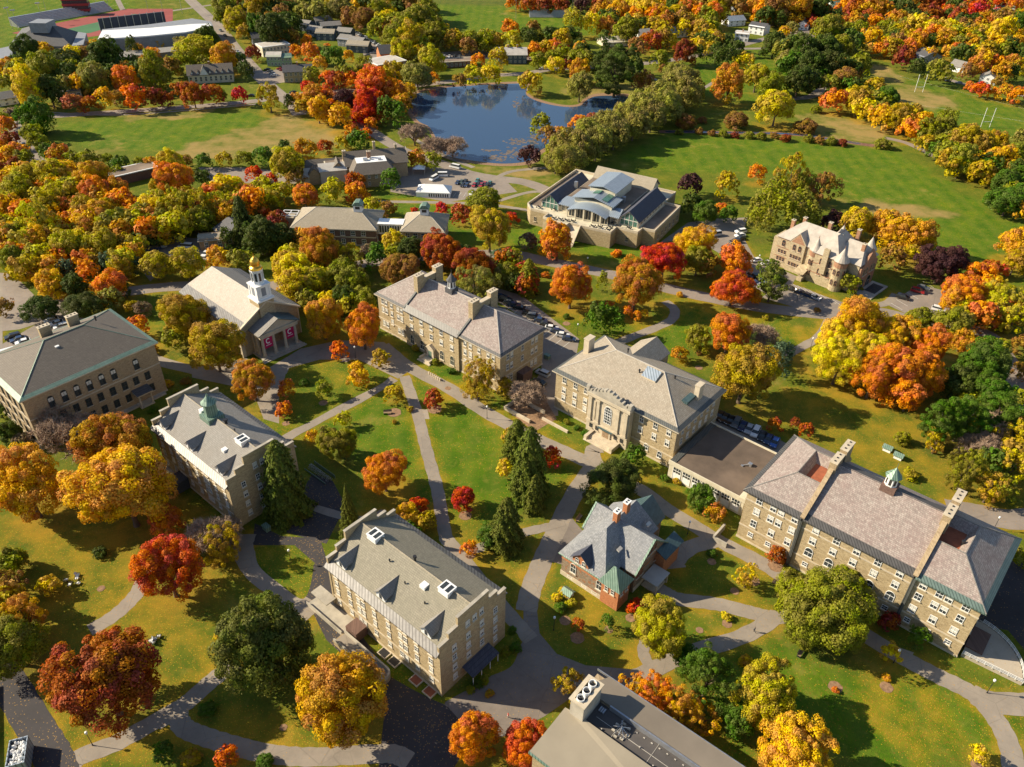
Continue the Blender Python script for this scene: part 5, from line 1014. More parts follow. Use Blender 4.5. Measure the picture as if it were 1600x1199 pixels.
# ---------------------------------------------------------------- slate roofed hall with chimney walls
def b_north():
    p = G(845.3, 572.5); r = root_at('stone_hall', 'four storey stone hall with pinkish slate roof, white lantern and two walls of twin chimneys', 'building', p, -40.2, -52.6, -18.6)
    L, W_, H = 52.2, 19.6, 12.9
    walls(r, 0, L, 0, W_, H, 'stone', bands=(4.3,)); m = MB(); m.box(13.2, 36.2, -.55, -.14, -.2, H); m.build('wall', [M['stone']], r)
    z1 = 19.4; oh = .8; g = W_ / 2
    hip(r, 0, L, 0, W_, H + .1, z1, 8.8, L - 10.2, 'slate', oh, 'gutter', .8)
    m = MB(); m.slab([(13.0, -1.35, H - .1), (36.4, -1.35, H - .1), (36.4, .3, H + 1.25), (13.0, .3, H + 1.25)], .3); m.build('eave', [M['gutter']], r)
    for u in (13.1, 36.3):
        m = MB(); sl = (z1 - H) / (g + oh); f = lambda v, a: (v, H + .1 + sl * (v + oh) + a)
        m.wallprofile([(-.6, H - .2), (-.9, H + .5), (g, z1 + .45), (W_ + .9, H + .5), (W_ + .6, H - .2)][::-1], u - .3, u + .3); o = m.build('parapet_wall', [M['dkcopper']], r)
        for v in (6.2, 14.2): chimney(o, u, v, H + 2, 22.0, 1.7, 3.0, 'stone', 3)
        m = MB(); m.box(u - .6, u + .6, 7.6, 12.8, z1 - 1, z1 + 1.0); m.box(u - .75, u + .75, 7.7, 12.7, z1 + 1.0, z1 + 1.2, 1); m.build('chimney_link', [M['stone'], M['lime']], o)
    for u in (-.0,): pass
    cupola(r, 23.6, W_ / 2, 19.0, 1.25, 2.5, 2.4, 1.2, 'white', 'darkrf', 'darkrf')
    up = (11.0, 8.0, 5.6)
    A = [(2.3, 3.9), (6.4,), (9.4, 11.0)]; P = []
    for c in A:
        for z in (11.1, 8.0, 3.0 if len(c) > 1 else 5.0): P += [(u, z) for u in c]
    win(r, 'F', 0, P, .95, 1.75); mid = (16.0, 20.4, 24.7, 29.0, 33.4)
    win(r, 'F', -.55, grid(mid, (11.0, 7.5)), 1.15, 1.8); win(r, 'F', -.55, [(u, 2.9) for u in (16.0, 20.4, 29.0, 33.4)], 1.5, 3.1, 'arch', 'cream')
    m = MB(); m.box(23.2, 26.2, -1.5, -.56, -.1, 3.9); m.yprofile([(22.9, 3.9), (26.5, 3.9), (24.7, 5.2)], -1.7, -.57); m.box(24.0, 25.4, -1.53, -1.5, .1, 2.9, 1); m.build('portal', [M['lime'], M['copper']], r)
    m = MB(); m.box(22.4, 27.0, -4.0, -.57, -.1, .5); m.box(22.0, 27.4, -4.6, -4.0, -.1, .25); m.box(22.4, 22.8, -4.1, -1.6, .5, 1.2); m.box(26.6, 27.0, -4.1, -1.6, .5, 1.2); m.build('steps', [M['lime']], r)
    P = []
    for c in [(38.4, 40.6), (44.0,), (47.6, 49.6)]:
        for z in (11.1, 8.0, 4.6): P += [(u, z) for u in c]
    win(r, 'F', 0, P, .95, 1.75); win(r, 'R', L, grid((3.2, 5.0, 9.8, 14.4, 16.2), (11.0, 7.4)) + [(3.2, 3), (5.0, 3), (14.4, 3.0), (16.2, 3.0)], .95, 1.75)
    m = MB(); m.box(L + .01, L + 2.4, 7.6, 12.0, -.1, 3.4); m.build('porch', [M['darkbrick']], r); win(r, 'B', W_, grid((4, 9, 16, 21, 26, 31, 38, 43, 48), (10.6, 7, 3)), .95, 1.75); win(r, 'L', 0, grid((4, 9.8, 15.5), (10.6, 7, 3)), .95, 1.75)
# ---------------------------------------------------------------- hall with the carved portal
def b_center():
    p = G(1046.8, 736.2); r = root_at('stone_hall', 'stone hall with tan hipped roof and a carved limestone portal with pediment', 'building', p, -40.2, -39.2, .9)
    L, W_, H = 38.8, 23.0, 12.9
    walls(r, 0, L, 0, W_, H, 'stone', bands=(3.6,)); hip(r, 0, L, 0, W_, H + .1, 19.2, 11.4, 26.8, 'slate2', .9, 'dkcopper', 1.1)
    # rear cross wing roofs
    for a, c in ((9.5, 5.0),):
        m = MB(); z = 17.4; m.slab([(a, W_ + 4.5, z - 3.4), (a + c, W_ + 4.5, z), (a + c, 14, z), (a, 18.0, z - 3.4)][::-1], .25); m.slab([(a + 2 * c, W_ + 4.5, z - 3.4), (a + c, W_ + 4.5, z), (a + c, 14, z), (a + 2 * c, 18.0, z - 3.4)], .25)
        m.build('rear_wing_roof', [M['slate2']], r); m = MB(); m.yprofile([(a + .3, 0), (a + 2 * c - .3, 0), (a + 2 * c - .3, z - 3.6), (a + c, z - .35), (a + .3, z - 3.6)], W_ + .01, W_ + 4.1); m.build('rear_wing', [M['stone']], r)
    chimney(r, 2.4, 11.4, 12, 19.2, 1.7, 2.8, 'lime', 0); chimney(r, 36.4, 13.6, 12, 18.6, 1.4, 2.4, 'lime', 0)
    m = MB(); u, v, z = 24.3, 9.2, 17.3; z = 18.2; m.slab([(u - 2.2, v - 1.4, z - .4), (u + 2.2, v - 1.4, z - .4), (u + 2.2, v + 1.5, z + 1.2), (u - 2.2, v + 1.5, z + 1.2)], .5, 0, 1); m.build('skylight', [M['bluemt'], M['lime']], r)
    for a, b_, z in ((29.6, 12.5, 18.0), (13.5, 14.2, 18.6), (21, 8.6, 18)): vent(r, a, b_, z, .4, .18)
    m = MB(); m.box(34.6, 36.4, 8.2, 12.6, 15.0, 15.8); m.build('roof_well', [M['tealmt']], r)
    # portal
    a, b_ = 12.6, 25.9; m = MB(); m.box(a, b_, -1.9, -.11, -.2, 13.4)
    for k in (0, 1, 2, 3): uu = (a + .9, a + 3.5, b_ - 3.5, b_ - .9)[k]; m.box(uu - .45, uu + .45, -2.25, -1.9, 4.6, 11.6); m.box(uu - .6, uu + .6, -2.4, -1.9, 11.6, 12.1); m.box(uu - .6, uu + .6, -2.4, -1.9, 4.2, 4.6)
    m.box(a - .3, b_ + .3, -2.6, -.1, 12.5, 13.4); m.box(a - .1, b_ + .1, -2.3, -1.9, 3.7, 4.1); m.box(a + 2.2, a + 2.6, -2.05, -1.9, 5, 11); o = m.build('portal', [M['lime']], r)
    m = MB(); u = (a + b_) / 2; pr = [(a - .3, 13.4), (b_ + .3, 13.4), (b_ + .3, 14.0), (b_ - 1.6, 14.4), (u + 3.2, 15.4), (u + 1.6, 16.3), (u, 16.6), (u - 1.6, 16.3), (u - 3.2, 15.4), (a + 1.6, 14.4), (a - .3, 14.0)]; m.yprofile(pr, -2.5, -1.6)
    for k in range(13): q = a + (b_ - a) * k / 12; hh = 16.6 - abs(q - u) * .42; m.box(q - .25, q + .25, -2.65, -1.5, min(hh, 16.4), min(hh, 16.4) + .5)
    for q in (a, b_): m.box(q - .5, q + .5, -2.6, -1.4, 14.0, 15.3)
    m.build('pediment', [M['conc']], o)
    win(r, 'F', -1.9, [(u, 8.4)], 2.2, 5.4, 'arch', 'white', False); m = MB()
    for k in (-.7, 0, .7): m.box(u + k - .05, u + k + .05, -2.04, -2.0, 5.7, 10.6)
    for z in (6.6, 7.5, 8.4, 9.3, 10.2): m.box(u - 1.08, u + 1.08, -2.045, -2.0, z - .05, z + .05)
    m.build('mullions', [M['white']], o)
    m = MB(); m.box(u - 1.5, u + 1.5, -2.2, -1.95, .8, 3.6); m.box(u - 1.0, u + 1.0, -2.24, -2.2, .8, 3.2, 1); m.box(u - 2.3, u + 2.3, -3.0, -1.9, 3.61, 3.69, 2); m.build('door', [M['lime'], M['wood'], M['tealmt']], r)
    win(r, 'F', -1.9, [(a + 1.6, 2.4), (a + 3.6, 2.4), (b_ - 3.6, 2.4), (b_ - 1.6, 2.4)], .8, 1.2, 'sash', 'dframe')
    m = MB()
    for k in range(6): m.box(u - 3.6 - .2 * k, u + 3.6 + .2 * k, -3.4 - .42 * (k + 1), -3.4 - .42 * k if k else -1.95, -.1, .85 - .14 * k)
    m.box(u - 4.6, u - 3.7, -5.6, -1.96, .0, 1.3); m.box(u + 3.7, u + 4.6, -5.6, -1.96, .0, 1.3); m.build('steps', [M['lime']], r)
    win(r, 'F', 0, grid((3.0, 6.8, 10.4), (11.0, 7.6, 4.9)), 1.1, 1.75); win(r, 'F', 0, grid((28.4, 32.6, 36.6), (11.0, 7.5)), 1.1, 1.9); win(r, 'F', 0, [(30.8, 3.0), (35.0, 2.6)], 1.2, 2.0, 'arch', 'white')
    win(r, 'R', L, grid((3, 6.2, 9.4, 12.6, 15.8, 19), (11.0, 7.6)), .95, 1.75); win(r, 'L', 0, grid((4, 8, 15, 19), (11, 7.6, 4)), .95, 1.75); win(r, 'B', W_, grid((4, 7.5, 23, 28, 33), (11, 7.6, 4)), .95, 1.75)
# ---------------------------------------------------------------- link
def b_link():
    p = G(1046.8, 736.2); r = root_at('link_building', 'low flat roofed cream link building with brown gravel roof between two stone halls', 'building', p, -40.2)
    u0, u1, v0, v1, H = .6, 21.6, -2.3, 18.4, 5.4
    m = MB(); m.box(u0, u1, v0, v1, -.3, H); m.box(u0 - .2, u1 + .2, v0 - .3, v0 - .002, H - .9, H + .35); m.build('wall', [M['cream']], r)
    m = MB(); m.box(u0, u1, v0, v1, H + .001, H + .12); m.build('roof', [M['darkgravel']], r)
    m = MB(); m.box(u0, u1, v1 - .35, v1, H + .122, H + .5); m.box(u1 - 1.5, u1, v0, v1 - .36, H + .122, H + .42); m.box(u0, u0 + 1.6, v0, v1 - .36, H + .122, H + .3, 1); m.build('roof_edge', [M['cream'], M['dkcopper']], r)
    m = MB(); m.box(16.2, 17.2, 9.2, 10.1, H + .12, H + .9); m.tube((15.4, 8.4, H + .3), (16.6, 9.4, H + .7), .14, n=8); m.box(15.0, 15.6, 7.9, 8.4, H + .12, H + .4); m.build('roof_fan', [M['steel']], r)
    for k in range(7):
        u = 2.0 + k * 2.75; g = MB(); g.face([(u, v0 - .004, 2.5), (u + 2.1, v0 - .004, 2.5), (u + 2.1, v0 - .004, 4.1), (u, v0 - .004, 4.1)]); o = g.build('window', [M['glass']], r)
        f = MB(); f.box(u - .15, u, v0 - .12, v0, .5, 4.2); f.box(u + 2.1, u + 2.25, v0 - .12, v0, .5, 4.2); f.box(u, u + 2.1, v0 - .1, v0, 3.25, 3.35); f.box(u + .66, u + .74, v0 - .09, v0, 2.5, 4.1); f.box(u + 1.36, u + 1.44, v0 - .09, v0, 2.5, 4.1); f.build('frame', [M['frame']], o)
        s_ = MB(); s_.box(u, u + 2.1, v0 - .06, v0 - .002, .6, 2.45); s_.build('panel', [M['white']], o)
# ---------------------------------------------------------------- long right hand hall
def b_right():
    p = G(1495.2, 1028.6); r = root_at('stone_hall', 'long four storey stone hall with pinkish slate roof, green lantern and rust coloured roof wells', 'building', p, -40.2, -50.2, .2)
    L, W_, H = 50.0, 24.6, 15.0
    walls(r, 0, L, 0, W_, H, 'stone', bands=(12.2, 4.2))
    def hipend(ua, ub, side):
        # U shaped hipped end: outer slopes high, inner well open
        e = .8; z0, zr = H + .1, 19.6; m = MB(); w = MB()
        s = 1 if side > 0 else -1; o = ub + e if s > 0 else ua - e; i = ua if s > 0 else ub; rr = (ub - 6.9) if s > 0 else (ua + 7.2)
        A, B, Cc, D = (o, -e, z0), (o, W_ + e, z0), (rr, 7.6, zr), (rr, W_ - 7.0, zr)
        f1, f2 = (i, -e, z0), (i, W_ + e, z0); g1, g2 = (i, 7.6, zr), (i, W_ - 7.0, zr)
        fl = lambda q: q if s > 0 else q[::-1]
        m.face(fl([A, B, D, Cc])); m.face(fl([f1, A, Cc, g1] if 1 else [])); m.face(fl([B, f2, g2, D]))
        lo = 17.9; v1, v2 = 9.6, W_ - 9.2
        m.face(fl([g1, Cc, (rr - s * 1.4, v1, lo), (i, v1, lo)])); m.face(fl([(i, v2, lo), (rr - s * 1.4, v2, lo), D, g2])); m.face(fl([Cc, D, (rr - s * 1.4, v2, lo), (rr - s * 1.4, v1, lo)]))
        m.build('roof', [M['slate']], r); w.face(fl([(i, v1, lo), (rr - s * 1.4, v1, lo), (rr - s * 1.4, v2, lo), (i, v2, lo)])); w.build('roof_well', [M['rust']], r)
        c = MB(); 
        for a, b in ((A, Cc), (B, D), (Cc, D), (Cc, g1), (D, g2)): c.tube(a, b, .13, n=4)
        c.build('ridge_cap', [M['greyrf']], r)
        g = MB(); ox, gx = (o, o - s * 1.3)
        def up(v): return z0 + .03 + .0
        sl = (zr - z0) / (7.6 + e); g.slab(fl([(i, -e - .05, z0 - .02), (o + s * .05, -e - .05, z0 - .02), (o - s * 1.2, -e + 1.2, z0 + sl * 1.2 + .06), (i, -e + 1.2, z0 + sl * 1.2 + .06)]), .35)
        g.slab(fl([(o + s * .05, -e - .05, z0 - .02), (o + s * .05, W_ + e, z0 - .02), (o - s * 1.2, W_ - .4, z0 + .75), (o - s * 1.2, -e + 1.2, z0 + .75)]), .35)
        g.build('eave', [M['gutter'] if s < 0 else M['verdi']], r)
    hipend(0, 13.0, -1); hipend(37.4, L, 1)
    ua, ub, z0, zr, e = 13.3, 37.1, H + .05, 22.2, .5; vm = W_ / 2 + 1.2
    m = MB(); m.slab([(ua, -e, z0), (ub, -e, z0), (ub, vm, zr), (ua, vm, zr)], .3); m.slab([(ua, vm, zr - .01), (ub, vm, zr - .01), (ub, W_ + e, z0), (ua, W_ + e, z0)], .3); m.build('roof', [M['slate']], r)
    m = MB(); sl = (zr - z0) / (vm + e); m.slab([(ua, -.75, z0 + .02), (ub, -.75, z0 + .02), (ub, .9, z0 + sl * 1.4 + .1), (ua, .9, z0 + sl * 1.4 + .1)], .3); m.build('eave', [M['gutter']], r)
    m = MB(); m.slab([(ua, vm - .2, zr + .02), (ub, vm - .2, zr + .02), (ub, vm + 3.4, zr - 1.6), (ua, vm + 3.4, zr - 1.6)], .1); m.build('roof_flashing', [M['darkrf']], r)
    for u in (13.15, 37.25):
        m = MB(); m.wallprofile([(-.5, H), (-.9, H + .7), (vm - 1.5, zr + .5), (vm + 4.5, zr + .7), (W_ + .9, H + .6), (W_ + .5, H)][::-1], u - .42, u + .42); o = m.build('parapet_wall', [M['stone2']], r)
        m = MB(); m.slab([(u - .5, -.95, H + .78), (u + .5, -.95, H + .78), (u + .5, vm - 1.5, zr + .62), (u - .5, vm - 1.5, zr + .62)], .1); m.build('coping', [M['stone2']], o)
        chimney(o, u, vm - .6, H + 4, 23.7, 1.6, 4.2, 'stone2', 3); chimney(o, u, vm + 5.2, H + 4, 23.7, 1.6, 4.2, 'stone2', 3)
        m = MB(); m.box(u - .45, u + .45, vm + 1.6, vm + 3.0, zr - 1, 22.8); m.build('chimney_link', [M['stone2']], o)
    cupola(r, 24.9, vm, 22.0, 1.35, 2.3, 2.3, 1.1, 'white', 'copper', 'darkbrick', 8, True, 1.3)
    for u in (13.0, 37.3): m = MB(); m.box(u - .35, u + .35, -.55, -.13, -.2, H - .2); m.build('downpipe', [M['dkcopper']], r)
    for u, v in ((7.0, 10.8), (41.8, 11.6)): vent(r, u, v, 18.2, .6, .25)
    P = [3.1, 6.5, 8.4, 11.6]; Q = [16.5, 21.1, 25.5, 30.0, 34.5]; S = [39.2, 42.4, 44.2, 47.4]
    win(r, 'F', 0, grid(P + Q + S, (13.45, 10.1)), 1.25, 1.75, 'mix', 'white'); win(r, 'F', 0, [(u, 6.3) for u in (3.1, 7.5, 11.5, 39.2, 43.3, 47.4)], 1.25, 1.9, 'mix', 'white')
    win(r, 'F', 0, [(u, 6.6) for u in Q if u != 25.5], 1.7, 2.4, 'arch', 'white'); win(r, 'F', 0, [(u, 2.7) for u in (3.1, 7.5, 11.5, 16.5, 30.0, 34.5, 39.2, 43.3, 47.4)], 1.05, 1.1, 'sash', 'white')
    m = MB(); m.box(23.9, 27.1, -.6, -.13, -.1, 4.6); m.box(24.6, 26.4, -.63, -.6, .2, 3.4, 1); m.build('door', [M['lime'], M['wood']], r)
    win(r, 'R', L, grid((3, 7, 11, 15, 19), (13.6, 10.2, 6.3)), 1.0, 1.7, 'mix', 'white'); win(r, 'L', 0, grid((3, 7, 11, 15, 19), (13.6, 10.2)), 1.0, 1.7, 'mix', 'white'); win(r, 'B', W_, grid((4, 10, 18, 25, 32, 40, 46), (13.6, 10.2, 6.3)), 1.0, 1.7, 'mix', 'white')
    m = MB(); m.box(-3.6, -3.1, -5.2, 0, -.1, 1.8); m.box(-3.1, 0, -5.2, -4.8, -.1, 1.4); m.build('area_wall', [M['conc']], r)
# ---------------------------------------------------------------- brick villa
def b_villa():
    p = G(960.9, 954.3); r = root_at('brick_villa', 'red brick and rubble villa with steep grey slate gables and green copper trim', 'building', p, -40.2, -15.0, .3)
    # u 0..15, v 0..21
    m = MB(); m.box(0, 11.4, 0, 19.6, -.3, 7.0); m.box(11.39, 15, 6.2, 17.0, -.3, 7.2); m.box(11.39, 13, 4, 6.3, -.3, 6.0); m.box(3.2, 10.4, 19.59, 24.2, -.3, 6.9); m.build('wall', [M['rubble']], r)
    m = MB(); m.box(-.12, 11.4, -.12, -.002, -.2, 1.3); m.box(15.002, 15.12, 6.2, 17, -.2, 1.3); m.box(-.12, -.002, 0, 19.6, -.2, 1.3); m.build('stone_band', [M['lime']], r)
    m = MB()
    for z in (5.2, 6.6): m.box(-.08, 11.2, -.08, -.002, z, z + .35); m.box(15.002, 15.08, 6.2, 17, z, z + .35)
    m.build('brick_band', [M['brick']], r)
    z0, zr = 7.0, 13.4; rf = MB(); nv = MB(); e = .6; uc = 6.2
    X1 = 11.9
    rf.face([(-e, -e, z0), (X1, -e, z0), (uc, 7.0, zr)]); rf.face([(-e, 20.2, z0), (-e, -e, z0), (uc, 7.0, zr), (uc, 18.6, zr)]); rf.face([(X1, -e, z0), (X1, 20.2, z0), (uc, 18.6, zr), (uc, 7.0, zr)]); rf.face([(X1, 20.2, z0), (-e, 20.2, z0), (uc, 18.6, zr)])
    rf.face([(-e, -e, z0 - .02), (-e, 20.2, z0 - .02), (X1, 20.2, z0 - .02), (X1, -e, z0 - .02)]); rf.build('roof', [M['villarf']], r)
    q = MB(); q.slab([(-e - .1, -e - .1, z0 - .1), (X1, -e - .1, z0 - .1), (X1 - 1.2, .8, z0 + 1.15), (.7, .8, z0 + 1.15)], .2); q.build('eave', [M['copper']], r)
    def cross(u0, u1, v0, v1, za, ze, name='gable', side=1, mat='rubble', rm='villarf'):
        vm = (v0 + v1) / 2; g = MB(); x0, x1 = (u1 - .5, u1) if side > 0 else (u0, u0 + .5)
        g.wallprofile([(v0, ze - .01), (v1, ze - .01), (vm, za - .3)], x0, x1); o = g.build(name, [M[mat]], r)
        q = MB(); a, b = (u0, u1 + .5) if side > 0 else (u0 - .5, u1)
        q.slab([(a, v0 - .4, ze - .35), (b, v0 - .4, ze - .35), (b, vm, za), (a, vm, za)], .25); q.slab([(b, v1 + .4, ze - .35), (a, v1 + .4, ze - .35), (a, vm, za - .01), (b, vm, za - .01)], .25); q.build('roof', [M[rm]], o)
        c = MB(); xx = b if side > 0 else a
        c.slab([(xx - .35, v0 - .45, ze - .3), (xx + .06, v0 - .45, ze - .3), (xx + .06, vm, za + .12), (xx - .35, vm, za + .12)], .35); c.slab([(xx + .06, v1 + .45, ze - .3), (xx - .35, v1 + .45, ze - .3), (xx - .35, vm, za + .11), (xx + .06, vm, za + .11)], .35); c.build('verge', [M['copper']], o)
        return o
    cross(uc + .2, 15.3, 5.6, 17.6, 12.9, 7.4); cross(-.6, uc, 9.4, 18.0, 11.4, 7.2, side=-1)
    # front gabled dormer
    g = MB(); g.yprofile([(3.0, 6.9), (7.2, 6.9), (7.2, 8.4), (5.1, 10.2), (3.0, 8.4)], -.35, .2); o = g.build('front_gable', [M['brick']], r)
    q = MB(); q.slab([(2.6, -.7, 8.2), (5.1, -.7, 10.5), (5.1, 4.6, 10.5), (2.6, 2.4, 8.2)][::-1], .2); q.slab([(7.6, -.7, 8.2), (5.1, -.7, 10.49), (5.1, 4.6, 10.49), (7.6, 2.4, 8.2)], .2); q.build('roof', [M['navyrf']], o)
    win(r, 'F', -.36, [(4.2, 7.9), (6.0, 7.9)], .8, 1.5, 'arch', 'frame'); win(r, 'F', 0, [(3.2, 4.2), (10.2, 4.2)], 1.3, 2.8, 'arch', 'frame')
    # corner tower
    t = MB(); t.box(10.9, 15.3, -.3, 4.0, -.3, 6.6); o = t.build('corner_tower', [M['brick']], r); t = MB(); a, b, c, d = 10.2, 15.9, -1.0, 4.6; A = (12.9, 1.4, 10.9)
    t.face([(a, c, 6.6), (b, c, 6.6), A]); t.face([(b, c, 6.6), (b, d, 6.6), A]); t.face([(b, d, 6.6), (a, d, 6.6), A]); t.face([(a, d, 6.6), (a, c, 6.6), A]); t.face([(a, c, 6.58), (a, d, 6.58), (b, d, 6.58), (b, c, 6.58)]); t.build('tower_roof', [M['copper']], o)
    win(r, 'F', -.3, [(12.2, 5.0), (13.8, 5.0)], .7, 1.3, 'sash', 'frame'); win(r, 'R', 15.3, [(.8, 5.0), (2.6, 5.0)], .7, 1.3, 'sash', 'frame'); win(r, 'F', -.0, [(2.5, .9), (6.4, .9), (9.2, .9)], 1.1, .6, 'sash', 'white', False)
    win(r, 'R', 15.3, [(10.0, 9.6), (11.5, 9.6), (13.0, 9.6)], .7, 1.6, 'arch', 'brick'); win(r, 'R', 15, [(7.4, 4.6), (9.0, 4.6), (14.4, 4.6), (16.0, 4.6)], .8, 1.5, 'sash', 'brick')
    for v in (10.6, 14.4): chimney(r, uc, v, 12.2, 15.8, 1.1, 1.4, 'brick', 2, 'white')
    q = MB(); q.box(15.31, 19.4, 8.8, 14.0, 2.9, 3.1); q.build('porch_roof', [M['lightmt']], r)
    q = MB(); q.box(18.9, 19.2, 9.0, 9.3, 0, 2.9); q.box(18.9, 19.2, 13.5, 13.8, 0, 2.9); q.box(15.31, 18.9, 9.2, 13.6, -.1, .4); q.build('porch', [M['lime']], r)
    # rear wing
    q = MB(); q.slab([(2.6, 20.0, 6.8), (6.8, 20.0, 11.2), (6.8, 24.6, 11.2), (2.6, 24.6, 6.8)][::-1], .2); q.slab([(11.0, 20.0, 6.8), (6.8, 20.0, 11.19), (6.8, 24.6, 11.19), (11.0, 24.6, 6.8)], .2); q.yprofile([(3.2, 6.8), (10.4, 6.8), (6.8, 10.6)], 23.8, 24.2, 1); q.build('rear_roof', [M['tealmt'], M['rubble']], r)
    q = MB(); q.box(14.99, 17.2, 14.6, 21.2, -.3, 6.0); q.build('side_bay', [M['brick']], r); q = MB(); q.slab([(15.0, 14.2, 7.2), (17.8, 14.2, 5.9), (17.8, 21.8, 5.9), (15.0, 21.8, 7.2)], .2); q.build('side_bay_roof', [M['tealmt']], r)
    for u, v, z in ((10.2, 6.2, 10.6), (10.6, 17.0, 10.2)): q = MB(); q.slab([(u - .2, v - .5, z), (u + .5, v - .5, z - .3), (u + .5, v + .9, z - .3), (u - .2, v + .9, z)], .3); q.build('skylight', [M['lightmt']], r)
# ---------------------------------------------------------------- chapel
def letter_c(face_u, vc, zc, rad, root):
    m = MB(); n = 18
    for k in range(n):
        a, b = R(48 + k * 264 / n), R(48 + (k + 1) * 264 / n)
        q = []
        for ang, rr in ((a, rad * .62), (b, rad * .62), (b, rad), (a, rad)): q.append((vc + rr * .85 * math.cos(ang), zc + rr * math.sin(ang)))
        m.wallprofile(q, face_u, face_u + .03)
    for s in (): m.wallprofile([(vc + rad * .38, zc + s * rad * .50), (vc + rad * .68, zc + s * rad * .50), (vc + rad * .68, zc + s * rad * .78), (vc + rad * .38, zc + s * rad * .78)], face_u, face_u + .032)
    m.build('letter', [M['white']], root)
def b_chapel():
    p = G(381.3, 559.6); r = root_at('chapel', 'stone chapel with white steeple, golden dome and two crimson banners between its columns', 'chapel', p, -42.5)
    L, W_, H = 34.0, 21.0, 9.8; zr = 16.2
    m = MB(); m.box(-L, 0, 0, W_, -.3, H); m.build('wall', [M['stone2']], r)
    m = MB()
    for v in (.0, W_): m.box(-1.0, .12, v - .15 if v else -.15, v + 1.0 if not v else v + .15, -.2, H)
    for k in range(8): u = -3 - k * 4.2; m.box(u - .5, u + .5, -.3, -.002, -.2, H - .5)
    m.box(-L - .5, .5, -.6, -.31, H - .5, H - .02); m.box(-L - .5, .5, W_ + .31, W_ + .6, H - .5, H - .02); m.build('pilaster', [M['lime']], r)
    rf = MB(); e = .7; nv = 2.6; zn = 11.3
    rf.slab([(-L - .4, nv, zn), (.6, nv, zn), (.6, W_ / 2, zr), (-L + 3.0, W_ / 2, zr)], .3); rf.build('roof', [M['chaprf']], r)
    rf = MB(); rf.slab([(.6, W_ - nv, zn), (-L - .4, W_ - nv, zn), (-L + 3.0, W_ / 2, zr - .01), (.6, W_ / 2, zr - .01)], .3); rf.face([(-L - .4, W_ - nv, zn), (-L - .4, nv, zn), (-L + 3, W_ / 2, zr)]); rf.build('roof', [M['greyrf']], r)
    rf = MB(); rf.slab([(-L - .4, -e, H), (.6, -e, H), (.6, nv, zn + .05), (-L - .4, nv, zn + .05)], .3); rf.slab([(.6, W_ + e, H), (-L - .4, W_ + e, H), (-L - .4, W_ - nv, zn + .05), (.6, W_ - nv, zn + .05)], .3); rf.build('side_roof', [M['zinc']], r)
    m = MB(); m.wallprofile([(0, H - .01), (W_, H - .01), (W_ / 2, zr - .6)], -.6, .0); m.build('front_gable', [M['stone2']], r)
    m = MB()
    for s in (0, 1):
        a = [(.0, -e, H), (.75, -e, H), (.75, W_ / 2, zr + .15), (.0, W_ / 2, zr + .15)]
        if s: a = [(x, W_ - y, z) for x, y, z in a][::-1]
        m.slab(a, .5)
    m.build('raking_cornice', [M['lime']], r)
    # portico, projecting from the right half of the front
    v0, v1, d = 3.6, 17.0, 5.6; zb = 8.5; o = MB(); o.box(.02, d, v0, v1, zb - 1.2, zb); o.wallprofile([(v0 - .2, zb + .3), (v1 + .2, zb + .3), ((v0 + v1) / 2, 11.7)], d - .8, d - .3); o.box(.02, d + .3, v0 - .3, v1 + .3, zb, zb + .3); po = o.build('portico', [M['lime']], r)
    m = MB(); vm = (v0 + v1) / 2
    m.slab([(.02, v0 - .6, zb + .3), (d + .4, v0 - .6, zb + .3), (d + .4, vm, 12.3), (.02, vm, 12.3)], .25); m.build('portico_roof', [M['greyrf']], po); m = MB(); m.slab([(d + .4, v1 + .6, zb + .3), (.02, v1 + .6, zb + .3), (.02, vm, 12.29), (d + .4, vm, 12.29)], .25); m.build('portico_roof', [M['tealmt']], po)
    for k in range(4): m = MB(); v = v0 + .9 + k * (v1 - v0 - 1.8) / 3; m.cyl(d - .7, v, .9, zb - 1.2, .52, .42, 12); m.box(d - 1.35, d - .05, v - .65, v + .65, .6, .9); m.build('column', [M['lime']], po)
    for u in (.5, 2.6): m = MB(); m.box(u - .4, u + .4, v0 + .1, v0 + .9, .6, zb - 1.2); m.build('pier', [M['lime']], po)
    m = MB(); m.box(.0, d + .4, v0 - .4, v1 + .4, -.1, .6); m.box(d + .4, d + 1.1, v0 - .8, v1 + .8, -.1, .4); m.box(d + 1.1, d + 1.8, v0 - 1, v1 + 1, -.1, .2); m.build('steps', [M['conc']], r)
    gap = (v1 - v0 - 1.8) / 3
    for k in (0, 2):
        vc = v0 + .9 + gap * (k + .5); m = MB(); m.box(d - .80, d - .72, vc - 1.55, vc + 1.55, 3.2, 7.2); bo = m.build('banner', [M['banner']], po); letter_c(d - .715, vc, 5.6, .95, bo)
        m = MB()
        for q in range(7): m.box(d - .718, d - .70, vc - .9 + q * .27, vc - .72 + q * .27, 4.05, 4.3)
        m.build('banner_text', [M['white']], bo)
    m = MB()
    for k in range(3): vc = v0 + .9 + gap * (k + .5); m.box(.02, .1, vc - 1.0, vc + 1.0, .6, 4.6)
    m.build('door', [M['wood']], r)
    # tower
    u, v = -1.9, 10.4; h = 2.6; t = MB(); t.box(u - h, u + h, v - h, v + h, 9, 16.4); t.box(u - h - .3, u + h + .3, v - h - .3, v + h + .3, 16.4, 16.9, 1); to = t.build('tower', [M['stone'], M['white']], r)
    t = MB(); h = 2.2; t.box(u - h, u + h, v - h, v + h, 16.9, 21.2); t.box(u - h - .35, u + h + .35, v - h - .35, v + h + .35, 21.2, 21.6); t.box(u - h - .2, u + h + .2, v - h - .2, v + h + .2, 16.9, 17.5)
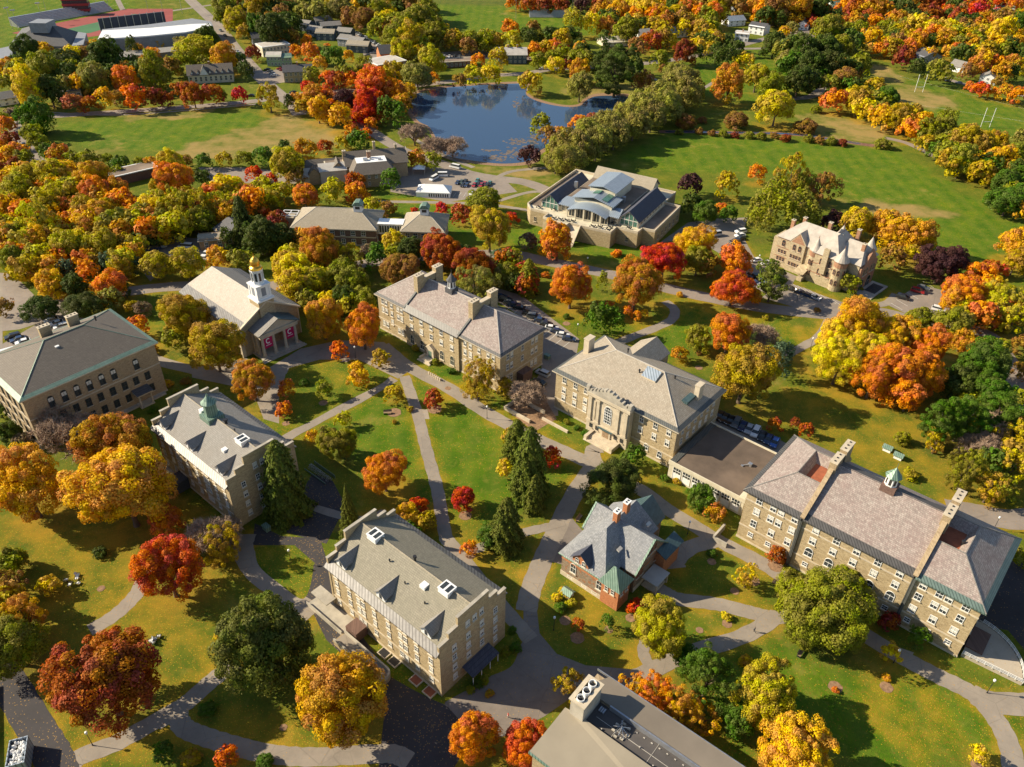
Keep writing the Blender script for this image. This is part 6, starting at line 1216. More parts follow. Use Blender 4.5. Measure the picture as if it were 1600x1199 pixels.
    for a in (-1, 1):
        for b in (-1, 1): t.box(u + a * 2.05 - .3, u + a * 2.05 + .3, v + b * 2.05 - .3, v + b * 2.05 + .3, 17.5, 21.2)
    st = t.build('belfry', [M['white']], to); g = MB(); h += .02
    for a in (-1, 1):
        g.box(u + a * h - .02, u + a * h + .02, v - .75, v + .75, 17.9, 20.6); g.box(u - .75, u + .75, v + a * h - .02, v + a * h + .02, 17.9, 20.6)
    g.build('louvre', [M['greywall']], st)
    t = MB(); t.cyl(u, v, 21.6, 25.8, 1.65, 1.6, 8, ph=.393); t.cyl(u, v, 25.8, 26.3, 2.0, 2.0, 8, ph=.393); t.cyl(u, v, 21.6, 22.1, 1.9, 1.9, 8, ph=.393)
    for k in range(8): a = k * math.pi / 4 + .393; t.tube((u + 1.75 * math.cos(a), v + 1.75 * math.sin(a), 22), (u + 1.75 * math.cos(a), v + 1.75 * math.sin(a), 25.9), .16, n=6)
    la = t.build('lantern', [M['white']], to); g = MB()
    for k in range(8):
        a = k * math.pi / 4; c, s = math.cos(a), math.sin(a); ap = 1.56; hw = .34
        g.face([(u + c * ap + s * hw, v + s * ap - c * hw, 22.6), (u + c * ap - s * hw, v + s * ap + c * hw, 22.6), (u + c * ap - s * hw, v + s * ap + c * hw, 25.2), (u + c * ap + s * hw, v + s * ap - c * hw, 25.2)])
    g.build('opening', [M['glass']], la)
    t = MB(); t.lathe(u, v, [(2.0, 26.3), (1.85, 26.9), (1.35, 27.3), (1.3, 27.6), (1.45, 28.2), (1.35, 28.9), (.9, 29.6), (.35, 30.0), (.1, 30.3), (.05, 31.4)], 16); t.build('dome', [M['gold']], to)
    win(r, 'F', 0, [(-4.9 - k * 4.2, 5.2) for k in range(7)], 1.4, 4.2, 'arch', 'frame'); win(r, 'B', W_, [(-4.9 - k * 4.2, 5.2) for k in range(7)], 1.4, 4.2, 'arch', 'frame')
# ---------------------------------------------------------------- bottom edge building with roof fans
def b_bottom():
    p = G(883.1, 1105.9, 12.0); r = root_at('arts_building', 'low building with tan roofs and three round fans at the bottom edge', 'building', Vector((p.x, p.y, 0)), -38)
    L = 42; H = 12.0
    m = MB(); m.box(.4, L, -9.8, .2, -.3, H - .6); m.box(.4, L, 5.3, 9.6, -.3, H - .6); m.box(.4, L, .2, 5.3, -.3, H - 2.1); m.build('wall', [M['stone2']], r)
    m = MB(); m.slab([(0, -10.2, H - .2), (L, -10.2, H - .2), (L, .2, H + .3), (3.2, .2, H + .3), (0, .0, H + .1)], .5); m.build('roof', [M['tanfelt']], r)
    m = MB(); m.slab([(0, 5.3, H + .1), (L, 5.3, H + .1), (L, 10.2, H - .2), (2.6, 10.2, H - .2)], .5); m.build('roof', [M['felt']], r)
    m = MB(); m.box(3.2, L, .22, 5.28, H - 2.0, H - .8); m.build('roof_well', [M['membrane']], r)
    m = MB(); m.box(6, L, 5.0, 5.28, H - .79, H + .35); m.box(0, L, 10.15, 10.3, H - .6, H - .1); m.build('metal_edge', [M['steel']], r)
    m = MB(); m.box(-.1, 3.3, -9.9, -10.35, H - .7, H - .2); m.box(0, L, -10.45, -10.2, H - .6, H - .15); m.build('gutter', [M['copper']], r)
    a, b, c, d, zt = 1.2, 3.9, -.4, 5.1, 16.4; m = MB()
    for q in ((a, b, c, c + .3), (a, b, d - .3, d), (a, a + .3, c + .3, d - .3), (b - .3, b, c + .3, d - .3)): m.box(*q, H - 1, zt)
    m.box(a + .3, b - .3, c + .3, d - .3, H - 1, zt - .9, 1); o = m.build('fan_housing', [M['conc'], M['black']], r)
    m = MB(); m.box(a - .25, b + .25, c - .25, d + .25, zt, zt + .15)
    m2 = MB()
    for q in ((a - .3, a + .45, c - .3, d + .3), (b - .45, b + .3, c - .3, d + .3), (a + .45, b - .45, c - .3, c + .45), (a + .45, b - .45, d - .45, d + .3)): m2.box(*q, zt, zt + .2)
    m2.build('rim', [M['lime']], o)
    for k in range(3):
        v = c + .95 + k * 1.8; f = MB(); u = (a + b) / 2; f.ring(u, v, zt - .9, zt + .55, .82, .72, 18, 0); f.ring(u, v, zt + .55, zt - .9, .62, .7, 18, 0); f.ring(u, v, zt + .55, zt + .55, .72, .62, 18, 0); fo = f.build('fan', [M['white']], o)
        h = MB(); h.cyl(u, v, zt - .5, zt + .1, .14, n=8)
        for q in range(6): g = q * 1.047; h.face([(u + .12 * math.cos(g), v + .12 * math.sin(g), zt), (u + .6 * math.cos(g - .2), v + .6 * math.sin(g - .2), zt - .05), (u + .6 * math.cos(g + .25), v + .6 * math.sin(g + .25), zt + .1)])
        h.build('blade', [M['black']], fo)
    rn = random.Random(3); zz = H - .79
    m = MB(); m.tube((9.8, 2.9, zz), (9.8, 2.9, zz + 1.6), .09, n=6)
    for k in range(9):
        g = k * .698; m.tube((9.8, 2.9, zz + 1.3), (9.8 + 1.5 * math.cos(g), 2.9 + 1.5 * math.sin(g), zz + .1 + .9 * (k % 2)), .06, n=5)
    for k in range(7): g = k * .9; m.box(9.8 + 1.3 * math.cos(g) - .3, 9.8 + 1.3 * math.cos(g) + .3, 2.9 + 1.5 * math.sin(g) - .18, 2.9 + 1.5 * math.sin(g) + .18, zz, zz + .22, 1)
    m.build('antenna_mount', [M['steel'], M['conc']], r)
    m = MB()
    for k in range(9): u = 12 + k * 1.5; m.box(u - .16, u + .16, 4.3, 4.45, zz, zz + .12)
    for k in range(6): m.cyl(7 + k * 3.4, 1.0 + (k % 3) * .7, zz, zz + .35, .12, n=6)
    m.box(5, 24, 2.45, 2.52, zz + .001, zz + .05); m.box(9, 9.06, .5, 5, zz + .001, zz + .05); m.box(16, 16.06, .5, 5, zz + .001, zz + .05); m.build('roof_fitting', [M['lightmt']], r)
    m = MB()
    for k in range(3): m.box(4.6 + k * .4, 4.85 + k * .4, 3.6, 4.6, zz, zz + .3)
    m.build('roof_unit', [M['steel']], r)
# ---------------------------------------------------------------- terraced glass fronted building
def b_library():
    p = G(*(810 + 1150 / 6.154, 250 + 860 / 6.154)); r = root_at('student_centre', 'modern stone building with blue metal roofs, green glass gables and a paved front terrace', 'building', p, -29.5)
    st = M['stone']; H = 6.0
    poly = [(-50.5, 1.5), (-46.8, -2.6), (-38.6, -2.6), (-38.6, -7.0), (-27.2, -9.0), (-27.2, -6.4), (-22.5, -6.4), (-9.8, -5.4), (-9.8, .2), (-1.0, .3), (-.8, 4.6), (4.2, 5.0), (4.2, 33.0), (-2.8, 33.4), (-2.8, 46), (-50.5, 46)]
    m = MB(); m.prism(poly, -.3, H); m.build('wall', [st], r)
    m = MB(); n = len(poly); m.prism([(u * .995 - .1, v * .992 + .1) for u, v in poly], H + .001, H + .05); m.build('terrace', [M['cream']], r)
    m = MB()
    for i in range(n):
        a, b = Vector((*poly[i], 0)), Vector((*poly[(i + 1) % n], 0)); d = (b - a); Ln = d.length; d.normalize(); nn = Vector((-d.y, d.x, 0)) * .45
        m.prism([(a.x, a.y), (b.x, b.y), (b.x + nn.x, b.y + nn.y), (a.x + nn.x, a.y + nn.y)], H + .06 + .002 * i, H + 1.0 + .002 * i)
    m.build('parapet', [M['lime']], r)
    for u, v in ((-9.8, -2), (-9.8, 0)): pass
    m = MB()
    for q in ((-27.0, -22.6, -12.5, -9.2),): m.slab([(q[0], q[2], .2), (q[1], q[2], .2), (q[1], -6.4, 6.1), (q[0], -6.4, 6.1)], .3)
    m.slab([(-27.4, -12.5, 1.2), (-27.0, -12.5, 1.2), (-27.0, -6.4, 7.1), (-27.4, -6.4, 7.1)], .8); m.slab([(-22.6, -12.5, 1.2), (-22.2, -12.5, 1.2), (-22.2, -6.4, 7.1), (-22.6, -6.4, 7.1)], .8); m.build('stair', [M['lime']], r)
    def wing(u0, u1, v0, v1, ze, za, rm, gl=True):
        um = (u0 + u1) / 2; w_ = MB(); w_.yprofile([(u0, H), (u1, H), (u1, ze), (um, za - .3), (u0, ze)], v0 + .3, v1); o = w_.build('wing', [M['cream']], r)
        q = MB(); q.slab([(u0 - .5, v0 - .3, ze - .2), (um, v0 - .3, za), (um, v1 + .3, za), (u0 - .5, v1 + .3, ze - .2)][::-1], .25); q.slab([(u1 + .5, v0 - .3, ze - .2), (um, v0 - .3, za - .01), (um, v1 + .3, za - .01), (u1 + .5, v1 + .3, ze - .2)], .25); q.build('wing_roof', [M[rm]], o)
        if gl:
            g = MB(); g.face([(u0 + .5, v0 + .28, H + .4), (u1 - .5, v0 + .28, H + .4), (u1 - .5, v0 + .28, ze - .1), (um, v0 + .28, za - .8), (u0 + .5, v0 + .28, ze - .1)]); go = g.build('glass_gable', [M['ggl']], o)
            f = MB()
            for k in range(5): u = u0 + .5 + (u1 - u0 - 1) * k / 4; f.box(u - .08, u + .08, v0 + .15, v0 + .29, H + .4, ze - .2 + (za - ze - .5) * (1 - abs(u - um) / ((u1 - u0) / 2)))
            f.box(u0 + .4, u1 - .4, v0 + .16, v0 + .29, ze - .4, ze - .2); f.build('mullions', [M['frame']], go)
        return o
    wr = wing(-11.0, -2.8, 4.6, 32.6, 8.9, 12.6, 'navyrf'); wl = wing(-44.8, -36.6, 2.6, 31.0, 8.9, 12.6, 'navyrf')
    win(wr, 'R', -2.8, [(8 + k * 3, 7.7) for k in range(8)], 1.3, 1.6, 'sash', 'cream', False)
    m = MB(); m.slab([(-2.2, 5.2, H + .1), (3.6, 5.2, H + .1), (3.6, 32.5, H + .1), (-2.2, 32.5, H + .1)], .04); m.slab([(-50, 2.5, H + .1), (-45.2, 2.5, H + .1), (-45.2, 44, H + .1), (-50, 44, H + .1)], .04); m.build('roof', [M['gravel']], r)
    m = MB(); m.box(-36.6, -11.0, 8.0, 37, H, 10.0); m.build('wall', [M['cream']], r); m = MB(); m.box(-36.4, -11.2, 8.2, 37, 10.001, 10.1); m.build('roof', [M['gravel']], r)
    m = MB(); m.slab([(-37.4, 2.4, 9.4), (-10.3, 2.6, 9.4), (-11.3, 9.0, 10.6), (-36.4, 9.0, 10.6)], .2); m.build('front_roof', [M['bluemt']], r)
    # arched entrance
    g = MB(); n = 14; U0, U1 = -31.5, -14.5
    A = [(U0 + (U1 - U0) * k / n, 9.3 + 1.9 * math.sin(math.pi * k / n)) for k in range(n + 1)]
    for (a, za), (b, zb) in zip(A, A[1:]): g.slab([(a, -.4, za), (b, -.4, zb), (b, 6.6, zb + .3), (a, 6.6, za + .3)], .25)
    o = g.build('entrance_canopy', [M['bluemt']], r); g = MB()
    for (a, za), (b, zb) in zip(A, A[1:]): g.face([(a, 1.8, H + .1), (b, 1.8, H + .1), (b, 1.8, zb - .1), (a, 1.8, za - .1)])
    g.build('glass_wall', [M['glass']], o); g = MB()
    for k in range(0, n + 1, 3):
        u, z = A[k]; g.box(u - .25, u + .25, -.2, .3, H, z - .2)
    for k in range(n + 1): u, z = A[k]; g.box(u - .06, u + .06, 1.65, 1.79, H, z - .2)
    g.build('column', [M['cream']], o)
    for u in (-35.2, -33.4, -13.2, -12.0): win(r, 'F', 7.99, [(u, 7.6)], 1.2, 1.8, 'sash', 'cream', False)
    m = MB(); m.box(-36.5, -31.6, 3.6, 7.9, H, 9.3); m.box(-14.4, -11, 3.6, 7.9, H, 9.3); m.build('entrance_wall', [M['cream']], r); win(r, 'F', 3.6, [(-35, 7.6), (-33, 7.6), (-13.2, 7.6), (-12, 7.6)], 1.1, 1.8, 'sash', 'cream', False)
    m = MB(); um = -23; m.slab([(-32.6, 5.6, 12.2), (um, 5.6, 14.2), (um, 15, 14.2), (-32.6, 15, 12.2)][::-1], .3); m.slab([(-14.2, 5.6, 12.0), (um, 5.6, 14.19), (um, 15, 14.19), (-14.2, 15, 12.0)], .3); m.slab([(-29.0, 13, 15.2), (um + .6, 13, 16.2), (um + .6, 31, 16.2), (-29.0, 31, 15.2)][::-1], .3); m.slab([(-16.5, 13, 14.6), (um + .6, 13, 16.19), (um + .6, 31, 16.19), (-16.5, 31, 14.6)], .3)
    o = m.build('monitor_roof', [M['bluemt']], r); g = MB(); g.slab([(-25.4, 9.8, 13.95), (-22.6, 9.8, 14.45), (-22.6, 14.9, 14.45), (-25.4, 14.9, 13.95)], .1); g.slab([(-19.8, 6.5, 13.7), (-17.4, 6.5, 13.15), (-17.4, 14.9, 13.15), (-19.8, 14.9, 13.7)], .1); g.build('glass_panel', [M['ggl']], o)
    m = MB(); m.box(-31.5, -15.2, 6.4, 14.6, 10.1, 12.0); m.box(-28.4, -17.2, 13.4, 30.4, 10.1, 14.6); m.build('monitor_wall', [M['cream']], r)
    m = MB(); m.box(-15.5, -14, 16, 17.5, 10.1, 12.4); m.box(-38.2, -37, 19, 20.2, 9.6, 12.8); m.build('roof_vent', [M['steel']], r)
    m = MB(); m.yprofile([(-2.9, 6), (-2.9, 6)], 0, 1) if 0 else None
    m.slab([(-36.5, 33.4, 10.2), (-9.0, 33.4, 10.2), (-9.0, 38.0, 14.0), (-36.5, 38.0, 14.0)], .3); m.slab([(-9.0, 42.6, 10.2), (-36.5, 42.6, 10.2), (-36.5, 38.0, 13.99), (-9.0, 38.0, 13.99)], .3); m.build('rear_roof', [M['tanrf']], r)
    m = MB(); m.box(-36, -9.6, 34, 42, H, 10.2); m.wallprofile([(34.2, 10), (41.8, 10), (38, 13.4)], -9.9, -9.6); m.build('rear_hall', [M['cream']], r)
    win(r, 'F', -2.6, [(-44.5, 2.8)], 1, 1.8, 'sash', 'lime'); win(r, 'F', .25, [(-5.2, 2.8)], 1, 1.8, 'sash', 'lime'); win(r, 'F', -7.9, [], 1, 1); win(r, 'R', 4.2, [(9 + 4.2 * k, 2.8) for k in range(6)], 1.2, 2.0, 'sash', 'lime')
    return r
# ---------------------------------------------------------------- turreted sandstone mansion
def b_mansion():
    p = G(1200 + 790 / 7.995, 330 + 1010 / 7.995); r = root_at('mansion', 'turreted pink sandstone mansion with pale roofs and conical corner towers', 'building', p, -45)
    H = 11.6
    m = MB(); m.box(-26.0, -9.5, 3.4, 15.5, -.3, H); m.box(-10.5, -1.0, 1.2, 17.5, -.3, H); m.box(-2.0, 5.6, 4.4, 17.6, -.3, H - .6); m.box(-28.4, -26, 5.0, 13, -.3, H - 1.4); m.build('wall', [M['mansion']], r)
    m = MB(); 
    for u0, u1, v in ((-26, -13.6, 3.4), (-10.5, -1.0, 1.2)):
        for z in (4.0, 7.6, H - .5): m.box(u0, u1, v - .1, v - .002, z, z + .25)
    m.build('stone_band', [M['redstone']], r)
    def gr(u0, u1, v0, v1, ze, zr, ra, rb, axis='u', e=.5):
        q = MB(); um, vm = (u0 + u1) / 2, (v0 + v1) / 2; a, b, c, d = u0 - e, u1 + e, v0 - e, v1 + e
        if axis == 'u': T = [(ra, vm, zr), (rb, vm, zr)]; q.face([(a, c, ze), (b, c, ze), T[1], T[0]]); q.face([(b, c, ze), (b, d, ze), T[1]]); q.face([(b, d, ze), (a, d, ze), T[0], T[1]]); q.face([(a, d, ze), (a, c, ze), T[0]])
        else: T = [(um, ra, zr), (um, rb, zr)]; q.face([(a, c, ze), (b, c, ze), T[0]]); q.face([(b, c, ze), (b, d, ze), T[1], T[0]]); q.face([(b, d, ze), (a, d, ze), T[1]]); q.face([(a, d, ze), (a, c, ze), T[0], T[1]])
        q.face([(a, c, ze - .02), (a, d, ze - .02), (b, d, ze - .02), (b, c, ze - .02)]); q.build('roof', [M['mansrf']], r)
    gr(-26, -8, 3.4, 15.5, H, 17.6, -20, -5, 'u'); gr(-10.5, -1, 1.2, 17.5, H, 17.9, 6.5, 13, 'v'); gr(-3, 5.6, 4.4, 17.6, H - .6, 16.4, -3, 3.0, 'u')
    # front stone gable
    g = MB(); g.yprofile([(-20.6, -.2), (-14.6, -.2), (-14.6, H + .4), (-17.6, 15.6), (-20.6, H + .4)], 2.7, 3.6); o = g.build('front_gable', [M['mansion']], r); g = MB(); g.yprofile([(-20.3, H), (-14.9, H), (-17.6, 15.2)], 2.66, 2.7); g.build('gable_panel', [M['redstone']], o)
    q = MB(); q.slab([(-20.8, 2.6, H + .3), (-17.6, 2.6, 15.8), (-17.6, 7.6, 15.8), (-20.8, 4.2, H + .3)][::-1], .15); q.slab([(-14.4, 2.6, H + .3), (-17.6, 2.6, 15.79), (-17.6, 7.6, 15.79), (-14.4, 4.2, H + .3)], .15); q.build('gable_roof', [M['mansrf']], o)
    win(r, 'F', 2.7, [(-18.7, 9.8), (-16.5, 9.8)], 1.1, 2.2, 'arch', 'redstone'); win(r, 'F', 2.7, grid((-19.3, -18.1, -17.0, -15.8), (6.2, 3.2)), .7, 1.3, 'sash', 'redstone')
    win(r, 'F', 3.4, [(-23.4, 9.6)], 1.2, 2.4, 'arch', 'redstone'); win(r, 'F', 3.4, grid((-24.6, -23.4, -22.2), (6.2, 3.2)), .7, 1.3, 'sash', 'redstone')
    g = MB(); g.wallprofile([(4.6, -.2), (17.4, -.2), (17.4, 9.8), (15.6, 10.6), (11.2, 15.6), (6.8, 10.6), (4.6, 9.8)][::-1], 5.62, 6.4); o = g.build('side_gable', [M['redstone']], r)
    win(r, 'R', 6.4, [(7.6, 7.6), (9.6, 7.6), (12.8, 7.6), (14.8, 7.6)], 1.2, 2.6, 'arch', 'mansion'); win(r, 'R', 6.4, [(8.0, 2.4), (13.4, 2.4)], 3.4, 4.2, 'arch', 'mansion', False)
    def turret(u, v, rad, zt, h, fin=1.0):
        t = MB(); t.cyl(u, v, -.3, zt - 2.2, rad, n=16); t.cyl(u, v, zt - 2.2, zt, rad + .12, n=16, m=1); o = t.build('turret', [M['mansion'], M['redstone']], r)
        c = MB(); c.lathe(u, v, [(.01, zt), (rad + .5, zt), (rad + .45, zt + .2), (rad * .6, zt + h * .45), (.08, zt + h)], 16); c.build('cone_roof', [M['mansrf']], o); f = MB(); f.tube((u, v, zt + h - .1), (u, v, zt + h + fin), .14, .05, n=6); f.build('finial', [M['redstone']], o)
        for z in (3.4, 7.4):
            for a in (-110, -70, -20):
                x, y = u + rad * math.cos(R(a)), v + rad * math.sin(R(a)); g, f_, s = wmesh(.9, 2.0, 'arch', 'redstone'); w_ = link('window', g, o, (x, y, z), R(a + 90)); link('frame', f_, w_)
    turret(-10.6, 3.0, 1.9, H + .2, 4.6); turret(-.4, 2.6, 2.3, H - .2, 4.8); turret(-8.6, 17.2, 2.2, H + 1.4, 4.6); turret(2.6, 17.4, 1.9, H + .6, 4.6)
    win(r, 'F', 1.2, grid((-7.0, -3.6), (9.0, 5.0)), 1.1, 2.4, 'arch', 'redstone'); m = MB(); m.box(-6.6, -4.6, .2, 1.19, 5, 14.6); m.build('chimney', [M['mansion']], r)
    for u, v, z in ((-25.5, 12, 15.4), (-12, 13.2, 18.6), (3.4, 9.0, 17.0), (-2.5, 16.6, 18), (-22, 13.6, 17)): chimney(r, u, v, H - .5, z, 1.2, 1.2, 'redstone', 1)
    m = MB(); m.box(-13.4, -11.4, -1.5, 3.3, -.1, 1.4); m.slab([(-15, -1.8, 3.2), (-11, -1.8, 3.2), (-11, 3.3, 4.6), (-15, 3.3, 4.6)], .2); m.build('porch', [M['mansion']], r)
    q = MB(); q.box(6.41, 12.4, 5.2, 18.6, -.1, .35); q.box(7.6, 11.6, 9.5, 17.0, .351, .36, 1); q.build('plaza', [M['conc'], M['newroad']], r)
# ---------------------------------------------------------------- twin cupola buildings
def b_twins():
    p = G(435 + 100 / 5.714, 300 + 320 / 5.714, 7.0); H = 7.0; yaw = -1.5
    def one(name, label, u0, L, W_, ra, rb, cu, wins):
        o = root_at(name, label, 'building', Vector((p.x, p.y, 0)), yaw, u0, 0)
        walls(o, .8, L - .8, .8, W_ - .8, H, 'darkbrick' if L > 20 else 'stone', bands=(3.4,)); hip(o, .8, L - .8, .8, W_ - .8, H, 11.6, ra, rb, 'tanrf', .8, 'tanrf', .6)
        b = MB(); v = W_ / 2; b.box(cu - 1.6, cu + 1.6, v - 1.6, v + 1.6, 10, 13.4); c = b.build('cupola', [M['white']], o); g = MB(); g.box(cu - .9, cu + .9, v - 1.63, v - 1.6, 11.9, 13.0); g.box(cu + 1.6, cu + 1.63, v - .9, v + .9, 11.9, 13.0); g.build('louvre', [M['dframe']], c)
        t = MB(); a, d, z = cu - 2.0, cu + 2.0, 13.4; t.yprofile([(a, z), (d, z), (cu + .8, z + 1.4), (cu - .8, z + 1.4)], v - 2.0, v + 2.0); t.build('cupola_roof', [M['copper']], c)
        win(o, 'F', .8, wins, 1.5, 1.7, 'sash', 'frame'); win(o, 'R', L - .8, grid((4, 9, 14), (5.2, 1.8)), 1.3, 1.6, 'sash', 'frame'); return o
    a = one('stone_hall', 'long tan roofed brick building with one blue green cupola behind the trees', 0, 33.4, 18.8, 8.5, 25.0, 25.0, [(u, z) for u in (4, 8, 12, 16, 20, 24, 28) for z in (5.2, 1.8)])
    b = one('stone_hall', 'square tan roofed pavilion with one blue green cupola', 42.2, 17.4, 17.2, 7.9, 9.5, 8.7, [(u, 5.2) for u in (2.8, 5.8, 8.8, 11.8, 14.6)])
    r = root_at('link_building', 'glazed white walkway joining the two tan roofed cupola buildings', 'building', Vector((p.x, p.y, 0)), yaw, 33.4, 5); m = MB(); m.box(-.6, 9.4, 0, 4.4, 3.2, 7.4); m.box(-.6, 9.4, -.4, 4.8, 7.4, 7.7); m.build('wall', [M['white']], r)
    g = MB()
    for k in range(9): g.box(.1 + k, .8 + k, -.04, -.004, 4.0, 6.8)
    g.build('window', [M['glass']], r)
    m = MB(); m.box(-.6, .4, .2, 4.2, -.2, 3.2); m.box(8.4, 9.4, .2, 4.2, -.2, 3.2); m.build('pier', [M['darkbrick']], r)
    q = root_at('roof_frame_pavilion', 'small white framed open pavilion at the left end of the tan roofed building', 'pavilion', Vector((p.x, p.y, 0)), yaw, -6, 10); m = MB()
    for a_, b_ in ((0, 0), (6, 0), (6, 5), (0, 5)): m.tube((a_, b_, 0), (a_, b_, 7.4), .16, n=6)
    for a_, b_ in (((0, 0), (6, 0)), ((6, 0), (6, 5)), ((6, 5), (0, 5)), ((0, 5), (0, 0)), ((0, 2.5), (6, 2.5)), ((3, 0), (3, 5))): m.tube((*a_, 7.4), (*b_, 7.4), .2, n=6)
    m.build('frame', [M['white']], q); m = MB(); m.box(0.3, 5.7, .3, 4.7, 0, 6.2); m.build('core', [M['tanrf']], q)
# ---------------------------------------------------------------- dark gabled lodge
def gable(root, u0, u1, v0, v1, H, Z, rm, wm, axis='u', e=.5, name='wall', ends=True):
    m = MB()
    if axis == 'u':
        vm = (v0 + v1) / 2; m.wallprofile([(v0, -.2), (v1, -.2), (v1, H), (vm, Z - .25), (v0, H)][::-1], u0, u1); o = m.build(name, [M[wm]], root); q = MB()
        q.slab([(u0 - e, v0 - e, H - .25), (u1 + e, v0 - e, H - .25), (u1 + e, vm, Z), (u0 - e, vm, Z)], .22); q.slab([(u1 + e, v1 + e, H - .25), (u0 - e, v1 + e, H - .25), (u0 - e, vm, Z - .01), (u1 + e, vm, Z - .01)], .22)
    else:
        um = (u0 + u1) / 2; m.yprofile([(u0, -.2), (u1, -.2), (u1, H), (um, Z - .25), (u0, H)], v0, v1); o = m.build(name, [M[wm]], root); q = MB()
        q.slab([(u0 - e, v0 - e, H - .25), (um, v0 - e, Z), (um, v1 + e, Z), (u0 - e, v1 + e, H - .25)][::-1], .22); q.slab([(u1 + e, v0 - e, H - .25), (um, v0 - e, Z - .01), (um, v1 + e, Z - .01), (u1 + e, v1 + e, H - .25)], .22)
    q.build('roof', [M[rm]], root); return o
def b_lodge():
    p = G(460 + 520 / 5, 210 + 430 / 5); r = root_at('lodge', 'rambling dark stone lodge with grey slate gables and a white flat roof section', 'building', p, 17)
    gable(r, -4.5, 23, 10.5, 23.5, 7.0, 11.4, 'brownrf', 'stone2'); m = MB(); m.box(-3, 15.6, 1.4, 12, -.2, 6.2); m.build('wall', [M['stone2']], r)
    m = MB(); T = 9.6; m.face([(-3.6, .8, 6), (16.2, .8, 6), (13.2, 6, T), (-.2, 6, T)]); m.face([(16.2, .8, 6), (16.2, 14, 6), (13.2, 13, T), (13.2, 6, T)]); m.face([(-3.6, 14, 6), (-3.6, .8, 6), (-.2, 6, T), (-.2, 13, T)]); m.build('roof', [M['brownrf']], r); m = MB(); m.box(-.2, 13.2, 6, 13, T - .6, T + .05); m.build('flat_roof', [M['white']], r)
    m = MB(); m.box(3, 5, 8, 10, T, T + .9); m.box(6, 7, 9, 10, T, T + .8); m.box(9.5, 10.8, 7.6, 8.8, T, T + .7); m.build('roof_unit', [M['steel']], r); chimney(r, 6.0, 12.0, 9, 12.4, 1.6, 1.2, 'redstone', 2); chimney(r, 9.4, 18.0, 9, 14.4, 1.1, 1.1, 'stone', 1); chimney(r, 19, 17, 9, 12.8, 1.0, 1.0, 'stone', 1); chimney(r, -4.6, 15.6, 7, 12.2, 1.4, 1.4, 'stone2', 1)
    gable(r, -22, -4.4, 13.5, 22, 5.6, 8.8, 'brownrf', 'stone2'); gable(r, -11, -5, 11, 18, 6.2, 9.0, 'brownrf', 'stone2', 'v'); gable(r, -21, -16.5, 10, 16, 5.2, 7.6, 'brownrf', 'stone2', 'v')
    win(r, 'F', 1.4, [(1, 4.8), (4.2, 4.8), (7.4, 4.8), (10.6, 4.8), (1, 1.8), (4.2, 1.8), (10.6, 1.8), (13, 1.8)], .9, 1.3, 'sash', 'white'); win(r, 'F', 13.5, [(-20, 3.6), (-14.6, 3.6), (-12.6, 3.6)], .9, 1.3, 'sash', 'white'); win(r, 'R', 23, [(13.5, 3.5), (17, 3.5), (20.5, 3.5), (17, 8)], .9, 1.4, 'sash', 'white')
    m = MB(); m.slab([(23.4, 11, 7), (23.6, 11, 7.05), (23.6, 17, 11.7), (23.4, 17, 11.65)], .3); m.build('verge', [M['lightmt']], r)
    q = G(460 + 60 / 5, 210 + 400 / 5); s = root_at('annex', 'pale beige annex with a roof well in front of the dark lodge', 'building', q, 17); gable(s, 0, 8.5, 0, 7, 4, 6.4, 'lightmt', 'cream'); m = MB(); m.box(8.5, 20, -1.5, 7, -.2, 6.0); m.slab([(8.0, -2, 6.1), (20.4, -2, 6.1), (20.4, 3, 8.2), (8.0, 3, 8.2)], .2); m.build('hall', [M['lightmt']], s); m = MB(); m.box(11, 19.6, 3.2, 7.4, 6.0, 8.0); m.box(11.5, 19.1, 3.7, 6.9, 8.0, 8.04, 1); m.build('roof_well', [M['cream'], M['gravel']], s)
    # marquee tent and the small canopy
    q = G(460 + 950 / 5, 210 + 490 / 5); t = root_at('marquee_tent', 'large white marquee tent with arched windows on the car park lawn', 'tent', q, -2); m = MB(); L, W_, E, Z = 15.0, 8.6, 2.2, 4.4
    m.face([(0, 0, E), (L, 0, E), (L - 3.5, W_ / 2, Z), (3.5, W_ / 2, Z)]); m.face([(L, 0, E), (L, W_, E), (L - 3.5, W_ / 2, Z)]); m.face([(L, W_, E), (0, W_, E), (3.5, W_ / 2, Z), (L - 3.5, W_ / 2, Z)]); m.face([(0, W_, E), (0, 0, E), (3.5, W_ / 2, Z)]); m.build('canopy', [M['tent']], t)
    m = MB(); m.box(.1, L - .1, .1, W_ - .1, 0, E - .02); m.build('side_wall', [M['tent']], t); g = MB()
    for k in range(9): u = 5.6 + k; g.box(u, u + .55, .04, .09, .3, 1.7)
    g.build('window', [M['glass']], t)
    q = G(645, 274); t = root_at('canopy_tent', 'small white canopy tent beside the lodge', 'tent', q, 0); m = MB(); A = (2.8, 2.2, 4.2)
    for a_, b_ in (((0, 0), (5.6, 0)), ((5.6, 0), (5.6, 4.4)), ((5.6, 4.4), (0, 4.4)), ((0, 4.4), (0, 0))): m.face([(*a_, 2.8), (*b_, 2.8), A])
    m.build('canopy', [M['tent']], t); m = MB()
    for a_, b_ in ((0.1, .1), (5.5, .1), (5.5, 4.3), (.1, 4.3)): m.tube((a_, b_, 0), (a_, b_, 2.8), .08, n=5)
    m.build('pole', [M['steel']], t)
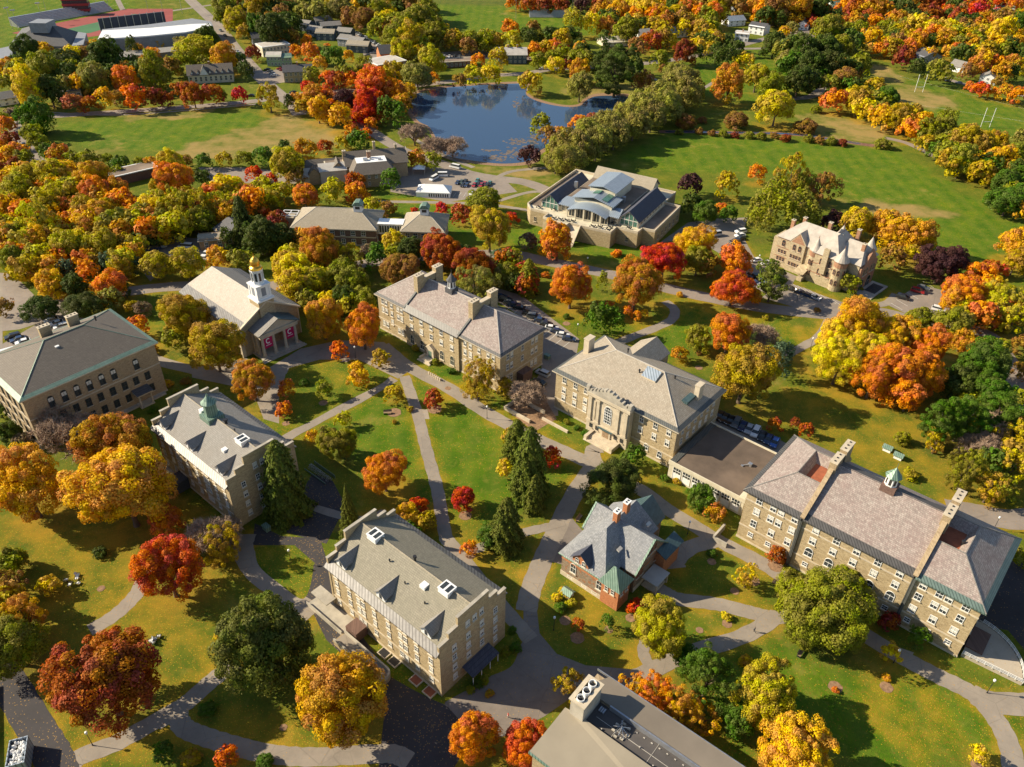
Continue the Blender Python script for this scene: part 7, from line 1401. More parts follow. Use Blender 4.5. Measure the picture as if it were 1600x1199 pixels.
# ---------------------------------------------------------------- far buildings
def house(name, label, bl, br, D, H, Z, rm='darkrf', wm='white', axis='u', floors=2, cols=4, cat='house', z=0, chim=0, fr='white'):
    a, b = G(*bl), G(*br); d = b - a; L = d.length; yaw = math.degrees(math.atan2(d.y, d.x)); r = empty(name, (a.x, a.y, 0), R(yaw)); tag(r, label, cat)
    gable(r, 0, L, 0, D, H, Z, rm, wm, axis)
    us = [L * (k + .5) / cols for k in range(cols)]; win(r, 'F', 0, grid(us, [H * (k + .5) / floors for k in range(floors)]), min(1.2, L / cols * .45), H / floors * .5, 'sash', fr, False)
    for k in range(chim): chimney(r, L * (k + 1) / (chim + 1), D * .5, H, Z + 1.2, .8, .8, 'brick', 1)
    return r, L
def flatb(name, label, bl, br, D, H, wm='brick', rm='lightmt', floors=2, cols=6, cat='building', edge='white'):
    a, b = G(*bl), G(*br); d = b - a; L = d.length; r = empty(name, (a.x, a.y, 0), math.atan2(d.y, d.x)); tag(r, label, cat); m = MB(); m.box(0, L, 0, D, -.2, H); m.build('wall', [M[wm]], r); m = MB(); m.box(-.3, L + .3, -.3, D + .3, H + .001, H + .4); m.box(.4, L - .4, .4, D - .4, H + .4, H + .42, 1); m.build('roof', [M[edge], M[rm]], r)
    if cols: win(r, 'F', 0, grid([L * (k + .5) / cols for k in range(cols)], [H * (k + .5) / floors for k in range(floors)]), min(1.6, L / cols * .5), H / floors * .5, 'sash', 'white', False)
    return r, L
def far_buildings():
    bl = [((467,48),(482,50),9,'leftmost of the back row'), ((495,44),(520,41),8,'back right'), ((504,52),(534,50),8,'second row right'), ((480,57),(500,60),9,'front left'), ((494,63),(522,64),9,'middle front'), ((527,60),(548,62),8,'behind the middle'), ((528,72),(545,74),11,'grey walled centre'), ((546,75),(565,78),9,'right hand'), ((542,82),(575,84),9,'lower right')]
    for i, (a, b, D, w_) in enumerate(bl): house('clapboard_house', ('grey' if i == 6 else 'blue') + ' clapboard apartment house, ' + w_ + ' of the cluster of nine', a, b, D, 5.0, 7.0, 'tanrf' if i in (4, 8) else 'greyrf', 'greywall' if i == 6 else 'bluewall', 'u', 2, 3, chim=0)[0]['group'] = 'blue clapboard houses in a cluster'
    house('stone_hall', 'grey stone house with a row of white dormers by the street corner', (445,130), (490,128), 9, 6.5, 9.4, 'darkrf', 'stone', 'u', 2, 6, 'building', chim=1)
    r, L = house('half_timbered_house', 'long half timbered house with brown roof and small gabled dormers behind the red trees', (296,132), (366,128), 12, 5.2, 9.6, 'brownrf', 'cream', 'u', 1, 9, chim=1)
    for k in range(7):
        u = 2.5 + (L - 5) * k / 6; big = k == 2; m = MB(); w_ = 2.6 if big else 1.0; m.yprofile([(u - w_, 5), (u + w_, 5), (u, 9.6 if big else 7.2)], -.5 if big else .4, 3.2); m.slab([(u - w_ - .3, -.9 if big else .1, 4.7), (u, -.9 if big else .1, 9.9 if big else 7.5), (u, 5, 9.9 if big else 7.5), (u - w_ - .3, 3, 4.7)][::-1], .15, 1); m.slab([(u + w_ + .3, -.9 if big else .1, 4.7), (u, -.9 if big else .1, 9.89 if big else 7.49), (u, 5, 9.89 if big else 7.49), (u + w_ + .3, 3, 4.7)], .15, 1); m.build('dormer', [M['white'], M['brownrf']], r)
    house('clapboard_house', 'mint green clapboard house with white trim by the avenue', (418,104), (440,104), 9, 6.2, 8.0, 'lightmt', 'greenwall', 'u', 2, 4); house('clapboard_house', 'second mint green house beside the orange trees', (440,104), (457,103), 8, 5.4, 7.0, 'copper', 'greenwall', 'u', 2, 3)
    flatb('clapboard_block', 'long pale block with white flat roof beyond the green houses', (412,90), (455,84), 12, 6, 'cream', 'lightmt', 2, 8); house('clapboard_house', 'grey roofed old house at the avenue behind the maroon tree', (396,72), (424,70), 10, 5, 8, 'darkrf', 'greywall')
    flatb('brick_block', 'red brick block with white cornice beyond the red maples', (592,124), (636,116), 16, 8, 'brick', 'lightmt', 3, 7); house('brick_hall', 'dark pyramid roofed hall behind the brick block', (596,106), (622,104), 12, 8.5, 12.5, 'darkrf', 'brick', 'u', 2, 3, 'building')
    flatb('brick_school', 'low brown brick building with dark flat roof beyond the pond', (690,107), (742,104), 9, 3.4, 'darkbrick', 'gravel', 1, 8, 'building', 'cream'); house('half_timbered_house', 'dark timbered house with pale roofs left of the pines', (780,100), (823,100), 11, 5.8, 9.2, 'lightmt', 'bluewall', 'u', 2, 6, chim=2)
    house('farm_house', 'pale roofed low house among trees above the pines', (946,75), (984,72), 14, 3.4, 5.8, 'lightmt', 'cream', 'u', 1, 4); house('farm_house', 'small white gabled house behind the pines', (998,64), (1018,62), 9, 3.4, 7, 'lightmt', 'white', 'u', 1, 3); house('farm_house', 'grey roofed house with white dormers in the yellow woods', (1050,60), (1075,58), 9, 4.2, 7, 'bluemt', 'white', 'u', 1, 4, chim=1)
    for i, (a, b, D, H, Z, lab) in enumerate([((1147,64),(1168,66),10,6.5,7.2,'white square mansard house near the top right street'), ((1168,52),(1192,56),12,6.5,9,'white columned house with dark roof near the top right street'), ((1138,42),(1164,40),10,5,8,'white house with blue grey roof at the upper right'), ((1148,18),(1168,17),9,5,8,'pale blue house at the top edge'), ((1243,46),(1262,48),8,5,8,'small white gabled house by the power lines'), ((1300,18),(1320,16),10,5,8,'pale green roofed house near the top edge'), ((1345,62),(1356,60),8,4,6.5,'tiny white house behind the amber tree'),
        ((1482,110),(1505,116),8,4.4,8.0,'grey roofed white gabled house beside the rugby field'), ((1528,130),(1553,134),9,5,8,'white gabled house at the right edge of the rugby field'), ((1440,100),(1470,98),12,5,9,'dark twin gabled house behind the maroon tree'), ((1430,84),(1442,82),8,4,7,'pale house hidden in orange trees'), ((1555,20),(1585,22),12,4,6.5,'mint roofed house at the top right corner'), ((1525,4),(1545,3),9,4,6.5,'pale house at the very top right'), ((1590,75),(1600,82),8,4.5,7,'white house at the right edge'), ((30,162),(-6,168),9,4.5,7.5,'white house at the left edge below the yellow tree')]):
        rm = ['lightmt','darkrf','bluemt','darkrf','darkrf','copper','lightmt','greyrf','greyrf','darkrf','darkrf','copper','greyrf','darkrf','greyrf'][i]
        if i == 14: a, b = b, a
        house('white_house', lab, a, b, D, H * .85, Z * .85, rm, 'greywall' if i in (9, 3) else 'white', 'v' if i in (4, 8, 9) else 'u', 2, 3, chim=1 if i in (0, 1, 4, 9) else 0)
    house('farm_house', 'dark gabled house hidden behind the big conifer above the chapel', (352,386), (404,372), 10, 4, 7, 'darkrf', 'stone2', 'v', 1, 3)
    r, L = house('shed', 'grey brown double shed beside the small car park', (314,392), (356,388), 6.5, 4.2, 4.9, 'tanrf', 'wood', 'u', 1, 2, 'shed')
    flatb('service_building', 'long low building with white roof edge behind the orange trees', (178,292), (250,275), 9, 4, 'darkbrick', 'gravel', 1, 0, 'building'); flatb('service_building', 'grey house roof between the tall green trees by the ball field', (92,160), (130,155), 14, 5, 'stone2', 'membrane', 1, 4, 'building', 'darkrf')
    house('dark_house', 'dark roofed house at the upper left of the apartments', (388,24), (410,20), 9, 4, 7, 'darkrf', 'darkbrick'); house('dark_house', 'grey blue house by the top edge trees', (425,36), (445,32), 9, 5, 8, 'bluemt', 'greywall'); house('dark_house', 'long grey house at the top above the apartments', (480,10), (516,14), 9, 4, 6, 'greyrf', 'greywall')
    # ---- stadium, fieldhouse and arena
    def worldb(name, label, o): r = empty(name, (o.x, o.y, 0)); tag(r, label, 'building'); return r
    o = G(17, 84); r = worldb('fieldhouse', 'dark grey hip roofed fieldhouse at the left end of the stadium', o); H = 8.0
    E4 = [G(*q, H) - o for q in ((14,72),(112,73),(122,50),(34,45))]; A1, A2 = G(60, 37, 18) - o, G(78, 37, 18) - o
    m = MB(); m.prism([(p.x, p.y) for p in E4], -.2, H - .1); m.build('wall', [M['greywall']], r); m = MB(); m.face([E4[0], E4[1], A2, A1]); m.face([E4[1], E4[2], A2]); m.face([E4[2], E4[3], A1, A2]); m.face([E4[3], E4[0], A1]); m.build('roof', [M['darkrf']], r)
    m = MB(); m.box(A1.x - 2, A2.x + 2, A1.y - 8, A1.y + 4, 14, 20); m.build('roof_monitor', [M['greywall']], r)
    m = MB(); c = [G(*q, 6) - o for q in ((-20,98),(20,86),(17,72),(-20,80))]; m.prism([(p.x, p.y) for p in c], -.2, 6); c = [G(*q, 9) - o for q in ((112,72),(130,70),(135,52),(122,50))]; m.prism([(p.x, p.y) for p in c], -.2, 9); m.build('annex', [M['greywall']], r)
    o = G(152, 84); H = 9.5; r = worldb('ice_arena', 'long grey arena with a bright white curved flat roof', o); pl = [G(*q, H) - o for q in ((152,63),(230,58),(290,52),(318,47),(333,41),(330,34),(300,29),(235,38),(160,46))]
    m = MB(); m.prism([(p.x, p.y) for p in pl], -.2, H); m.build('wall', [M['greywall']], r); w2 = [G(*q, H) - o for q in ((153,62.5),(230,57.5),(290,51.5),(317,46.5),(331,41),(328,38),(300,39),(235,45),(160,49))]; m = MB(); m.prism([(p.x, p.y) for p in w2], H + .001, H + .5); m.build('roof', [M['white']], r)
    m = MB(); w3 = [G(*q, 5) - o for q in ((180,90),(330,72),(330,66),(180,80))]; m.prism([(p.x, p.y) for p in w3], -.2, 4.5); m.build('lower_wing', [M['greyrf']], r)
    r = empty('stadium_stand', tuple(G(160, 58))); tag(r, 'steep dark grandstand with rows of seats behind the white roofed arena', 'grandstand'); d = G(262, 46) - G(160, 58); L = d.length; r.rotation_euler = (0, 0, math.atan2(d.y, d.x)); m = MB()
    for k in range(12): m.box(0 + k * .5, L - k * .5, k * 1.3, k * 1.3 + 1.3, 0, 12 - k * .95)
    m.build('terrace', [M['navyrf']], r); m = MB()
    for k in range(9): m.tube((3 + k * L / 9, 0, 0), (3 + k * L / 9, -.5, 13), .25, n=4)
    m.build('frame', [M['steel']], r)
    r = empty('bleachers', tuple(G(30, 44))); d = G(178, 17) - G(30, 44); L = d.length; r.rotation_euler = (0, 0, math.atan2(d.y, d.x)); tag(r, 'long low aluminium bleachers beside the red running track', 'bleachers'); m = MB()
    for k in range(8): m.box(0, L, k * 1.4, k * 1.4 + 1.4, 0, .8 + k * .7)
    m.build('seat', [M['steel']], r)
    area_o = area('running_track', [(18,52),(70,40),(200,14),(270,14),(270,40),(140,58),(80,60)], M['redtrack']); area('football_field', [(85,50),(210,22),(238,24),(140,52),(110,54)], M['turf2'])
    r = empty('press_box', tuple(G(102, 24))); r.rotation_euler = (0, 0, R(15)); tag(r, 'red and white three storey press box behind the bleachers', 'press box'); m = MB()
    for k in range(3): m.box(0, 18, 0, 7, k * 4, k * 4 + 2.4); m.box(-.4, 18.4, -.6, 7.4, k * 4 + 2.4, k * 4 + 4, 1)
    m.build('wall', [M['glass'], M['red']], r)
    r = empty('bleachers', tuple(G(828, 28))); tag(r, 'short pale bleachers at the edge of the far green field', 'bleachers'); r.rotation_euler = (0, 0, R(5)); m = MB()
    for k in range(7): m.box(0, 36, k * 1.2, k * 1.2 + 1.2, 0, .6 + k * .6)
    m.box(8, 16, 8.4, 11, 0, 7); m.build('seat', [M['steel']], r)
M['redtrack'] = plain('red_running_track', (.26, .05, .04), .9, .1, .1); M['turf2'] = plain('artificial_turf', (.04, .14, .05), .9, .15, .05)
# ---------------------------------------------------------------- right hand curved terrace
def b_terrace():
    p = G(1495.2, 1028.6); r = root_at('terrace', 'pale curved paved terrace with white railings at the end of the long hall', 'terrace', p, -40.2); n = 14
    arc = [(11.4 * math.cos(R(a)) + .2, 11.4 * math.sin(R(a)) + .6) for a in np.linspace(12, 84, n)]
    poly = [(.4, 1.0), (11.6, 1.9)] + arc[1:] + [(.4, 11.8)]; m = MB(); m.prism(poly, -.1, .9); m.build('deck', [M['walk']], r)
    m = MB()
    for z in (1.3, 1.65, 2.0):
        for a, b in zip(arc, arc[1:]): m.tube((*a, z), (*b, z), .05, n=4)
        m.tube((.4, .8, z), (11.6, 1.7, z), .05, n=4)
    for a in arc: m.tube((*a, .9), (*a, 2.05), .05, n=4)
    for k in range(9): m.tube((.4 + k * 1.4, .8 + k * .11, .9), (.4 + k * 1.4, .8 + k * .11, 2.05), .05, n=4)
    m.build('railing', [M['white']], r); m = MB(); m.box(.3, 3.6, 3.2, 9.6, .901, 1.3); m.build('planter', [M['darkbrick']], r)
    q = [(12.6, -40 + 0), ] ; w_ = MB(); pts = [(12.3 * math.cos(R(a)) + .2, 12.3 * math.sin(R(a)) + .6) for a in np.linspace(40, 88, 10)]
    for a, b in zip(pts, pts[1:]): w_.prism([a, b, (b[0] * .975, b[1] * .975), (a[0] * .975, a[1] * .975)], -.1, .5)
    w_.build('kerb', [M['conc']], r)
# ================================================================== vehicles and street furniture
def car_protos():
    P = {}
    def body(L, W_, prof, cab, kind):
        b = MB(); i0 = len(b.v); hw = W_ / 2
        for s, k in ((-1, 1), (1, 1)): pass
        n = len(prof); b.v += [(x, -hw, z) for x, z in prof] + [(x, hw, z) for x, z in prof]
        for k in range(n): b.f.append((k, (k + 1) % n, n + (k + 1) % n, n + k)); b.m.append(0)
        b.f.append(tuple(range(n - 1, -1, -1))); b.m.append(0); b.f.append(tuple(n + k for k in range(n))); b.m.append(0)
        me = b.mesh('body', [M['carpaint']])
        g = MB(); (x0, z0), (x1, z1), (x2, z2), (x3, z3) = cab; t = hw - .22; q = hw - .04
        A = [(x0, -q, z0), (x3, -q, z3), (x3, q, z3), (x0, q, z0)]; B = [(x1, -t, z1), (x2, -t, z2), (x2, t, z2), (x1, t, z1)]
        for k in range(4): j = (k + 1) % 4; g.face([A[k], A[j], B[j], B[k]])
        gm = g.mesh('windows', [M['glass']]); r = MB(); r.prism([(p[0] + (.04 if p[0] < (x1 + x2) / 2 else -.04) * 0, p[1]) for p in B], z1 - .01, z1 + .06); rm = r.mesh('car_roof', [M['carpaint']])
        h = MB(); h.box(-L / 2 - .02, -L / 2 + .05, -.17, .17, .6, .78); hm = h.mesh('headlight', [M['white']])
        return me, gm, rm, hm
    P['car'] = (*body(4.5, 1.8, [(-2.25, .3), (2.25, .3), (2.27, .75), (2.1, .98), (1.5, 1.0), (-1.1, .95), (-2.1, .78), (-2.28, .6)], [(-1.15, .94), (-.35, 1.42), (1.2, 1.42), (1.95, .98)], 'car'), 4.5)
    P['suv'] = (*body(4.7, 1.9, [(-2.35, .35), (2.35, .35), (2.37, 1.05), (2.25, 1.15), (-1.3, 1.1), (-2.2, .95), (-2.38, .7)], [(-1.35, 1.08), (-.6, 1.68), (1.95, 1.68), (2.28, 1.12)], 'suv'), 4.7)
    P['van'] = (*body(5.8, 2.0, [(-2.9, .35), (2.9, .35), (2.92, 1.2), (2.85, 1.3), (-2.2, 1.25), (-2.8, 1.0), (-2.92, .7)], [(-2.3, 1.22), (-1.6, 2.1), (2.6, 2.1), (2.86, 1.28)], 'van'), 5.8)
    w_ = MB(); w_.tube((0, -.11, 0), (0, .11, 0), .33, n=14); w_.tube((0, -.12, 0), (0, .12, 0), .18, n=10, m=1); P['w'] = w_.mesh('wheel', [M['rubber'], M['steel']]); return P
CC = {'k': ((.012, .013, .016), 'black'), 'n': ((.02, .04, .10), 'dark blue'), 'w': ((.75, .75, .74), 'white'), 's': ((.42, .44, .46), 'silver'), 'g': ((.12, .13, .14), 'grey'), 'r': ((.35, .015, .02), 'red'), 'b': ((.03, .10, .36), 'bright blue'), 't': ((.05, .22, .2), 'teal'), 'e': ((.06, .09, .06), 'dark green')}
def cars():
    P = car_protos(); items = []
    def put(px, py, col, yaw, kind='car', where='', sc=1.0):
        p = G(px, py); b, g, rf, h, L = P[kind]; c, nm = CC[col]
        r = empty('parked_' + ('van' if kind == 'van' else 'car'), (p.x, p.y, .05), R(yaw)); r['category'] = 'van' if kind == 'van' else 'car'; r['group'] = 'parked cars'; r.scale = (sc,) * 3
        for nme, me in (('body', b), ('windows', g), ('car_roof', rf), ('headlight', h), ('headlight', h)): o = link(nme, me, r, (0, -.6, 0) if nme == 'headlight' and not r.get('_h') else (0, .6, 0) if nme == 'headlight' else None); r['_h'] = nme == 'headlight'; o.color = (*c, 1)
        for x in (-L * .31, L * .31):
            for y in (-.82, .82): link('wheel', P['w'], r, (x, y, .33))
        del r['_h']; items.append((r, nm + ' ' + {'car': 'car', 'suv': 'tall car', 'van': 'van'}[kind] + ' ' + where, px))
    # row behind the twin chimney hall
    for i, (x, y) in enumerate([(783,466),(790,471),(797,475),(804,479),(812,483),(826,492),(834,497),(845,503),(854,509),(862,515),(871,520),(879,526),(889,532)]): put(x, y, 'nkgnkkgnkwnwn'[i], 168, 'suv' if i in (1, 6) else 'car', 'in the row behind the twin chimney hall')
    put(848, 586, 's', -35, 'suv', 'beside the end wall of the twin chimney hall'); put(842, 600, 'k', -35, 'car', 'behind the leafless tree')
    for i, (x, y) in enumerate([(1124,652),(1132,656),(1141,660),(1150,664),(1160,669),(1170,673),(1180,678),(1190,684),(1200,689),(1210,694)]): put(x, y, 'kkkgnswknb'[i], 60, 'suv' if i in (3, 6) else 'car', 'in the row behind the flat roofed link building')
    for i, (x, y) in enumerate([(1236,454),(1252,460),(1262,464),(1272,467)]): put(x, y, 'knns'[i], 135, 'car', 'in the row in front of the mansion')
    for x, y, c, k in [(1181,409,'w','car'),(1197,413,'w','car'),(1179,435,'k','suv'),(1186,441,'s','car'),(1148,380,'k','suv'),(1156,375,'k','car'),(1156,370,'w','car'),(1157,364,'w','suv'),(1116,369,'s','van'),(1172,432,'g','car'),(1192,446,'w','car')]: put(x, y, c, 20, k, 'on the drive between the terraced building and the mansion')
    for x, y, c, k, a in [(1410,467,'k','suv',150),(1433,457,'r','suv',150),(1466,486,'w','suv',150),(1442,452,'g','car',150)]: put(x, y, c, a, k, 'in the car park right of the mansion')
    for x, y, c, k in [(81,503,'s','car'),(89,508,'w','car'),(97,513,'w','suv'),(75,497,'g','car'),(21,529,'k','suv'),(29,533,'n','car'),(37,537,'w','car'),(10,556,'w','van')]: put(x, y, c, 35, k, 'behind the long dark hall')
    for x, y, c, k, a in [(249,388,'s','van',25),(240,391,'n','van',25),(291,388,'w','van',-5),(322,399,'w','car',80)]: put(x, y, c, a, k, 'in the small car park above the chapel')
    for i, (x, y) in enumerate([(715,287),(721,286),(727,285),(729,291),(723,291),(741,291),(746,284),(747,289),(752,291),(757,289),(765,288),(761,291),(737,304)]): put(x, y, 'neknkrtkrrtkw'[i], 75, 'car', 'beside the white marquee tent', .85)
    put(711, 263, 'w', -28, 'van', 'on the road by the pond', .95); put(690, 276, 'w', 5, 'van', 'by the lodge forecourt'); put(678, 281, 'w', 60, 'van', 'at the end of the lodge forecourt', .9)
    for i, (x, y) in enumerate([(418,110),(422,113),(425,116),(428,119),(437,109),(441,111)]): put(x, y, 'kgswrr'[i], 0, 'car', 'in the lot by the dormer windowed stone house', .9)
    for k in range(15): put(556 + k * 2.9, 52 + k * 1.55 + max(0, k - 9) * .35, 'kgsnkwsgknskws'[k % 14], 70, 'car', 'in the curved row beside the blue clapboard houses', .95)
    for i, (x, y) in enumerate([(577,74),(580,79),(583,84),(574,88),(588,95),(596,99)]): put(x, y, 'nksgwk'[i], 10, 'car', 'beside the blue clapboard houses', .95)
    for i, (x, y) in enumerate([(694,90),(702,90),(710,89),(718,90),(752,86),(758,89),(765,83)]): put(x, y, 'swkgnks'[i], 80, 'car', 'in the lot beyond the pond', .95)
    for i, (x, y) in enumerate([(38,228),(43,237),(200,96),(206,92),(392,151),(458,146),(345,49),(846,109),(1480,128),(1498,131),(352,57),(372,82),(60,255)]): put(x, y, 'kgwskkgwksgsw'[i], [120, 120, 0, 0, 0, 10, 125, 5, -20, -20, 125, 120, 140][i], 'car', 'on the road', .95)
    for i, (x, y) in enumerate([(1200,78),(1216,74),(1232,70),(1262,62),(1288,55),(1335,70)]): put(x, y, 'skwkgs'[i], 10, 'car', 'by the top right street', .95)
    label_unique(items)
def furniture():
    items = []; post = MB(); post.cyl(0, 0, 0, .5, .13, .1, 8); post.tube((0, 0, .5), (0, 0, 3.9), .065, .05, 8); pm = post.mesh('post', [M['black']]); hd = MB(); hd.lathe(0, 0, [(.01, 3.85), (.2, 3.9), (.27, 4.15), (.22, 4.4), (.01, 4.5)], 10); hm = hd.mesh('lamp_head', [M['white']])
    tall = MB(); tall.tube((0, 0, 0), (0, 0, 12), .16, .1, 6); tm = tall.mesh('post', [M['steel']]); th = MB(); th.box(-1.6, 1.6, -.3, .3, 11.6, 12.4); thm = th.mesh('lamp_head', [M['steel']])
    for x, y, w_ in [(761,654,'beside the diagonal path of the quad'),(145,1165,'at the bottom left path'),(1074,835,'behind the brick villa'),(1542,1083,'below the curved terrace'),(865,985,'on the lawn left of the brick villa'),(1396,1036,'by the path in front of the long hall'),(556,560,'in the plaza in front of the chapel'),(230,473,'by the road behind the chapel'),(917,419,'by the road below the terraced building'),(1184,415,'between the terraced building and the mansion'),(1552,828,'by the road right of the long hall'),(1266,546,'beside the path left of the yellow tree'),(1329,462,'in front of the mansion'),(902,524,'at the end of the parked car row'),(455,880,'on the small oval lawn'),(1245,470,'at the mansion drive')]:
        p = G(x, y); r = empty('street_lamp', tuple(p)); r['category'] = 'street lamp'; r['group'] = 'lamp posts along the paths'; link('post', pm, r); link('lamp_head', hm, r); items.append((r, 'slim black lamp post with white head ' + w_, x))
    for x, y in [(20,46),(30,50),(68,38),(76,30),(110,18),(140,14),(152,13),(170,12),(232,18),(255,20),(285,22),(12,4),(806,30),(894,20)]:
        p = G(x, y); r = empty('floodlight', tuple(p), random.Random(x).uniform(0, 1)); r['category'] = 'floodlight'; r['group'] = 'floodlight masts round the sports fields'; link('post', tm, r, sc=(1, 1, 1.2)); link('lamp_head', thm, r, (0, 0, 2.4)); items.append((r, 'tall thin floodlight mast ' + ('at the far green field' if x > 700 else 'by the stadium'), x))
    for (x, y), w_ in (((1429,144), 'farther'), ((1532,199), 'nearer')):
        p = G(x, y); q = G(x + (10 if y < 160 else 11), y + 1); L = 5.0; r = empty('goal_posts', tuple(p), .05); tag(r, 'white H shaped rugby goal posts, the ' + w_ + ' pair on the right field', 'goal posts', 'rugby goal posts')
        for k in (0, 1): m = MB(); m.tube((k * L, 0, 0), (k * L, 0, 10.5), .14, n=6); m.build('post', [M['white']], r)
        m = MB(); m.tube((0, 0, 3), (L, 0, 3), .13, n=6); m.build('crossbar', [M['white']], r)
    # chairs on the lawns
    def chair():
        m = MB(); m.box(-.35, .35, -.35, .3, .32, .4); m.slab([(-.35, .25, .4), (.35, .25, .4), (.35, .55, 1.05), (-.35, .55, 1.05)], .06); a = m.mesh('seat', [M['white']]); n = MB()
        for x in (-.38, .38): n.box(x - .05, x + .05, -.4, .35, .6, .66); n.box(x - .04, x + .04, -.4, -.32, 0, .6); n.box(x - .04, x + .04, .3, .38, 0, .6)
        return a, n.mesh('arm_frame', [M['black']])
    a, b = chair()
    for x, y, w_ in [(104,908,'on the left lawn'),(110,915,'on the left lawn'),(121,905,'on the left lawn'),(123,913,'on the left lawn'),(122,900,'on the left lawn'),(236,1003,'right of the rusty red tree'),(243,1000,'right of the rusty red tree'),(249,996,'right of the rusty red tree'),(240,1006,'right of the rusty red tree')]:
        p = G(x, y); r = empty('lawn_chair', tuple(p), x * 1.3); r['category'] = 'chair'; r['group'] = 'lawn chairs'; link('seat', a, r); link('arm_frame', b, r); items.append((r, 'white and black lawn chair ' + w_, x))
    # benches
    bm = MB(); bm.box(-.9, .9, -.25, .25, .42, .48); bm.slab([(-.9, .25, .5), (.9, .25, .5), (.9, .38, .95), (-.9, .38, .95)], .05); s1 = bm.mesh('seat', [M['wood']]); bm = MB()
    for x in (-.8, .8): bm.box(x - .05, x + .05, -.25, .3, 0, .42)
    s2 = bm.mesh('legs', [M['black']])
    for x, y, a_, w_ in [(905,812,60,'beside the brick villa path'),(1251,1022,50,'under the big green yellow tree'),(1214,915,-40,'by the path in front of the long hall'),(606,647,10,'on the quad lawn')]:
        p = G(x, y); r = empty('park_bench', tuple(p), R(a_)); tag(r, 'wooden bench ' + w_, 'bench', 'benches'); r.scale = (1.3,) * 3; link('seat', s1, r); link('legs', s2, r)
    # green roofed air intakes
    for x, y, w_ in [(1386,704,'left of the two behind the long hall'),(1403,716,'right of the two behind the long hall'),(887,930,'among the yellow shrubs beside the brick villa')]:
        p = G(x, y); r = empty('vent_house', tuple(p), R(-40)); tag(r, 'small white box with green pitched roof, ' + w_, 'vent box'); m = MB(); m.box(-1, 1, -.8, .8, 0, 1.2); m.build('wall', [M['white']], r); m = MB(); m.slab([(-1.3, -1.1, 1.1), (1.3, -1.1, 1.1), (1.3, 0, 1.9), (-1.3, 0, 1.9)], .1); m.slab([(1.3, 1.1, 1.1), (-1.3, 1.1, 1.1), (-1.3, 0, 1.89), (1.3, 0, 1.89)], .1); m.build('roof', [M['copper']], r)
    # skips and utility boxes
    for x, y, c, w_ in [(417,828,'copper','green utility cabinet at the corner of the stepped gable hall with lantern'),(855,560,'copper','green skip in the yard behind the twin chimney hall')]:
        p = G(x, y); r = empty('utility_cabinet', tuple(p), R(-40)); tag(r, w_, 'cabinet'); m = MB(); m.box(-.9, .9, -.6, .6, 0, 1.3); m.box(-1, 1, -.7, .7, 1.3, 1.4); m.build('body', [M[c]], r)
    # bicycle rack full of bicycles
    p = G(500, 741); r = empty('bicycle_shelter', tuple(p), R(-40)); tag(r, 'open rack packed with silver bicycles beside the big dark conifer', 'bicycle rack'); m = MB(); m.box(-4.2, 4.2, 1.5, 1.6, 0, 1.1); m.box(-4.2, 4.2, -1.6, -1.5, 0, .5); m.build('rail', [M['copper']], r)
    bk = MB(); bk.v, bk.f, bk.m = [], [], []
    for s in (-.5, .5):
        for k in range(12):
            t0, t1 = k * .5236, (k + 1) * .5236; bk.tube((0, s + .33 * math.cos(t0), .35 + .33 * math.sin(t0)), (0, s + .33 * math.cos(t1), .35 + .33 * math.sin(t1)), .035, n=4)
    for a_, b_ in (((-.5, .35), (-.1, .85)), ((-.1, .85), (.4, .9)), ((.5, .35), (.38, 1.0)), ((-.1, .35), (.4, .85)), ((-.1, .3), (-.15, .98))): bk.tube((0, *a_), (0, *b_), .035, n=4)
    bk.tube((-.28, .38, 1.0), (.28, .38, 1.0), .03, n=4); bk.box(-.08, .08, -.3, -.02, .95, 1.02); bkm = bk.mesh('bicycle', [M['steel']])
    for k in range(11):
        q = Vector((math.cos(R(-40)), math.sin(R(-40)), 0)) * (-3.8 + k * .76); o = link('bicycle', bkm, None, tuple(p + q), R(-40) + .2 * math.sin(k * 3)); o['category'] = 'bicycle'; o['group'] = 'bicycles in the rack'; items.append((o, 'silver bicycle in the rack beside the big dark conifer', k))
    # garden wall and terrace by the bare tree
    p = G(787, 640); r = empty('garden_wall', tuple(p), R(-40)); tag(r, 'low pale stone wall round the small terrace with the leafless tree', 'wall'); m = MB()
    for q in ((0, 9.5, 0, .5), (0, .5, .5, 6), (4.2, 10, 6, 6.5)): m.box(*q, 0, 1.1)
    m.box(11, 20, 3.6, 4.1, 0, .8); m.build('wall', [M['lime']], r); area('terrace_floor', [(790,640),(835,675),(870,655),(850,620),(815,615)], M['mulch'])
    # sign letters by the twin chimney hall: a plain low sign wall
    p = G(669, 585); r = empty('sign_wall', tuple(p), R(-42)); tag(r, 'row of pale stone bollards beside the plaza path', 'bollards'); m = MB()
    for k in range(7): m.box(k * .8, k * .8 + .42, 0, .35, 0, .9)
    m.build('block', [M['lime']], r)
    # bottom left corner: wall and a skip of rubble
    p = G(-30, 1110); r = empty('brick_hall', tuple(p), R(-62)); tag(r, 'dark brick building corner with flat brown roof at the bottom left edge', 'building'); m = MB(); m.box(-6, 16, -14, 0, -.2, 2.6); m.build('wall', [M['darkbrick']], r); m = MB(); m.box(-6.2, 16.2, -14.2, .2, 2.6, 2.8); m.build('roof', [M['membrane']], r)
    p = G(36, 1190); r = empty('skylight_box', (p.x, p.y, 2.9), R(-70)); tag(r, 'blue framed skylight full of crumpled white sheeting at the bottom left corner', 'skylight'); m = MB(); 
    for q in ((-2.6, 2.6, -1.5, -1.35), (-2.6, 2.6, 1.35, 1.5), (-2.6, -2.45, -1.35, 1.35), (2.45, 2.6, -1.35, 1.35)): m.box(*q, -2.8, .5)
    m.build('frame', [M['bluemt']], r); m = MB(); rn = random.Random(2)
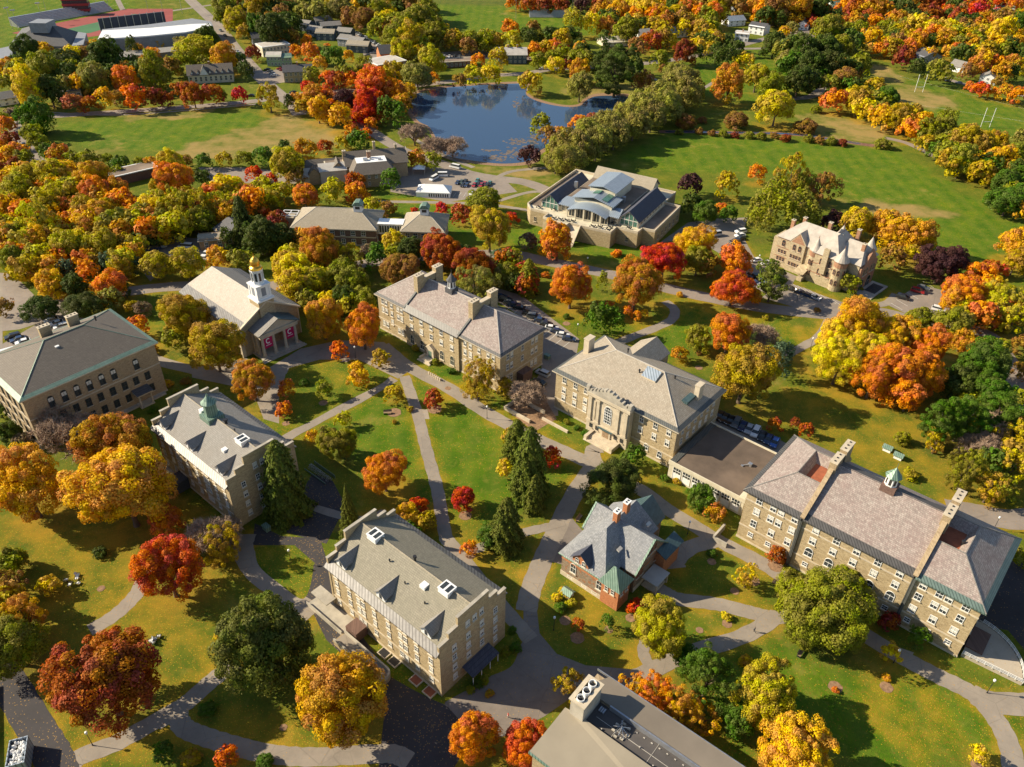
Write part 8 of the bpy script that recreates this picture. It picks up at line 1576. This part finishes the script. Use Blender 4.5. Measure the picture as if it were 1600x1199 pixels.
    for k in range(60): x, y = rn.uniform(-2.2, 2.2), rn.uniform(-1.1, 1.1); m.cyl(x, y, -.2, rn.uniform(.1, .4), .35, .12, 5)
    m.build('sheeting', [M['white']], r)
    # mulch rings
    mb = MB(); z = _zl[0] + .006
    for k, (x, y, w_) in enumerate([(443,1137,12),(735,868,16),(1305,1074,22),(1385,1074,20),(902,997,22),(1177,908,20),(1136,975,16),(1148,924,14),(1527,1196,20),(883,970,18),(616,645,22),(679,640,22),(727,806,20),(951,984,14),(505,630,14),(447,662,12),(700,607,10),(985,966,16),(1093,985,12),(158,920,12),(1092,575,12),(885,506,12),(1212,885,24),(1112,878,14)]):
        p = G(x, y); rr = w_ / 2 * depth(p) / FPX; n = 18; mb.face([(p.x + rr * (1 + .08 * math.sin(q * 2.1 + k)) * math.cos(2 * math.pi * q / n), p.y + rr * math.sin(2 * math.pi * q / n), z + k * .0005) for q in range(n)])
    tag(mb.build('mulch_beds', [M['mulch']]), kind='structure')
    # café tables on the terrace of the glass fronted building
    tm_ = MB(); tm_.cyl(0, 0, .68, .74, .6, n=12); tm_.cyl(0, 0, 0, .68, .05, n=6); t1 = tm_.mesh('table_top', [M['black']]); tm_ = MB()
    for k in range(4): g = k * 1.57 + .4; x, y = 1.0 * math.cos(g), 1.0 * math.sin(g); tm_.box(x - .22, x + .22, y - .22, y + .22, .42, .47); tm_.box(x * 1.2 - .2, x * 1.2 + .2, y * 1.2 - .2, y * 1.2 + .2, .47, .9)
    t2 = tm_.mesh('seats', [M['black']]); c = lambda a_, b_: (810 + a_ / 6.154, 250 + b_ / 6.154)
    for a_, b_ in [(345,487),(200,465),(335,570),(400,582),(460,592),(520,600),(712,650),(780,655),(860,685),(880,660),(960,650),(1060,668),(900,620),(820,600)]:
        p = G(*c(a_, b_), 6.06); r = empty('cafe_table', tuple(p)); r['category'] = 'table'; r['group'] = 'black café tables on the terrace'; link('table_top', t1, r); link('seats', t2, r); items.append((r, 'black café table with four seats on the pale terrace', p.x))
    label_unique(items)
# ------------------------------------------------------------------ the walker
def person(x, y, yaw, label, cloth, legs):
    p = G(x, y); me = bpy.data.meshes.new('person'); J = [(0, 0, .95, .13), (0, 0, 1.2, .14), (0, 0, 1.42, .15), (0, 0, 1.52, .06), (0, .02, 1.63, .095), (0, .02, 1.74, .085),
        (.09, 0, .9, .1), (.11, .16, .5, .07), (.11, .06, .1, .05), (.11, .2, .05, .045), (-.09, 0, .9, .1), (-.11, -.1, .5, .07), (-.11, -.38, .14, .05), (-.11, -.28, .05, .045),
        (.19, 0, 1.42, .06), (.24, -.1, 1.15, .045), (.25, .06, .95, .035), (.25, .12, .88, .035), (-.19, 0, 1.42, .06), (-.24, .1, 1.15, .045), (-.25, .25, .98, .035), (-.25, .31, .93, .035)]
    E_ = [(0, 1), (1, 2), (2, 3), (3, 4), (4, 5), (0, 6), (6, 7), (7, 8), (8, 9), (0, 10), (10, 11), (11, 12), (12, 13), (2, 14), (14, 15), (15, 16), (16, 17), (2, 18), (18, 19), (19, 20), (20, 21)]
    me.from_pydata([j[:3] for j in J], E_, []); o = bpy.data.objects.new('person', me); C.objects.link(o); o.location = p + Vector((0, 0, .03)); o.rotation_euler = (0, 0, R(yaw))
    sk = o.modifiers.new('skin', 'SKIN')
    for i, j in enumerate(J): me.skin_vertices[0].data[i].radius = (j[3], j[3] * .8); me.skin_vertices[0].data[i].use_root = i == 0
    o.modifiers.new('sub', 'SUBSURF').levels = 1; o.modifiers['sub'].render_levels = 1
    m, nt, b = newmat('walker_clothes_' + str(x)); co = objco(nt); s = nt.nodes.new('ShaderNodeSeparateXYZ'); nt.links.new(co, s.inputs[0])
    f = math2(nt, 'GREATER_THAN', s.outputs[2], .95); c = mixc(nt, f, legs, cloth); f2 = math2(nt, 'GREATER_THAN', s.outputs[2], 1.52); c = mixc(nt, f2, c, (.45, .28, .2)); f3 = math2(nt, 'GREATER_THAN', s.outputs[2], 1.70); c = mixc(nt, f3, c, (.05, .03, .02)); nt.links.new(c, b.inputs['Base Color']); b.inputs['Roughness'].default_value = .8
    me.materials.append(m); tag(o, label, 'person')
# ------------------------------------------------------------------ put it all together
build_water(); build_paving()
b_west(); b_east(); b_hall1(); b_north(); b_center(); b_link(); b_right(); b_villa(); b_chapel(); b_bottom(); b_library(); b_mansion(); b_twins(); b_lodge(); far_buildings(); b_terrace()
furniture(); cars()
person(794, 1122, 100, 'person in a red top and white trousers walking across the asphalt', (.55, .06, .04), (.6, .58, .55))
person(1178, 988, 60, 'person in dark clothes walking on the path right of the brick villa', (.04, .045, .06), (.03, .03, .04))
TR = [t for t in parse_trees() if t['w'] > 0]
build_trees(TR)
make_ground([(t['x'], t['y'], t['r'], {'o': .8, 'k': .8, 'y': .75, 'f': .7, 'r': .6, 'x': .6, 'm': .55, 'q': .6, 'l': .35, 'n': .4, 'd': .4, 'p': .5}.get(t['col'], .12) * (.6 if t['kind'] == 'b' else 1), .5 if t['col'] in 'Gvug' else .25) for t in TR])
